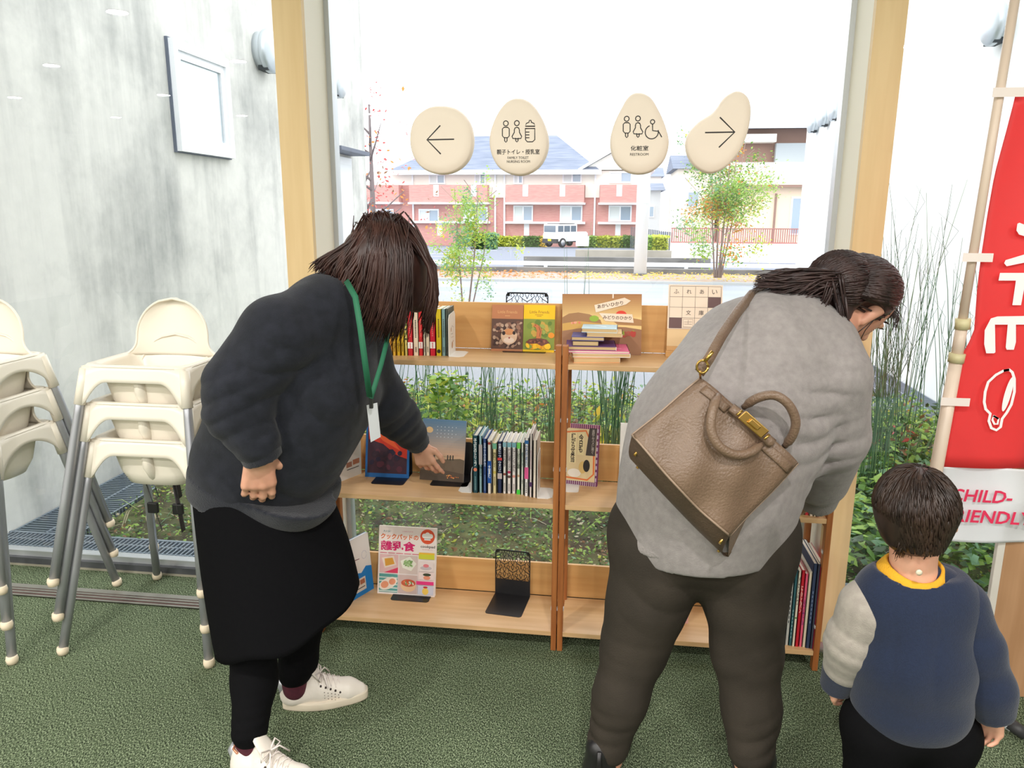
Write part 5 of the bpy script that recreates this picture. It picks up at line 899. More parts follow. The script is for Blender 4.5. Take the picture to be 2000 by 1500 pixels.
# ------------------------------------------------------------ soft bodies: distance fields turned into one continuous surface
def surface(name, prims, h, mats, parent=None, disp=None, cuts=(), smooth=True, k0=0.03):
    """prims: ('c', a, b, ra, rb, k) tapered capsule | ('e', c, (rx,ry,rz), R, k) ellipsoid"""
    lo = np.full(3, 1e9); hi = -lo; bb = []
    for p in prims:
        if p[0] == 'c':
            a, b = np.array(p[1], float), np.array(p[2], float); r = max(p[3], p[4]); l, u = np.minimum(a, b)-r, np.maximum(a, b)+r
        else:
            c = np.array(p[1], float); r = max(p[2]); l, u = c-r, c+r
        bb.append((l, u)); lo = np.minimum(lo, l); hi = np.maximum(hi, u)
    lo -= 4*h+0.02; hi += 4*h+0.02; n = np.ceil((hi-lo)/h).astype(int)+1
    F = np.full(n, 1.0, np.float32)
    for p, (l, u) in zip(prims, bb):
        k = p[5] if p[0] == 'c' else p[4]
        k = k0 if k is None else k; mg = k+0.03
        i0 = np.maximum(0, np.floor((l-mg-lo)/h).astype(int)); i1 = np.minimum(n, np.ceil((u+mg-lo)/h).astype(int)+1)
        X, Y, Z = [ (lo[q]+h*np.arange(i0[q], i1[q])).astype(np.float32) for q in range(3)]
        X = X[:, None, None]; Y = Y[None, :, None]; Z = Z[None, None, :]
        if p[0] == 'c':
            a, b = np.array(p[1], float), np.array(p[2], float); d = b-a; L2 = max(1e-9, d.dot(d)); t = np.clip(((X-a[0])*d[0]+(Y-a[1])*d[1]+(Z-a[2])*d[2])/L2, 0, 1)
            f = np.sqrt((X-a[0]-t*d[0])**2+(Y-a[1]-t*d[1])**2+(Z-a[2]-t*d[2])**2)-(p[3]+(p[4]-p[3])*t)
        else:
            c = p[1]; R = np.array(p[3]) if p[3] is not None else np.eye(3); x, y, z = X-c[0], Y-c[1], Z-c[2]; r = p[2]
            q = [(x*R[j][0]+y*R[j][1]+z*R[j][2])/r[j] for j in range(3)]; s = np.sqrt(q[0]**2+q[1]**2+q[2]**2); g = np.sqrt(sum((q[j]/r[j])**2 for j in range(3)))+1e-9
            f = s*(s-1)/g
        S = F[i0[0]:i1[0], i0[1]:i1[1], i0[2]:i1[2]]
        hh = np.maximum(k-np.abs(S-f), 0)/max(k, 1e-6); F[i0[0]:i1[0], i0[1]:i1[1], i0[2]:i1[2]] = np.minimum(S, f)-hh*hh*k*0.25
    neg = F < 0; A = [slice(0, -1), slice(1, None)]
    if disp is not None or cuts:
        near = np.argwhere(np.abs(F) < 0.05); P = lo+near*h; f = F[near[:, 0], near[:, 1], near[:, 2]]
        if disp is not None: f = f+disp(P)
        F[near[:, 0], near[:, 1], near[:, 2]] = f
        for cu in cuts:                                  # (c, n): remove beyond a plane, (c, n, R): only near c, ('s', c, R): hollow a ball out
            c = cu[1] if isinstance(cu[0], str) else cu[0]
            gx, gy, gz_ = [(np.arange(n[q])*h+lo[q]-c[q]).astype(np.float32) for q in range(3)]; gx = gx[:, None, None]; gy = gy[None, :, None]; gz_ = gz_[None, None, :]
            if isinstance(cu[0], str): F = np.maximum(F, cu[2]-np.sqrt(gx*gx+gy*gy+gz_*gz_)); continue
            nrm = cu[1]; sl = gx*nrm[0]+gy*nrm[1]+gz_*nrm[2]
            if len(cu) > 2: sl = np.where(gx*gx+gy*gy+gz_*gz_ < cu[2]**2, sl, -1)
            F = np.maximum(F, sl).astype(np.float32)
        neg = F < 0
    cnt = sum(neg[A[i], A[j], A[k]].astype(np.int8) for i in (0, 1) for j in (0, 1) for k in (0, 1))
    cells = np.argwhere((cnt > 0) & (cnt < 8)); idx = np.full(np.array(n)-1, -1, np.int32); idx[cells[:, 0], cells[:, 1], cells[:, 2]] = np.arange(len(cells))
    cor = [(i, j, k) for i in (0, 1) for j in (0, 1) for k in (0, 1)]; fv = np.stack([F[cells[:, 0]+i, cells[:, 1]+j, cells[:, 2]+k] for i, j, k in cor], 1)
    acc = np.zeros((len(cells), 3)); num = np.zeros(len(cells))
    for a in range(8):
        for b in range(a+1, 8):
            if sum(abs(cor[a][q]-cor[b][q]) for q in range(3)) == 1:
                m = (fv[:, a] < 0) != (fv[:, b] < 0); t = fv[m, a]/(fv[m, a]-fv[m, b]); pa, pb = np.array(cor[a], float), np.array(cor[b], float)
                acc[m] += pa+t[:, None]*(pb-pa); num[m] += 1
    Vx = lo+(cells+acc/num[:, None])*h; quads = []
    for ax in range(3):
        o1, o2 = [q for q in range(3) if q != ax]; s0 = [slice(1, -1)]*3; s1 = [slice(1, -1)]*3; s0[ax] = slice(0, -1); s1[ax] = slice(1, None)
        a, b = neg[tuple(s0)], neg[tuple(s1)]
        e = np.argwhere(a != b); sg = a[e[:, 0], e[:, 1], e[:, 2]]; e = e+1; e[:, ax] -= 1
        c = []
        for d1, d2 in ((-1, -1), (0, -1), (0, 0), (-1, 0)):
            g = e.copy(); g[:, o1] += d1; g[:, o2] += d2; c.append(idx[g[:, 0], g[:, 1], g[:, 2]])
        q = np.stack(c, 1); flip = sg if ax != 1 else ~sg; q = np.where(flip[:, None], q, q[:, ::-1]); quads.append(q)
    Q = np.concatenate(quads); Q = Q[(Q >= 0).all(1)]
    me = bpy.data.meshes.new(name); me.vertices.add(len(Vx)); me.vertices.foreach_set('co', Vx.ravel()); me.loops.add(len(Q)*4); me.loops.foreach_set('vertex_index', Q.ravel().astype(np.int32))
    me.polygons.add(len(Q)); me.polygons.foreach_set('loop_start', np.arange(len(Q), dtype=np.int32)*4)
    if not isinstance(mats, (list, tuple)): mats = [mats]
    for m in mats: me.materials.append(m)
    me.update(calc_edges=True); me.polygons.foreach_set('use_smooth', [smooth]*len(Q)); o = link(name, me, parent)
    sm = o.modifiers.new('soften', 'SMOOTH'); sm.iterations = 2; sm.factor = 0.5
    return o
def Q(px, py, Y): p = ony(px, py, Y); return np.array((p.x, p.y, p.z))
def chain(pts, rs, k=0.03): return [('c', pts[i], pts[i+1], rs[i], rs[i+1], k) for i in range(len(pts)-1)]
def unit(v): v = np.array(v, float); return v/np.linalg.norm(v)
def hand(Wp, D, N, L, s=1.0, curl=(0.35, 0.4, 0.45, 0.5), thumb=0.6, spread=0.06, k=0.006):
    """Wp wrist, D towards the fingers, N the way the palm faces, L towards the thumb"""
    D, N, L = unit(D), unit(N), unit(L); P = []; W0 = np.array(Wp, float)
    for i in range(4):
        b0 = W0+L*(0.016-0.011*i)*s+D*0.008*s; b1 = W0+D*(0.084-0.004*abs(i-1))*s+L*(0.031-0.0205*i)*s
        P.append(('c', b0, b1, 0.0155*s, 0.0115*s, 0.012*s)); ln = (0.070, 0.078, 0.072, 0.057)[i]*s; dd = unit(D+L*spread*(1.5-i)); p = b1; r = (0.0093, 0.0095, 0.009, 0.0080)[i]*s; a = 0
        for j, fr in enumerate((0.45, 0.3, 0.25)):
            a += curl[i]*(0.8 if j == 0 else 1.15); q = p+(dd*cos(a)+N*sin(a))*ln*fr; P.append(('c', p, q, r, r*0.9, k*s)); p = q; r *= 0.9
    t0 = W0+L*0.022*s+D*0.02*s+N*0.006*s; t1 = t0+(L*0.75+D*0.65+N*0.35*thumb)*0.036*s; t2 = t1+unit(L*0.45+D*1.0+N*0.6*thumb)*0.032*s; t3 = t2+unit(L*0.1+D*1.0+N*0.7*thumb)*0.026*s
    P += [('c', t0, t1, 0.014*s, 0.0115*s, 0.012*s), ('c', t1, t2, 0.0112*s, 0.0098*s, k*s), ('c', t2, t3, 0.0098*s, 0.0082*s, k*s)]
    return P
def head_prims(C, fwd, up, s=1.0):
    """skull, jaw, nose, lips, ears, eye sockets' balls; C the middle of the head"""
    f, u = unit(fwd), unit(up); f = unit(f-u*f.dot(u)); r = np.cross(f, u); R = np.array([r, f, u]); C = np.array(C)
    P = [('e', C+u*0.02*s-f*0.008*s, (0.074*s, 0.093*s, 0.095*s), R, 0.02), ('e', C+f*0.028*s-u*0.04*s, (0.056*s, 0.058*s, 0.072*s), R, 0.03)]
    P += [('c', C+f*0.086*s+u*0.0*s, C+f*0.103*s-u*0.032*s, 0.008*s, 0.0125*s, 0.012), ('c', C+f*0.078*s-u*0.062*s-r*0.018*s, C+f*0.078*s-u*0.062*s+r*0.018*s, 0.008*s, 0.008*s, 0.006), ('e', C+f*0.062*s-u*0.094*s, (0.02*s, 0.018*s, 0.016*s), R, 0.02)]
    for q in (-1, 1):
        e = C+r*q*0.074*s-u*0.008*s-f*0.004*s
        P += [('c', e+u*0.022*s-f*0.006*s+r*q*0.008*s, e+f*0.006*s+u*0.012*s+r*q*0.003*s, 0.006*s, 0.005*s, 0.005), ('c', e+u*0.022*s-f*0.008*s+r*q*0.01*s, e-u*0.012*s-f*0.008*s+r*q*0.009*s, 0.0065*s, 0.006*s, 0.005), ('c', e-u*0.012*s-f*0.007*s+r*q*0.008*s, e-u*0.026*s+f*0.002*s+r*q*0.003*s, 0.006*s, 0.006*s, 0.005)]
        P += [('e', C+r*q*0.031*s+f*0.079*s+u*0.004*s, (0.015*s, 0.01*s, 0.01*s), R, 0.004)]
    return P, (r, f, u)
def eyes(parent, C, fr, s=1.0):
    r, f, u = fr; mb = MB()
    for q in (-1, 1):
        e = V(C)+V(r)*q*0.031*s+V(f)*0.089*s+V(u)*0.004*s; mb.tube([e-V(r)*0.013*s, e+V(f)*0.001*s, e+V(r)*0.013*s], [0.001, 0.0032*s, 0.001], ink((30, 22, 20)), 8)
        b = e+V(u)*0.02*s-V(f)*0.002; mb.tube([b-V(r)*0.016*s, b+V(u)*0.003*s, b+V(r)*0.014*s], [0.001, 0.0028*s, 0.001], ink((40, 28, 24)), 6)
    return mb.build('eyes', parent)
def folds(specs):
    def d(P):
        o = np.zeros(len(P))
        for (c, ax, R, wl, amp, ph) in specs:
            q = P-np.array(c); m = np.exp(-np.sum(q*q, 1)/(R*R)); a = unit(ax); pr = unit(np.cross(a, (0.3, 0.5, 0.8)))
            w_ = q@a/wl*2*pi+ph+2.0*np.sin(q@pr/0.08+ph)+1.3*np.sin(q@np.cross(a, pr)/0.06+q@a/0.09); o += -amp*m*(np.abs(np.sin(w_/2))**0.7*2-1)*(0.55+0.45*np.sin(q@pr/0.05+q@a/0.11+ph*2))
        return o.astype(np.float32)
    return d
M_skin = mat('skin', (214, 164, 138), 0.5, c2=(204, 148, 124), scale=14, spec=0.4); M_skin.node_tree.nodes['Principled BSDF'].inputs['Subsurface Weight'].default_value = 0.12; M_skin.node_tree.nodes['Principled BSDF'].inputs['Subsurface Radius'].default_value = (0.02, 0.008, 0.004)
M_char = mat('charcoal_sweatshirt', (40, 42, 50), 0.95, c2=(33, 35, 41), scale=30, bump=0.25, bscale=420, sheen=0.1, spec=0.15)
M_charrib = mat('charcoal_rib_knit', (38, 40, 47), 0.95, bump=0.4, bscale=300, sheen=0.2, spec=0.15)
M_blackcl = mat('black_skirt_cloth', (16, 16, 18), 0.95, bump=0.15, bscale=300, spec=0.05); M_legg = mat('black_leggings', (14, 14, 16), 0.9, bump=0.1, bscale=400, spec=0.08)
def hairmat(name, c, c2):
    m = mat(name, c, 0.38, c2=c2, scale=40, stretch=(1, 1, 0.08), spec=0.45, detail=5); return m
M_hair1 = hairmat('dark_brown_hair', (44, 28, 26), (70, 44, 38)); M_hair2 = hairmat('black_brown_hair', (40, 28, 28), (62, 44, 42)); M_hair3 = hairmat('child_dark_hair', (38, 28, 24), (58, 42, 34))
M_shoe = mat('white_leather', (226, 218, 208), 0.45, bump=0.08, bscale=120); M_sole = mat('off_white_rubber', (216, 204, 184), 0.6); M_lace = mat('white_lace', (226, 216, 210), 0.8); M_sock = mat('burgundy_sock', (84, 28, 44), 0.9, c2=(70, 22, 38), scale=60)
# ---------- woman in the charcoal sweatshirt
def sneaker(parent_label, heel, toe, ank, ):
    h = V(heel); t = V(toe); d = (t-h).normalized(); L_ = (t-h).length; s = V((0, 0, 1)).cross(d); c = [0, 0]
    t_ = thing('sneaker', parent_label, 'shoe', tuple(h)); Hn = np.array(h); D = np.array(d); S = np.array(s); U = np.array((0, 0, 1.0)); p = lambda a, b, z: D*a*L_+S*b+U*z
    def outline(w_, n=40):
        o = []
        for i in range(n):
            a = 2*pi*i/n; x = 0.5-0.5*cos(a); b = sin(a); wd = 0.033+0.014*sin(min(1, x/0.75)*pi/1.15)
            o.append((x, (1 if b > 0 else -1)*abs(b)**0.62*wd*w_))
        return o
    so = MB(); oo = outline(1.0); lv = [(0.0, 0.96), (0.004, 1.0), (0.022, 1.02), (0.026, 0.98)]; vs = []
    for z, q in lv: vs += [p(0.5+(x-0.5)*(0.98+.02*q), b*q, z+0.006*max(0, x-.8)*5) for x, b in oo]
    k = len(oo); so.add([tuple(v) for v in vs], [(i*k+j, i*k+(j+1) % k, (i+1)*k+(j+1) % k, (i+1)*k+j) for i in range(3) for j in range(k)]+[tuple(range(k))[::-1], tuple(range(3*k, 4*k))], M_sole, True); so.build('sole', t_)
    pr = [('c', p(.14, 0, .045), p(.12, 0, .082), .034, .029, .02), ('c', p(.14, 0, .045), p(.45, 0, .045), .036, .036, .03), ('c', p(.45, 0, .045), p(.78, 0.002, .035), .036, .030, .02), ('c', p(.42, 0, .066), p(.72, 0, .046), .026, .022, .02), ('c', p(.78, 0, .034), p(.9, 0, .03), .034, .022, .02), ('c', p(.3, 0, .05), p(.34, 0, .1), .03, .022, .02)]
    up = surface('upper', pr, 0.004, M_shoe, t_, cuts=(((0, 0, .02), (0, 0, -1)),))
    tg = MB(); tg.grid(lambda u, v: p(.40-.10*v+.06*(1-v), (u-.5)*.052*(1-.25*v**3), .098+.05*v-.012*(2*u-1)**2), 9, 9, M_shoe); mods(tg.build('tongue', t_), solid=.005)
    a = Art(V(p(.372, 0, .128)), S, D*.85+U*.35, ); a.rect(-.014, -.012, .014, .010, ink((40, 36, 36))); 
    lc = MB()
    for i in range(6):
        x = .47+.055*i; z = .098-.006*i
        for sg in (-1, 1):
            lc.tube([p(x, sg*.026, z-.018), p(x+.01, sg*.012, z-.002), p(x+.03, -sg*.012, z-.003), p(x+.05, -sg*.026, z-.023)], .0028, M_lace, 6, flat=.5)
    for sg in (-1, 1): lc.tube([p(.44, 0, .104), p(.42, sg*.03, .118), p(.45, sg*.042, .1), p(.46, sg*.01, .102)], .0026, M_lace, 6); lc.tube([p(.44, 0, .103), p(.5, sg*.02, .108), p(.55, sg*.045, .075)], .0024, M_lace, 6)
    lc.build('laces', t_)
    ey = MB()
    for i in range(6):
        for sg in (-1, 1): ey.tube([p(.46+.055*i, sg*.030, .078-.007*i), p(.46+.055*i, sg*.0345, .076-.007*i)], .003, ink((60, 50, 48)), 8)
    for i in range(5):
        for j in range(3): ey.tube([p(.5+.04*i, -.0375+.001*i, .058-.004*i-.01*j), p(.5+.04*i, -.0395+.001*i, .058-.004*i-.01*j)], .0014, ink((110, 100, 94)), 6)
    ey.build('eyelets', t_)
    hp = MB().tube([p(.055, .0, .05), p(.035, 0, .085), p(.05, 0, .102)], [.02, .024, .014], mat('silver_heel_patch', (190, 192, 200), .25, .5), 12); hp.build('heel_patch', t_)
    MB().tube([p(.13, .03, .097), p(.06, .022, .1), p(.035, 0, .103), p(.06, -.022, .1), p(.13, -.03, .097)], .0035, mat('shiny_rose_trim', (206, 140, 110), .2, .5), 8).build('heel_trim', t_)
    return t_
w1_near_h, w1_near_t = onz(462, 1512, 0), onz(640, 1560, 0); w1_far_h, w1_far_t = onz(552, 1380, 0), onz(706, 1362, 0)
w1_near_t = w1_near_h+(w1_near_t-w1_near_h).normalized()*0.262; w1_far_t = w1_far_h+(w1_far_t-w1_far_h).normalized()*0.262
sneaker('white laced sneaker on the near foot of the woman in black, at the lower edge', w1_near_h, w1_near_t, None)
sneaker('white laced sneaker on the far foot of the woman in black, toe towards the shelf', w1_far_h, w1_far_t, None)
def woman1():
    an, af = np.array(w1_near_h)+[0.045, 0.005, 0.10], np.array(w1_far_h)+[0.045, 0.0, 0.10]; Yn, Yf = an[1], af[1]
    hn, hf = Q(492, 965, 1.885), Q(535, 965, 2.03); kn, kf = Q(492, 1215, 1.815), Q(592, 1190, 2.03); pel = Q(508, 930, 1.96); ch = Q(615, 700, 1.96); nk = Q(668, 575, 1.97); hd = Q(752, 515, 2.0)
    sn, sf = Q(545, 625, 1.79), Q(690, 640, 2.12); en, ef = Q(462, 790, 1.74), Q(748, 775, 2.22); wn, wf = Q(512, 895, 1.72), Q(818, 868, 2.42)
    P = chain([pel, ch, nk], [.11, .11, .05], .05)+chain([hn, kn, an-[0, 0, .05]], [.075, .05, .034], .04)+chain([hf, kf, Q(583, 1290, 2.0), af-[0, 0, .05]], [.075, .05, .036, .028], .03)
    P += chain([sn, en, wn], [.05, .038, .024], .03)+chain([sf, ef, wf], [.05, .038, .024], .03)+[('c', (sn*.8+sf*.2), (sf*.8+sn*.2), .055, .055, .05), ('c', nk, hd, .048, .05, .03)]
    P += hand(wn+[-.008, 0, .012], (-.10, .05, -1), (-.5, .85, -.1), (.85, .4, .1), 1.06, curl=(.42, .5, .55, .6), thumb=1.3, spread=.03)
    P += hand(wf, (.25, .25, -.95), (.15, .9, .2), (.9, -.2, .3), 0.92, curl=(.12, .3, .45, .6), thumb=.1, spread=.16)
    fwd, up = (.55, .1, -.75), (.75, -.05, .62); H, fr = head_prims(hd, fwd, up, .98); P += H
    b = surface('person', P, 0.0042, M_skin, None); tag(b, 'woman in charcoal sweatshirt, black skirt and white sneakers, bending to touch a magazine', 'person'); eyes(b, hd, fr)
    # sweatshirt
    S = chain([Q(512, 905, 1.96), Q(560, 800, 1.95), Q(612, 690, 1.95), Q(640, 620, 1.96)], [.195, .19, .165, .115], .06)+chain([Q(575, 880, 1.90), Q(620, 760, 1.89)], [.13, .13], .05)+chain([Q(600, 890, 2.05), Q(650, 760, 2.05)], [.11, .14], .05)
    S += chain([Q(590, 640, 1.84), Q(545, 655, 1.78), Q(470, 750, 1.73), Q(466, 800, 1.72), Q(500, 862, 1.71)], [.10, .098, .088, .082, .060], .014)
    S += chain([Q(660, 660, 2.08), Q(698, 690, 2.14), Q(745, 778, 2.22), Q(776, 815, 2.31), Q(802, 846, 2.385)], [.1, .09, .073, .064, .056], .04)+[('c', Q(640, 610, 1.9), Q(670, 605, 2.05), .09, .09, .05)]
    hemc = Q(500, 948, 1.96); hn_ = unit(Q(470, 935, 1.96)-Q(440, 820, 1.96)); hn_ = unit([-.10, 0, -1.0])
    c1, c1n = Q(503, 868, 1.71), unit(Q(512, 900, 1.71)-Q(490, 840, 1.72)); c2, c2n = Q(806, 850, 2.39), unit(Q(818, 866, 2.42)-Q(790, 835, 2.36))
    nc, nn = Q(672, 566, 1.97), unit(Q(700, 530, 1.98)-Q(655, 600, 1.97))
    F_ = folds([(Q(462, 800, 1.68), Q(450, 700, 1.7)-Q(490, 840, 1.7), .10, .052, .0075, 0.4), (Q(530, 700, 1.7), (.5, 0, .8), .12, .08, .006, 1.), (Q(500, 850, 1.7), (.1, 0, 1), .06, .03, .004, 2.), (Q(640, 800, 1.8), (.8, 0, .5), .16, .09, .006, .5), (Q(770, 815, 2.28), (.6, .3, -.7), .08, .04, .007, .3), (Q(560, 900, 1.8), (.6, 0, .4), .14, .1, .005, 1.7)])
    s = surface('sweatshirt', S, 0.006, M_char, b, disp=F_, cuts=((Q(505, 960, 1.96), unit([-.24, 0, -1])), ('s', nc+nn*.035, .07)))
    # hem band, cuffs, collar
    surface('hem_band', chain([Q(503, 930, 1.96), Q(500, 955, 1.96)], [.19, .188], .02)+chain([Q(572, 925, 1.88), Q(574, 945, 1.88)], [.133, .132], .05)+chain([Q(600, 925, 2.05), Q(600, 945, 2.05)], [.10, .10], .05), .006, M_charrib, s, cuts=((Q(500, 972, 1.96), unit([-.24, 0, -1])), (Q(500, 925, 1.96), unit([.24, 0, 1]))))
    surface('cuff', chain([Q(499, 858, 1.71), Q(512, 892, 1.715)], [.058, .05], .01), .005, M_charrib, s, cuts=((Q(513, 897, 1.72), unit(Q(518, 905, 1.72)-Q(500, 862, 1.71))),))
    surface('cuff', chain([Q(798, 842, 2.38), Q(816, 864, 2.425)], [.05, .042], .01), .005, M_charrib, s, cuts=((Q(818, 866, 2.43), unit(Q(820, 870, 2.44)-Q(795, 840, 2.37))),))
    r0 = V(unit(np.cross(nn, (0, 1, 0)))); r1 = V(np.cross(nn, r0)); cc = V(Q(664, 578, 1.97)); MB().tube([cc+(r0*cos(a)*.062+r1*sin(a)*.066) for a in [2*pi*i/28 for i in range(29)]], .011, M_charrib, 8).build('collar', s)
    # skirt: a tube of cloth lofted between waist and slanting hem
    def sk(u, v):
        a = 2*pi*u; wst = np.array(Q(508, 930, 1.96)); hemz = np.array(Q(556, 1205, 1.90)); c = wst*(1-v)+hemz*v
        rx = (.185*(1-v)+.195*v)*(1+.05*sin(pi*v)); ry = .18*(1-v)+.235*v; t = cos(a)
        x = c[0]+rx*t+0.018*v; y = c[1]+ry*sin(a); z = c[2]-.045*t*(1-v)+.075*t*v+(.012*sin(3*a+1)+.006*sin(7*a))*v; rr = 1+.015*sin(5*a+2*v)*v
        return (c[0]+(x-c[0])*rr, c[1]+(y-c[1])*rr, z)
    m_ = MB(); m_.grid(sk, 72, 26, M_blackcl, closeu=True); k = m_.build('skirt', b); mods(k, solid=.006)
    surface('leggings', chain([hn, kn, Q(497, 1330, 1.76), an+[0, 0, .035]], [.088, .072, .058, .047], .03)+chain([hf, kf, Q(583, 1290, 2.0), af+[0, 0, .02]], [.09, .072, .054, .046], .03), .006, M_legg, b, disp=folds([(an+[0, 0, .06], (0, .2, 1), .06, .03, .003, 1), (af+[0, 0, .06], (0, .2, 1), .06, .03, .003, 2), (kn, (.2, .3, 1), .1, .06, .004, 1)]), cuts=((an+[0, 0, .035], (0, 0, -1)),) if False else ())
    for q in (an, af): surface('sock', [('c', q+[0, 0, .02], q-[.0, 0, .03], .041, .037, .01)], .005, M_sock, b)
    # hair
    cap = [('e', Q(750, 508, 2.0), (.097, .103, .108), None, .03)]+chain([Q(740, 510, 1.97), Q(760, 590, 1.95)], [.08, .05], .04)+chain([Q(706, 505, 1.99), Q(662, 534, 1.97)], [.055, .024], .04)+chain([Q(800, 520, 2.0), Q(815, 595, 2.0)], [.055, .022], .04)
    hr = surface('hair', cap, .006, M_hair1, b); st = MB(); r = random.Random(5)
    for i in range(1000):
        f = r.random(); yy = r.choice((-1, -1, -1, 1)); top = (r.gauss(748, 16), r.gauss(424, 5)); dep = r.uniform(.1, 1)
        x1 = 640+f*205; mx = (620+f*228); 
        if f < .22: endp = (612+f*260+r.gauss(0, 6), 522+f*110+r.gauss(0, 6)); mid = (672+f*80, 488+r.gauss(0, 5))
        else: endp = (650+(f-.22)*232+r.gauss(0, 7), 575+80*min(1, (f-.22)/.35)-25*max(0, f-.8)/.2*0+r.gauss(0, 10)); mid = (664+(f-.1)*205, 505+r.gauss(0, 8))
        if f > .8: endp = (r.gauss(833, 5), r.gauss(630, 12)); mid = (842+r.gauss(0, 3), 520)
        w_ = sqrt(max(0.02, 1-((mid[0]-748)/108)**2)); Ym = 2.0+yy*.122*w_*dep**.12; Yt = 2.0+yy*.035; Ye = 2.0+yy*(.118*w_*dep**.3)-.01
        a_, q1, q2, c_ = V(Q(top[0], top[1], Yt)), V(Q((top[0]*.45+mid[0]*.55)+(6 if f > .6 else -2), 440+abs(mid[0]-748)*.12, 2.0+yy*.10*w_)), V(Q(mid[0], mid[1], Ym)), V(Q(endp[0], endp[1], Ye))
        pts = []
        for t in (0, .16, .32, .48, .64, .8, .92, 1):
            if t <= .48: s_ = t/.48; pts.append(a_*(1-s_)**2+q1*2*s_*(1-s_)+q2*s_*s_)
            else: s_ = (t-.48)/.52; pts.append(q2.lerp(c_, s_)+V((0.010*sin(s_*3+i), 0, -.0))*s_+V((.012 if f > .3 else -.01, 0, .0))*sin(pi*s_))
        rr = r.uniform(.002, .0046); st.tube(pts, [rr*.6, rr, rr*1.1, rr*1.1, rr, rr*.85, rr*.5, rr*.15], M_hair1, 5, flat=.5)
    st.build('strands', hr)
    return b
W1 = woman1()
M_lany = mat('green_lanyard', (34, 104, 74), .7)
ly = thing('lanyard', 'green lanyard with a white badge hanging from the bending woman in black', 'lanyard', tuple(Q(724, 775, 1.80)))
o_ = V(Q(724, 775, 1.80))
def ribbon(mb, pts, w_, m, nrm): 
    L_, R_ = [], []
    for i, p in enumerate(pts):
        t = (pts[min(i+1, len(pts)-1)]-pts[max(0, i-1)]).normalized(); s = t.cross(V(nrm)).normalized()*w_/2; L_.append(p+s); R_.append(p-s)
    k = len(pts); mb.add(L_+R_, [(i, i+1, k+i+1, k+i) for i in range(k-1)], m, True); return mb
pA = [V(Q(*q))-o_ for q in ((676, 548, 1.86), (694, 580, 1.80), (704, 640, 1.755), (712, 700, 1.76), (722, 775, 1.79))]; pB = [V(Q(*q))-o_ for q in ((760, 640, 1.98), (756, 665, 1.92), (745, 710, 1.86), (733, 750, 1.82), (724, 778, 1.795))]
m_ = ribbon(ribbon(MB(), pA, .015, M_lany, (.1, -1, .2)), pB, .012, M_lany, (.3, -1, .2)); mods(m_.build('strap', ly), solid=.0015)
MB().box((-.004, -.004, -.03), (.005, .004, 0), M_buck, bev=.001).build('clip', ly)
a_ = V(Q(722, 792, 1.81))-o_; MB().prism([a_+V((-.008, 0, 0)), a_+V((.010, .03, 0)), a_+V((.016, .03, -.092)), a_+V((-.001, 0, -.098))], (0, .002, 0), mat('white_badge', (214, 218, 222), .3)).build('badge', ly)
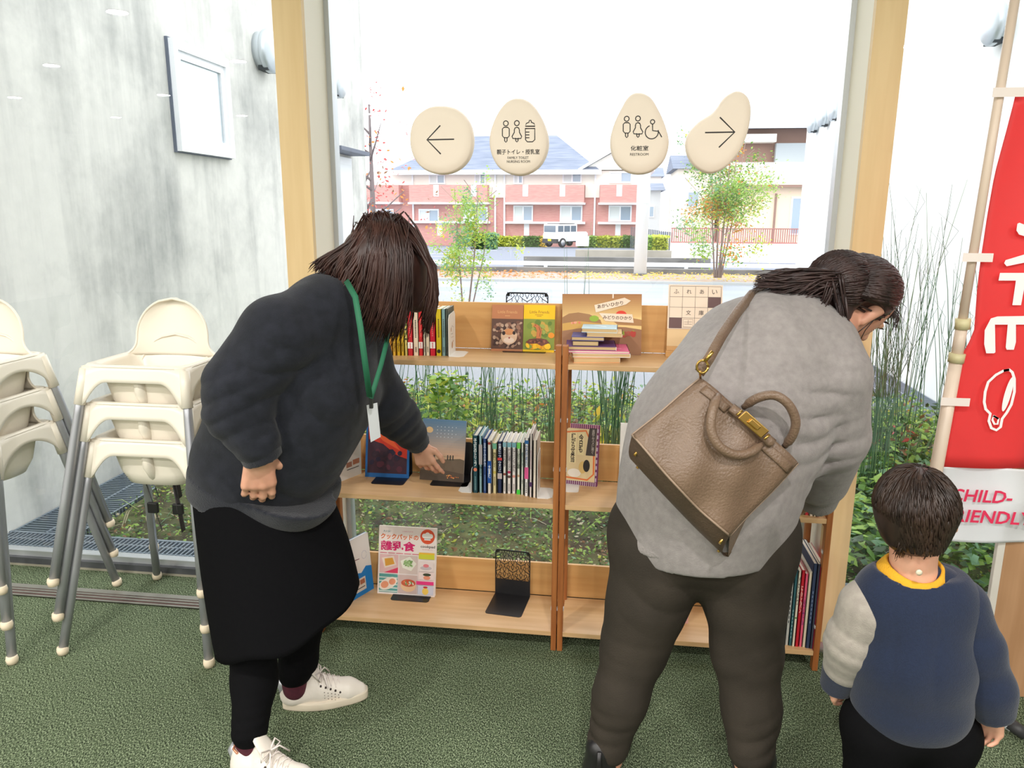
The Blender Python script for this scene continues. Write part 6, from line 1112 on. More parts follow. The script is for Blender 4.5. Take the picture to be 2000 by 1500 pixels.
# ---------- woman in the grey sweatshirt, seen from behind
M_grey = mat('heather_grey_sweatshirt', (152, 146, 144), 0.95, c2=(138, 132, 131), scale=55, bump=0.22, bscale=380, sheen=0.2, spec=0.15, contrast=(.3, .7)); M_greyrib = mat('heather_grey_rib', (144, 138, 136), 0.95, bump=0.35, bscale=260, sheen=0.2, spec=0.15)
M_olive = mat('dark_olive_trousers', (58, 52, 45), 0.85, bump=0.2, bscale=300, spec=0.2, c2=(50, 45, 39), scale=8); M_boot = mat('black_leather_boot', (28, 27, 29), 0.35)
def woman2():
    al, ar = Q(1188, 1460, 1.78), Q(1466, 1470, 1.76); kl, kr = Q(1240, 1260, 1.84), Q(1458, 1270, 1.84); hl, hr_ = Q(1285, 1080, 1.88), Q(1455, 1080, 1.88); al[2] = max(al[2], .09); ar[2] = max(ar[2], .09)
    pel = Q(1370, 1010, 1.9); md = Q(1430, 830, 1.96); ch = Q(1520, 690, 2.02); nk = Q(1620, 640, 2.08); hd = Q(1682, 588, 2.17)
    sl, sr = Q(1420, 660, 2.14), Q(1618, 720, 1.98); el, er = Q(1440, 830, 2.3), Q(1640, 850, 2.06); wl, wr = Q(1500, 960, 2.38), Q(1598, 965, 2.2)
    P = chain([pel, md, ch, nk], [.15, .13, .12, .055], .05)+chain([hl, kl, al-[0, 0, .03]], [.1, .06, .04], .04)+chain([hr_, kr, ar-[0, 0, .03]], [.1, .06, .04], .04)
    P += chain([sl, el, wl], [.052, .04, .026], .03)+chain([sr, er, wr], [.052, .04, .026], .03)+[('c', sl, sr, .08, .08, .05), ('c', nk, hd, .052, .05, .03)]
    P += hand(wr, (-.4, .6, -.7), (-.6, -.3, .2), (.2, .5, .3), .95)+hand(wl, (.2, .6, -.6), (.6, -.3, -.2), (-.2, .5, .3), .95)
    H, fr = head_prims(hd, (.45, .35, -.75), (.72, .3, .55), 1.0); P += H
    e0, e1 = Q(1716, 605, 2.09), Q(1684, 628, 2.075); P += [('c', e0, e1, .017, .011, .006), ('c', e0+[-.006, 0, .004], Q(1700, 612, 2.085), .017, .013, .006)]
    b = surface('person', P, .0045, M_skin, None); tag(b, 'woman in a grey sweatshirt seen from behind, bending over with a shoulder bag', 'person'); eyes(b, hd, fr)
    S = chain([Q(1368, 1025, 1.9), Q(1385, 930, 1.9), Q(1430, 810, 1.94), Q(1500, 700, 2.02), Q(1545, 660, 2.06)], [.205, .205, .195, .165, .12], .07)
    S += chain([Q(1300, 1000, 1.92), Q(1340, 840, 1.97), Q(1410, 690, 2.08)], [.115, .13, .10], .06)+chain([Q(1455, 1000, 1.9), Q(1500, 850, 1.93), Q(1590, 720, 2.0)], [.11, .12, .12], .06)
    S += chain([Q(1590, 690, 2.02), Q(1618, 735, 1.96), Q(1626, 850, 2.00), Q(1602, 935, 2.13)], [.115, .10, .090, .078], .016)+chain([Q(1440, 655, 2.12), Q(1425, 740, 2.25), Q(1450, 850, 2.32)], [.09, .08, .07], .04)
    S += [('c', Q(1560, 900, 1.98), Q(1520, 870, 1.95), .06, .07, .03)]
    F_ = folds([(Q(1560, 830, 1.86), (.35, 0, .9), .13, .06, .012, .5), (Q(1500, 780, 1.8), (.5, 0, .8), .14, .07, .006, 1.4), (Q(1560, 960, 1.95), (.2, .2, 1), .09, .045, .008, .2), (Q(1620, 880, 1.93), (.3, .2, -1), .10, .06, .008, 1.1), (Q(1600, 760, 1.88), (.6, 0, .8), .1, .07, .006, 2.1), (Q(1520, 640, 2.0), (.7, 0, .5), .16, .1, .006, .3), (Q(1300, 960, 1.75), (.9, .1, .1), .14, .1, .005, 1.)])
    s = surface('sweatshirt', S, .006, M_grey, b, disp=F_, cuts=((Q(1370, 1062, 1.9), unit([.05, 0, -1]), .4), ('s', Q(1638, 622, 2.1), .072)))
    surface('hem_band', [('e', Q(1370, 1050, 1.9), (.236, .185, .115), None, .01)]+chain([Q(1368, 1030, 1.9), Q(1368, 1060, 1.9)], [.2, .198], .03), .006, M_greyrib, s, disp=folds([(Q(1370, 1060, 1.75), (1, 0, 0), .25, .16, .004, .2)]), cuts=((Q(1370, 1098, 1.72), unit([.07, 0, -1])), (Q(1370, 1020, 1.72), unit([-.07, 0, 1]))))
    surface('cuff', chain([Q(1604, 938, 2.16), Q(1596, 972, 2.2)], [.068, .058], .01), .005, M_greyrib, s, cuts=((Q(1596, 978, 2.21), unit(wr-er)),))
    nn = unit(hd-ch); r0 = V(unit(np.cross(nn, (0, 1, 0)))); r1 = V(np.cross(nn, r0)); cc = V(Q(1610, 640, 2.09)); MB().tube([cc+(r0*cos(a)*.072+r1*sin(a)*.075) for a in [2*pi*i/28 for i in range(29)]], .012, M_greyrib, 8).build('collar', s)
    T = chain([pel, Q(1290, 1090, 1.87), Q(1262, 1180, 1.85), kl, Q(1212, 1360, 1.8), al+[0, 0, .01]], [.15, .118, .096, .08, .064, .056], .05)+chain([pel, Q(1452, 1090, 1.87), Q(1457, 1180, 1.85), kr, Q(1467, 1380, 1.8), ar+[0, 0, .01]], [.15, .118, .092, .082, .066, .058], .05)+[('c', Q(1290, 1040, 1.9), Q(1455, 1040, 1.9), .14, .14, .03)]
    F2 = folds([(kl, (.3, .1, 1), .08, .06, .006, .5), (kr, (-.3, .1, 1), .08, .06, .005, 1.), (al+[0, 0, .05], (.2, 0, 1), .08, .045, .006, .2), (ar+[0, 0, .05], (-.2, 0, 1), .08, .045, .005, 1.6), (Q(1290, 1150, 1.78), (.6, 0, 1), .12, .09, .004, 1)])
    surface('trousers', T, .006, M_olive, b, disp=F2)
    return b
W2 = woman2()
def boot(q, d, label):
    q = np.array((q[0], q[1], 0)); D = unit(d); t = thing('boot', label, 'shoe', tuple(q)); S_ = np.cross((0, 0, 1), D); U = np.array((0, 0, 1.)); p = lambda a, b, z: D*a+S_*b+U*z
    surface('upper', [('c', p(0, 0, .05), p(-.005, 0, .12), .043, .041, .02), ('c', p(0, 0, .045), p(.12, 0, .04), .042, .04, .03), ('c', p(.12, 0, .04), p(.185, 0, .035), .04, .032, .02)], .005, M_boot, t, cuts=(((0, 0, .015), (0, 0, -1)),))
    o = [(-.045+.28*(.5-.5*cos(2*pi*i/32)), (1 if sin(2*pi*i/32) > 0 else -1)*abs(sin(2*pi*i/32))**.6*.042) for i in range(32)]
    MB().prism([p(x-0.0, y, 0) for x, y in o], (0, 0, .02), M_blk).build('sole', t); MB().tube([p(-.045, 0, .06), p(-.05, 0, .1), p(-.046, 0, .14)], [.006, .007, .006], M_boot, 8, flat=.5).build('pull_tab', t)
b1 = onz(1172, 1535, 0); b2 = onz(1478, 1555, 0)
boot(b1, (.1, 1, 0), 'black ankle boot on the left foot of the woman with the shoulder bag'); boot(b2, (-.05, 1, 0), 'black ankle boot on the right foot of the woman with the shoulder bag')
def w2_hair():
    cap = [('e', Q(1686, 566, 2.16), (.094, .110, .088), None, .02), ('e', Q(1640, 556, 2.12), (.075, .085, .075), None, .03)]+chain([Q(1698, 575, 2.18), Q(1726, 604, 2.2)], [.075, .03], .02)
    cap += chain([Q(1630, 552, 2.08), Q(1580, 562, 2.05), Q(1535, 556, 2.04), Q(1505, 552, 2.03)], [.05, .034, .024, .008], .03)+chain([Q(1620, 580, 2.06), Q(1600, 600, 2.04), Q(1580, 590, 2.03)], [.04, .026, .014], .02)+chain([Q(1640, 590, 2.08), Q(1640, 625, 2.06), Q(1655, 655, 2.06)], [.045, .024, .008], .02)
    ear = Q(1702, 628, 2.05); h = surface('hair', cap, .0055, M_hair2, W2, cuts=(('s', ear, .05), ('s', Q(1690, 660, 2.08), .055))); st = MB(); r = random.Random(8)
    pony = (1612, 548)
    Cc = V(Q(1672, 566, 2.15)); d1 = (V(Q(1606, 546, 2.06))-Cc).normalized()
    for i in range(1100):                                  # combed over the skull back to the tie
        d0 = V((r.gauss(.55, .5), r.gauss(-.25, .7), r.gauss(.0, .7))).normalized()
        if d0.y > .75: continue
        pts = []
        for t in (0, .15, .3, .45, .6, .75, .9, 1):
            dd = (d0*(1-t)+d1*t).normalized(); k = 1.0+.02*sin(i)+(0 if t < .9 else -.1); pts.append(Cc+V((dd.x*.112, dd.y*.122, dd.z*.094))*k)
        if any((p-V(ear)).length < .058 or (p-V(Q(1702, 614, 2.08))).length < .040 or (p-V(Q(1690, 660, 2.08))).length < .055 for p in pts): continue
        rr = r.uniform(.0018, .0042); st.tube(pts, [rr*.3, rr*.9, rr, rr, rr, rr, rr, rr*.7], M_hair2, 5, flat=.5)
    Cb = V(Q(1640, 554, 2.12)); db = V((-.8, -.25, -.1)).normalized()
    for i in range(420):
        d0 = V((r.gauss(.4, .6), r.gauss(-.3, .7), r.gauss(.5, .7))).normalized(); pts = []
        for t in (0, .2, .4, .6, .8, 1):
            dd = (d0*(1-t)+db*t).normalized(); pts.append(Cb+V((dd.x*.088, dd.y*.103, dd.z*.087)))
        if any((p-V(ear)).length < .058 or (p-V(Q(1702, 614, 2.08))).length < .040 for p in pts): continue
        rr = r.uniform(.0018, .004); st.tube(pts, [rr*.4, rr, rr, rr, rr, rr*.6], M_hair2, 5, flat=.5)
    for i in range(0):
        a = r.uniform(-2.6, 1.0); R0 = (80+r.gauss(0, 2), 74+r.gauss(0, 2)); e = V(Q(1676+cos(a)*(R0[0]-8), 580+sin(a)*(R0[1]-12), 2.16+r.uniform(-.03, .05))); dy = r.uniform(.55, 1)
        mid = V(Q(1668+cos(a)*r.uniform(28, 56), 556+sin(a)*r.uniform(28, 56), 2.16-.150*dy)); base = V(Q(pony[0]+r.gauss(0, 8), pony[1]+r.gauss(0, 8), 2.05))
        if a > .6 or (e-V(ear)).length < .07 or (mid-V(ear)).length < .05: continue
        pts = [e*(1-t)**2+mid*2*t*(1-t)+base*t*t for t in (0, .2, .4, .6, .8, 1)]; rr = r.uniform(.0018, .0042); st.tube(pts, [rr*.4, rr, rr, rr, rr, rr], M_hair2, 5, flat=.5)
    for i in range(380):                                   # wavy ponytail
        x, y = r.gauss(0, 7), r.gauss(0, 9); end = r.choice(((1474, 560), (1478, 548), (1545, 585), (1600, 612), (1655, 650), (1500, 575))); ph = r.uniform(0, 6); dY = r.uniform(1.995, 2.05); pts = []
        for j in range(9):
            t = j/8; px_ = (pony[0]+20)*(1-t)+end[0]*t+x*(1-t*.5); py_ = pony[1]*(1-t)+end[1]*t-22*sin(pi*t)*(.3 if end[0] < 1560 else -.2)+y*(1-t*.4)+6*sin(t*9+ph)*t; pts.append(V(Q(px_, py_, dY-.012*sin(pi*t)+.012*sin(ph+t*4))))
        rr = r.uniform(.0016, .0034); st.tube(pts, [rr, rr, rr, rr, rr, rr*.9, rr*.7, rr*.4, rr*.15], M_hair2, 5, flat=.6)
    for i in range(36):                                    # loose fringe by the forehead and flyaways
        p = V(Q(1738+r.gauss(0, 5), 590+r.gauss(0, 12), 2.18)); st.tube([p, p+V((.012+r.random()*.012, 0, -.02)), p+V((.008+r.random()*.02, 0, -.05-r.random()*.02))], [.001, .0008, .0003], M_hair2, 4)
    st.build('strands', h)
    tm = MB().tube([V(Q(1718, 612, 2.10)), V(Q(1700, 630, 2.075)), V(Q(1672, 652, 2.06))], .0012, M_buck, 6).tube([V(Q(1716, 614, 2.10)), V(Q(1690, 645, 2.09)), V(Q(1678, 668, 2.1))], .0012, M_buck, 6)
    tm.build('mask_strap', W2); return h
w2_hair()
# ---------- shoulder bag
M_tau = mat('taupe_leather', (122, 100, 82), 0.36, c2=(112, 91, 74), scale=10, bump=0.28, bscale=190, spec=0.5); M_tau2 = mat('taupe_leather_base', (84, 68, 56), 0.45, bump=0.2, bscale=190); M_edge = mat('taupe_edge_paint', (150, 128, 110), 0.5); M_gold = mat('gold_fittings', (212, 170, 96), 0.2, 1.0)
BY = 1.675
TL, TR, BR_, BL = [V(Q(*q)) for q in ((1368, 738, BY+.015), (1560, 905, BY+.015), (1424, 1046, BY-.04), (1236, 850, BY-.04))]
bag = thing('shoulder_bag', 'taupe grained leather shoulder bag with gold clasp hanging on the grey sweatshirt', 'bag', tuple(TL)); o_ = TL
def bl(u, v): return (TL*(1-u)*(1-v)+TR*u*(1-v)+BR_*u*v+BL*(1-u)*v)-o_
bn = ((TR-TL).cross(BL-TL)).normalized(); bn = bn if bn.y < 0 else -bn     # towards the camera
Ub = (TR-TL).normalized(); Vb = (BL-TL).normalized()
def front(u, v):
    p = bl(u, v); e = sin(pi*min(max(u, 0), 1))**.45*(.25+.75*sin(pi*(v*.62+.05))**.7); sag = .006*sin(u*9+v*5)*v+.004*sin(u*17-v*7)
    edge = .012*(1-abs(2*u-1)**2)*v
    return p+bn*(e*.04+sag)+Vb*edge*(1 if v > .9 else v)
D_ = .125
def backf(u, v): return bl(.5+(u-.5)*.96, v*.98)-bn*(D_*.3)*(1-v)+V((.012, .055, -.085))*v**.8
m_ = MB(); m_.grid(front, 41, 33, M_tau); mods(m_.build('front_panel', bag), solid=.003)
m_ = MB(); m_.grid(backf, 21, 13, M_tau); mods(m_.build('back_panel', bag), solid=.003)
m_ = MB(); m_.grid(lambda u, v: V(front(u, 1)).lerp(V(backf(u, 1)), v)+(Vb*.02*sin(pi*v)), 31, 9, M_tau2); m_.build('base_panel', bag)
m_ = MB()
for uu in (0, 1): m_.grid(lambda u, v: V(front(uu, v)).lerp(V(backf(uu, v)), u)-Ub*((1 if uu else -1)*.03*sin(pi*u)*(1-v)), 9, 17, M_tau)
m_.build('gussets', bag)
for nm, fn in (('edge_piping', lambda t: front(t, 1)), ('edge_piping', lambda t: front(1, t)), ('edge_piping', lambda t: front(0, t))): MB().tube([fn(i/24) for i in range(25)], .0028, M_edge, 6).build(nm, bag)
for (ua, ub, va) in ((.06, .30, .02), (.66, .97, .16)):
    m_ = MB(); m_.grid(lambda u, v: V(front(ua+(ub-ua)*u, .035+.10*v+va*.2))+bn*.004, 9, 5, M_tau); mods(m_.build('belt_tab', bag), solid=.004)
m_ = MB(); m_.grid(lambda u, v: V(front(.30+.42*u, .0+.10*v))+bn*(.010+.006*sin(pi*v)), 13, 5, M_tau); cf = m_.build('closing_strap', bag); mods(cf, solid=.004)
c = V(front(.49, .05))+bn*.022; m_ = MB(); Mx = Matrix((( Ub.x, Vb.x, bn.x, c.x), (Ub.y, Vb.y, bn.y, c.y), (Ub.z, Vb.z, bn.z, c.z), (0, 0, 0, 1)))
m_.box((-.034, -.012, -.003), (.034, .012, .004), M_gold, Mx, bev=.002).box((-.014, -.006, .004), (.014, .006, .011), M_gold, Mx, bev=.002).tube([Mx@V((-.04, -.006, .004)), Mx@V((-.04, .01, .004))], .003, M_gold, 8).tube([Mx@V((.04, -.006, .004)), Mx@V((.04, .01, .004))], .003, M_gold, 8); m_.build('gold_clasp', cf)
def handle(p0, p1, mids, nm='handle'):
    pts = [V(Q(*p0))-o_]+[V(Q(*q))-o_ for q in mids]+[V(Q(*p1))-o_]; out = []
    for i in range(len(pts)-1):
        a = pts[max(i-1, 0)]; b = pts[i]; c = pts[i+1]; d = pts[min(i+2, len(pts)-1)]
        for t in (0, .25, .5, .75): out.append(.5*((2*b)+(c-a)*t+(2*a-5*b+4*c-d)*t*t+(3*b-a-3*c+d)*t*t*t))
    out.append(pts[-1]); k = len(out); return MB().tube(out, [.0105 if 1 < i < k-2 else .007 for i in range(k)], M_tau, 12).build(nm, bag)
handle((1404, 772, 1.66), (1487, 868, 1.655), ((1392, 800, 1.625), (1389, 840, 1.61), (1405, 872, 1.605), (1435, 888, 1.61), (1465, 884, 1.625)))
handle((1452, 796, 1.72), (1532, 872, 1.72), ((1478, 778, 1.70), (1512, 772, 1.69), (1540, 790, 1.69), (1554, 822, 1.695), (1548, 850, 1.705)))
for uu, q in ((.05, .25), (.05, .7), (.93, .25), (.93, .7)):
    p = V(front(uu, 1)).lerp(V(backf(uu, 1)), q); nb = (V(backf(.5, 1))-V(front(.5, 1))).cross(Ub).normalized(); nb = nb if nb.dot(Vb) > 0 else -nb; MB().tube([p-nb*.002, p+nb*.02], .0035, M_gold, 8).build('metal_foot', bag)
sp = [V(Q(*q))-o_ for q in ((1366, 728, 1.66), (1385, 700, 1.685), (1410, 655, 1.76), (1440, 610, 1.87), (1468, 575, 1.99), (1492, 566, 2.08))]
m_ = ribbon(MB(), sp, .024, M_tau, (.3, -.9, .35)); mods(m_.build('shoulder_strap', bag), solid=.003)
c = V(Q(1372, 716, 1.655))-o_; m_ = MB(); m_.tube([c+V((cos(a)*.012, 0, sin(a)*.014)) for a in [2*pi*i/16 for i in range(17)]], .0028, M_gold, 8).tube([c+V((.004, -.002, .012)), c+V((.02, 0, .034))], .0045, M_gold, 8).tube([c+V((-.004, 0, -.012)), V((0, 0, 0))], .003, M_gold, 8); m_.build('snap_hook', bag)
# ---------- little boy
M_navy = mat('navy_sweatshirt', (35, 44, 66), 0.95, c2=(33, 41, 61), scale=200, bump=0.22, bscale=400, sheen=0.2, spec=.15); M_kg = mat('light_heather_sleeve', (162, 155, 146), 0.95, c2=(150, 143, 135), scale=60, bump=0.22, bscale=400, sheen=.2, spec=.15); M_must = mat('mustard_rib', (214, 158, 34), 0.9, bump=.3, bscale=300)
def boy():
    Yc = 1.5; hd = Q(1787, 1000, Yc); nk = Q(1783, 1105, Yc+.0); ch = Q(1785, 1200, Yc); pel = Q(1780, 1400, Yc); sl, sr = Q(1705, 1160, Yc), Q(1870, 1160, Yc); el, er = Q(1660, 1240, Yc+.01), Q(1905, 1265, Yc-.02); wl, wr = Q(1640, 1330, Yc+.04), Q(1942, 1385, Yc-.03)
    fl, fr_ = np.array((pel[0]-.06, Yc, .06)), np.array((pel[0]+.06, Yc, .06)); hl, hr_ = pel-[.05, 0, 0], pel+[.05, 0, 0]
    P = chain([pel, ch], [.08, .075], .04)+[('c', ch, nk, .06, .036, .03), ('c', nk, hd, .036, .05, .03), ('c', (sl*.8+sr*.2), (sr*.8+sl*.2), .03, .03, .03)]+chain([sl, el, wl], [.028, .026, .019], .02)+chain([sr, er, wr], [.028, .026, .019], .02)+chain([hl, (hl+fl)/2, fl], [.06, .042, .028], .03)+chain([hr_, (hr_+fr_)/2, fr_], [.06, .042, .028], .03)
    P += hand(wl, (-.1, .35, -.8), (.6, .2, 0), (.1, .8, .2), .62, curl=(.6, .6, .6, .6))+hand(wr, (.02, .1, -1), (-.75, -.2, 0), (-.5, .8, 0), .66, curl=(.45, .5, .5, .5), thumb=.9)
    for f in (fl, fr_): P.append(('c', f-[0, 0, .03], f+[0, .07, -.035], .026, .022, .02))
    H, fx = head_prims(hd+[.005, .0, -.005], (.42, 1, -.12), (0, .08, 1), .8); P += H
    b = surface('person', P, .0042, M_skin, None); tag(b, 'small boy with short dark hair in a navy sweatshirt, seen from behind', 'person'); eyes(b, hd, fx, .86)
    S = chain([Q(1785, 1180, Yc), Q(1783, 1270, Yc), Q(1780, 1360, Yc)], [.085, .100, .102], .05)+[('c', Q(1735, 1180, Yc), Q(1840, 1180, Yc), .072, .072, .04), ('c', Q(1746, 1290, Yc), Q(1818, 1290, Yc), .082, .082, .04), ('c', Q(1744, 1365, Yc), Q(1812, 1370, Yc), .078, .078, .04), ('c', Q(1740, 1150, Yc), Q(1828, 1150, Yc), .05, .05, .04)]
    nv = folds([(Q(1780, 1300, Yc-.1), (1, 0, .1), .12, .09, .003, 1.)])
    s = surface('sweatshirt', S, .005, M_navy, b, disp=nv, cuts=((Q(1783, 1112, Yc), (0, 0, 1)), ('s', Q(1783, 1096, Yc), .068)))
    surface('navy_sleeve', chain([Q(1828, 1155, Yc), Q(1866, 1185, Yc), er, Q(1932, 1345, Yc-.03), Q(1940, 1385, Yc-.03)], [.055, .055, .048, .044, .04], .03), .005, M_navy, s, disp=folds([(er, (.2, 0, 1), .07, .05, .0035, 0)]), cuts=((Q(1940, 1402, Yc-.03), unit(wr-er)),))
    g = surface('grey_sleeve', chain([Q(1728, 1160, Yc), Q(1700, 1190, Yc), Q(1668, 1255, Yc+.01), Q(1652, 1300, Yc+.03)], [.048, .056, .052, .046], .03), .005, M_kg, s, disp=folds([(el, (.3, 0, 1), .07, .04, .004, 1.)])); g['label'] = 'light grey left sleeve'
    surface('cuff', chain([Q(1648, 1308, Yc+.035), Q(1636, 1335, Yc+.05)], [.044, .036], .01), .004, M_navy, g, cuts=((Q(1638, 1345, Yc+.05), unit(wl-el)),))
    surface('hem_band', [('c', Q(1745, 1395, Yc), Q(1818, 1400, Yc), .078, .076, .01)], .005, M_navy, s, cuts=((Q(1780, 1432, Yc-.1), (0, 0, -1)), (Q(1780, 1385, Yc-.1), (0, 0, 1))))
    cc = V(Q(1783, 1118, Yc)); cl = MB().grid(lambda u, v: cc+V((cos(2*pi*u)*(.052+.018*v), sin(2*pi*u)*(.050+.020*v), .012+.010*sin(2*pi*u)+.010*cos(2*pi*u)**2-.020*v-.006*v*v)), 48, 7, M_must, closeu=True).build('mustard_collar', s); mods(cl, solid=.007, off=1)
    MB().lathe([(0.002, 0), (.006, .001), (.006, .004), (.002, .005)], ink((214, 202, 178)), 14, Matrix.Translation(V(Q(1794, 1117, Yc-.064)))@Matrix.Rotation(pi/2, 4, 'X')).build('snap_button', s)
    surface('trousers', chain([pel, hl-[.01, 0, .03], (hl+fl)/2, fl+[0, 0, .0]], [.085, .075, .058, .05], .02)+chain([pel, hr_-[-.01, 0, .03], (hr_+fr_)/2, fr_+[0, 0, 0]], [.085, .075, .058, .05], .02), .006, M_legg, b, disp=folds([((hl+fl)/2, (0, 0, 1), .1, .05, .004, 0)]))
    hp = [('e', Q(1786, 990, Yc), (.074, .088, .081), None, .02), ('e', Q(1784, 1032, Yc-.012), (.050, .055, .044), None, .03), ('c', Q(1766, 1046, Yc-.015), Q(1800, 1054, Yc-.02), .024, .022, .03)]
    h = surface('hair', hp, .004, M_hair3, b, cuts=((hd+np.array((.02, .035, -.02)), unit((.42, 1, -.5))),) if False else ()); st = MB(); r = random.Random(3); sw = V(Q(1748, 985, Yc-.085))
    for i in range(3000):
        th = r.uniform(0, 2*pi); ph = math.acos(r.uniform(-.6, 1))
        def S_(a, b_): return V(hd)+V(((sin(b_) if b_ < 1.57 else 1-.32*(b_-1.57))*cos(a)*.0750, (sin(b_) if b_ < 1.57 else 1-.14*(b_-1.57))*sin(a)*.0890, cos(b_)*.083+.010))
        d0 = S_(th, ph)
        if (d0.y > Yc+.045 and d0.z < hd[2]+.03) or (d0.x > hd[0]+.06 and d0.z < hd[2]-.02): continue
        a = th+.0; L_ = r.uniform(.28, .5); c = [S_(a+.12*t*L_, min(2.5, ph+L_*t)) for t in (0, .35, .7, 1)]
        off = [1.0, 1.02, 1.03, 1.02+r.uniform(0, .02)]; pts = [V(hd)+(q-V(hd))*o for q, o in zip(c, off)]
        rr = r.uniform(.001, .0018); st.tube(pts, [rr*.6, rr, rr, rr*.2], M_hair3, 4, flat=.6)
    for i in range(150):
        p = V(Q(r.uniform(1755, 1818), 1060+r.gauss(0, 5), Yc-.05+r.uniform(-.01, .02))); st.tube([p, p+V((r.uniform(-.004, .004), .004, -.014)), p+V((r.uniform(-.006, .006), .014, -.026-r.random()*.01))], [.0014, .0012, .0003], M_hair3, 4)
    st.build('strands', h)
    for q, f in (('left', fl), ('right', fr_)):
        t = thing('child_shoe', 'small dark shoe on the %s foot of the boy, below the frame' % q, 'shoe', (f[0], f[1], 0)); surface('upper', [('c', (0, -.02, .04), (0, .085, .03), .034, .028, .02)], .005, M_boot, t, cuts=(((0, 0, .012), (0, 0, -1)),)); MB().box((-.034, -.055, 0), (.034, .115, .014), M_blk, bev=.005).build('sole', t)
boy()
# ---------- leaning banner
M_pole = mat('beige_plastic_pole', (226, 206, 188), 0.4); M_clamp = mat('pole_clamp', (214, 204, 160), 0.45); M_red = leafmat('red_banner_cloth', (246, 96, 98), .6); M_bwh = leafmat('white_banner_cloth', (240, 241, 244), .35); M_wtape = mat('translucent_tape', (240, 228, 222), 0.5)
YB_ = 2.32
def Bp(px, py, Y=YB_): return V(Q(px, py, Y))
b0 = Bp(1779, 1238); pl = thing('banner_pole', 'tall beige telescopic pole leaning beside the red banner', 'pole', (b0.x, b0.y, 0)); o_ = V((b0.x, b0.y, 0))
p_low, p_mid, p_hi = Bp(1828, 920), Bp(1868, 700), Bp(1992, -60)
MB().tube([b0-o_+V((0, 0, -.08)), p_low-o_, p_mid-o_], [.0185, .0185, .018], M_pole, 16).build('lower_tube', pl)
MB().tube([p_mid-o_, Bp(1878, 640)-o_], [.016, .016], M_pole, 16).build('middle_tube', pl); MB().tube([Bp(1874, 660)-o_, p_hi-o_], [.0125, .012], M_pole, 16).build('upper_tube', pl)
for y0, y1, r in ((622, 643, .0205), (690, 708, .022)):
    f = lambda y: Bp(1868+(1892-1868)*(700-y)/120 if y > 640 else 1878+(640-y)*.178, y)-o_; MB().tube([f(y0), f(y1)], [r, r*.97], M_clamp, 16).build('clamp', pl)
hub = V((b0.x, b0.y, 0.10)); 
for i, a in enumerate((-.65, .75, 2.5, 3.9)):
    q = MB().tube([V((0, 0, .13)), V((cos(a)*.12, sin(a)*.12, .09)), V((cos(a)*.3, sin(a)*.3, .03))], [.022, .020, .018], M_wfr, 12).build('base_leg', pl); MB().tube([V((cos(a)*.29, sin(a)*.29, .036)), V((cos(a)*.335, sin(a)*.335, .02))], [.0195, .017], M_blk, 12).build('foot_cap', q)
MB().lathe([(.03, .06), (.04, .08), (.04, .18), (.026, .2)], M_wfr, 20).build('hub', pl)
bnr = thing('banner', 'tall red cloth banner with white lettering and a white CHILD-FRIENDLY strip', 'banner', tuple(Bp(1850, 910))); o_ = Bp(1850, 910)
Lc = [(185, 1984), (260, 1966), (340, 1945), (420, 1930), (500, 1917), (560, 1909), (620, 1905), (650, 1903), (680, 1888), (700, 1876), (760, 1866), (830, 1858), (912, 1842), (1000, 1838), (1057, 1836)]
def lx(y):
    y = max(y, 185)
    for (a, xa), (b, xb) in zip(Lc, Lc[1:]):
        if a <= y <= b: return xa+(xb-xa)*(y-a)/(b-a)
    return Lc[-1][1]
zt_, zr_, zb_ = 182, 912, 1056
def cloth(y0, y1, m, nm):
    mb = MB(); xr = Bp(1990, 912).x+.30
    def fn(u, v):
        y = y0+(y1-y0)*v; p = Bp(lx(y), y); x = p.x+(xr-p.x)*u; return V((x, YB_+.012*sin(u*9+v*3)*(.4+u)+.004*sin(v*9), p.z+.012*u))-o_
    mb.grid(fn, 31, 31, m); return mods(mb.build(nm, bnr), solid=.0012)
cr = cloth(zt_, zr_, M_red, 'red_cloth'); cw = cloth(zr_, zb_, M_bwh, 'white_strip')
def bp(px, py): return (V(Q(px, py, YB_-.016))-o_)
ar = Art(bp(1850, 910), (1, 0, 0), (0, -1, 0), up=(0, 0, 1))
ub = lambda px, py: ((bp(px, py)-ar.O).x, (bp(px, py)-ar.O).z)
def bpoly(pts, m): ar.poly([ub(*p) for p in pts], m)
Wk = ink((246, 246, 246)); Rk = M_red
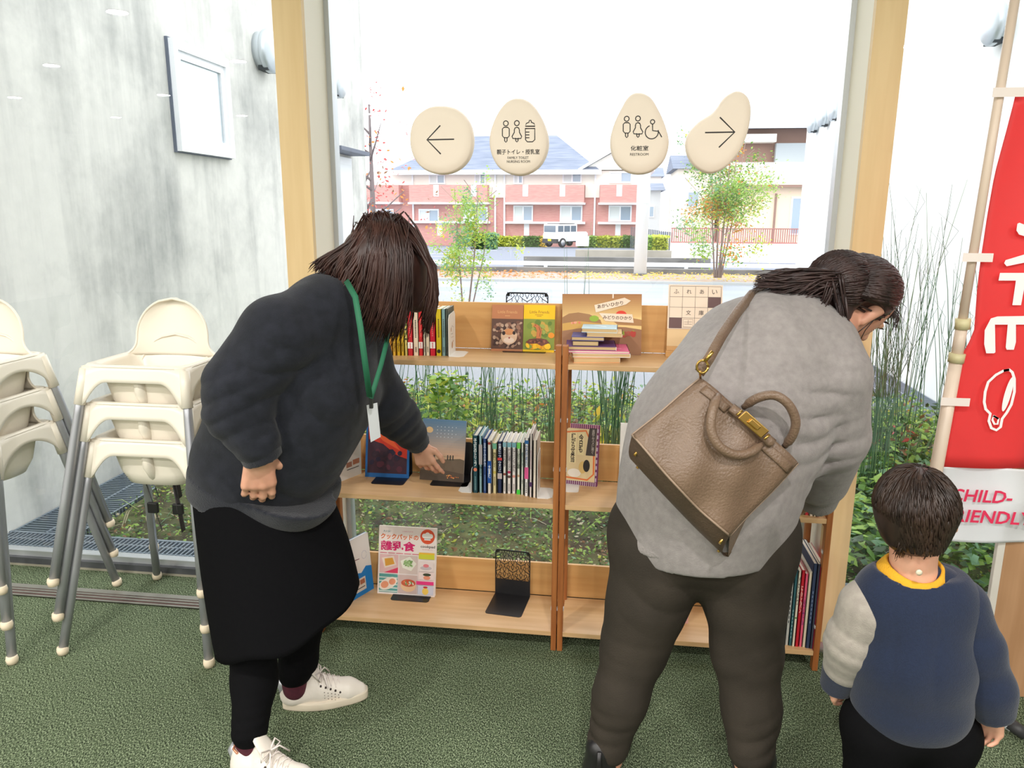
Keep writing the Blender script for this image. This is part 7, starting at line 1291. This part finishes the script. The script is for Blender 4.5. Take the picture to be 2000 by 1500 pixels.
bpoly([(1987, 437), (1991, 435), (2030, 450), (2030, 470), (1990, 458), (1985, 450)], Wk); bpoly([(1964, 508), (2040, 485), (2040, 505), (1966, 520), (1961, 514)], Wk); bpoly([(1953, 533), (2045, 533), (2045, 548), (1950, 548)], Wk)
bpoly([(1984, 548), (2003, 548), (1994, 596), (1977, 596)], Wk)
bpoly([(1935, 622), (1948, 618), (2006, 617), (2006, 634), (1941, 634)], Wk); bpoly([(1935, 622), (1943, 633), (1944, 688), (1941, 690), (1926, 690), (1922, 672), (1923, 645)], Wk); bpoly([(1968, 634), (1984, 634), (1984, 668), (1980, 683), (1966, 683), (1964, 678)], Wk)
fo = [(1971, 722), (1960, 724), (1945, 732), (1930, 746), (1924, 765), (1922, 785), (1925, 799), (1934, 808), (1931, 822), (1936, 836), (1946, 840), (1954, 834), (1957, 818), (1966, 806), (1975, 790), (1981, 765), (1981, 740), (1977, 727)]
ar.line([ub(*p) for p in fo], .0075, Wk, closed=True); ar.ell(*ub(1968, 770), .009, .052, Wk, rot=-.12); ar.line([ub(*p) for p in ((1940, 812), (1950, 818), (1948, 828), (1942, 828), (1938, 820))], .006, Wk, closed=True)
MRd = ink((226, 44, 88)); w0 = ub(1862, 985)[0]
ar.text('CHILD-', ub(1857, 966)[0], ub(1857, 966)[1], .04, MRd, bold=.02, anchor='l', skew=.12); ar.text('FRIENDLY', ub(1840, 1004)[0]+.01, ub(1860, 1006)[1], .04, MRd, bold=.02, anchor='l', skew=.12)
ar.build('lettering', bnr)
for (px, py) in ((1966, 180), (1906, 503), (1862, 785)):
    p = V(Q(px, py, YB_-.022))-o_; MB().box(p+V((-.034, 0, -.012)), p+V((.045, .0012, .012)), M_wtape).build('tape', bnr)
bd = thing('wooden_stand', 'tall wooden board on a stand cut off by the right edge', 'stand', (ony(1988, 900, 2.34).x, 2.34, 0)); zt_ = ony(1990, 580, 2.34).z
MB().box((0, 0, 0.0), (.30, .02, zt_), mat('brown_wood_board', (186, 144, 108), .5, c2=(170, 128, 92), scale=3, stretch=(8, 8, .7)), bev=.003).build('board', bd); MB().box((-.022, -.006, .0), (.0, .012, .62), mat('milky_edge_strip', (214, 208, 200), .4), bev=.002).build('edge_strip', bd)
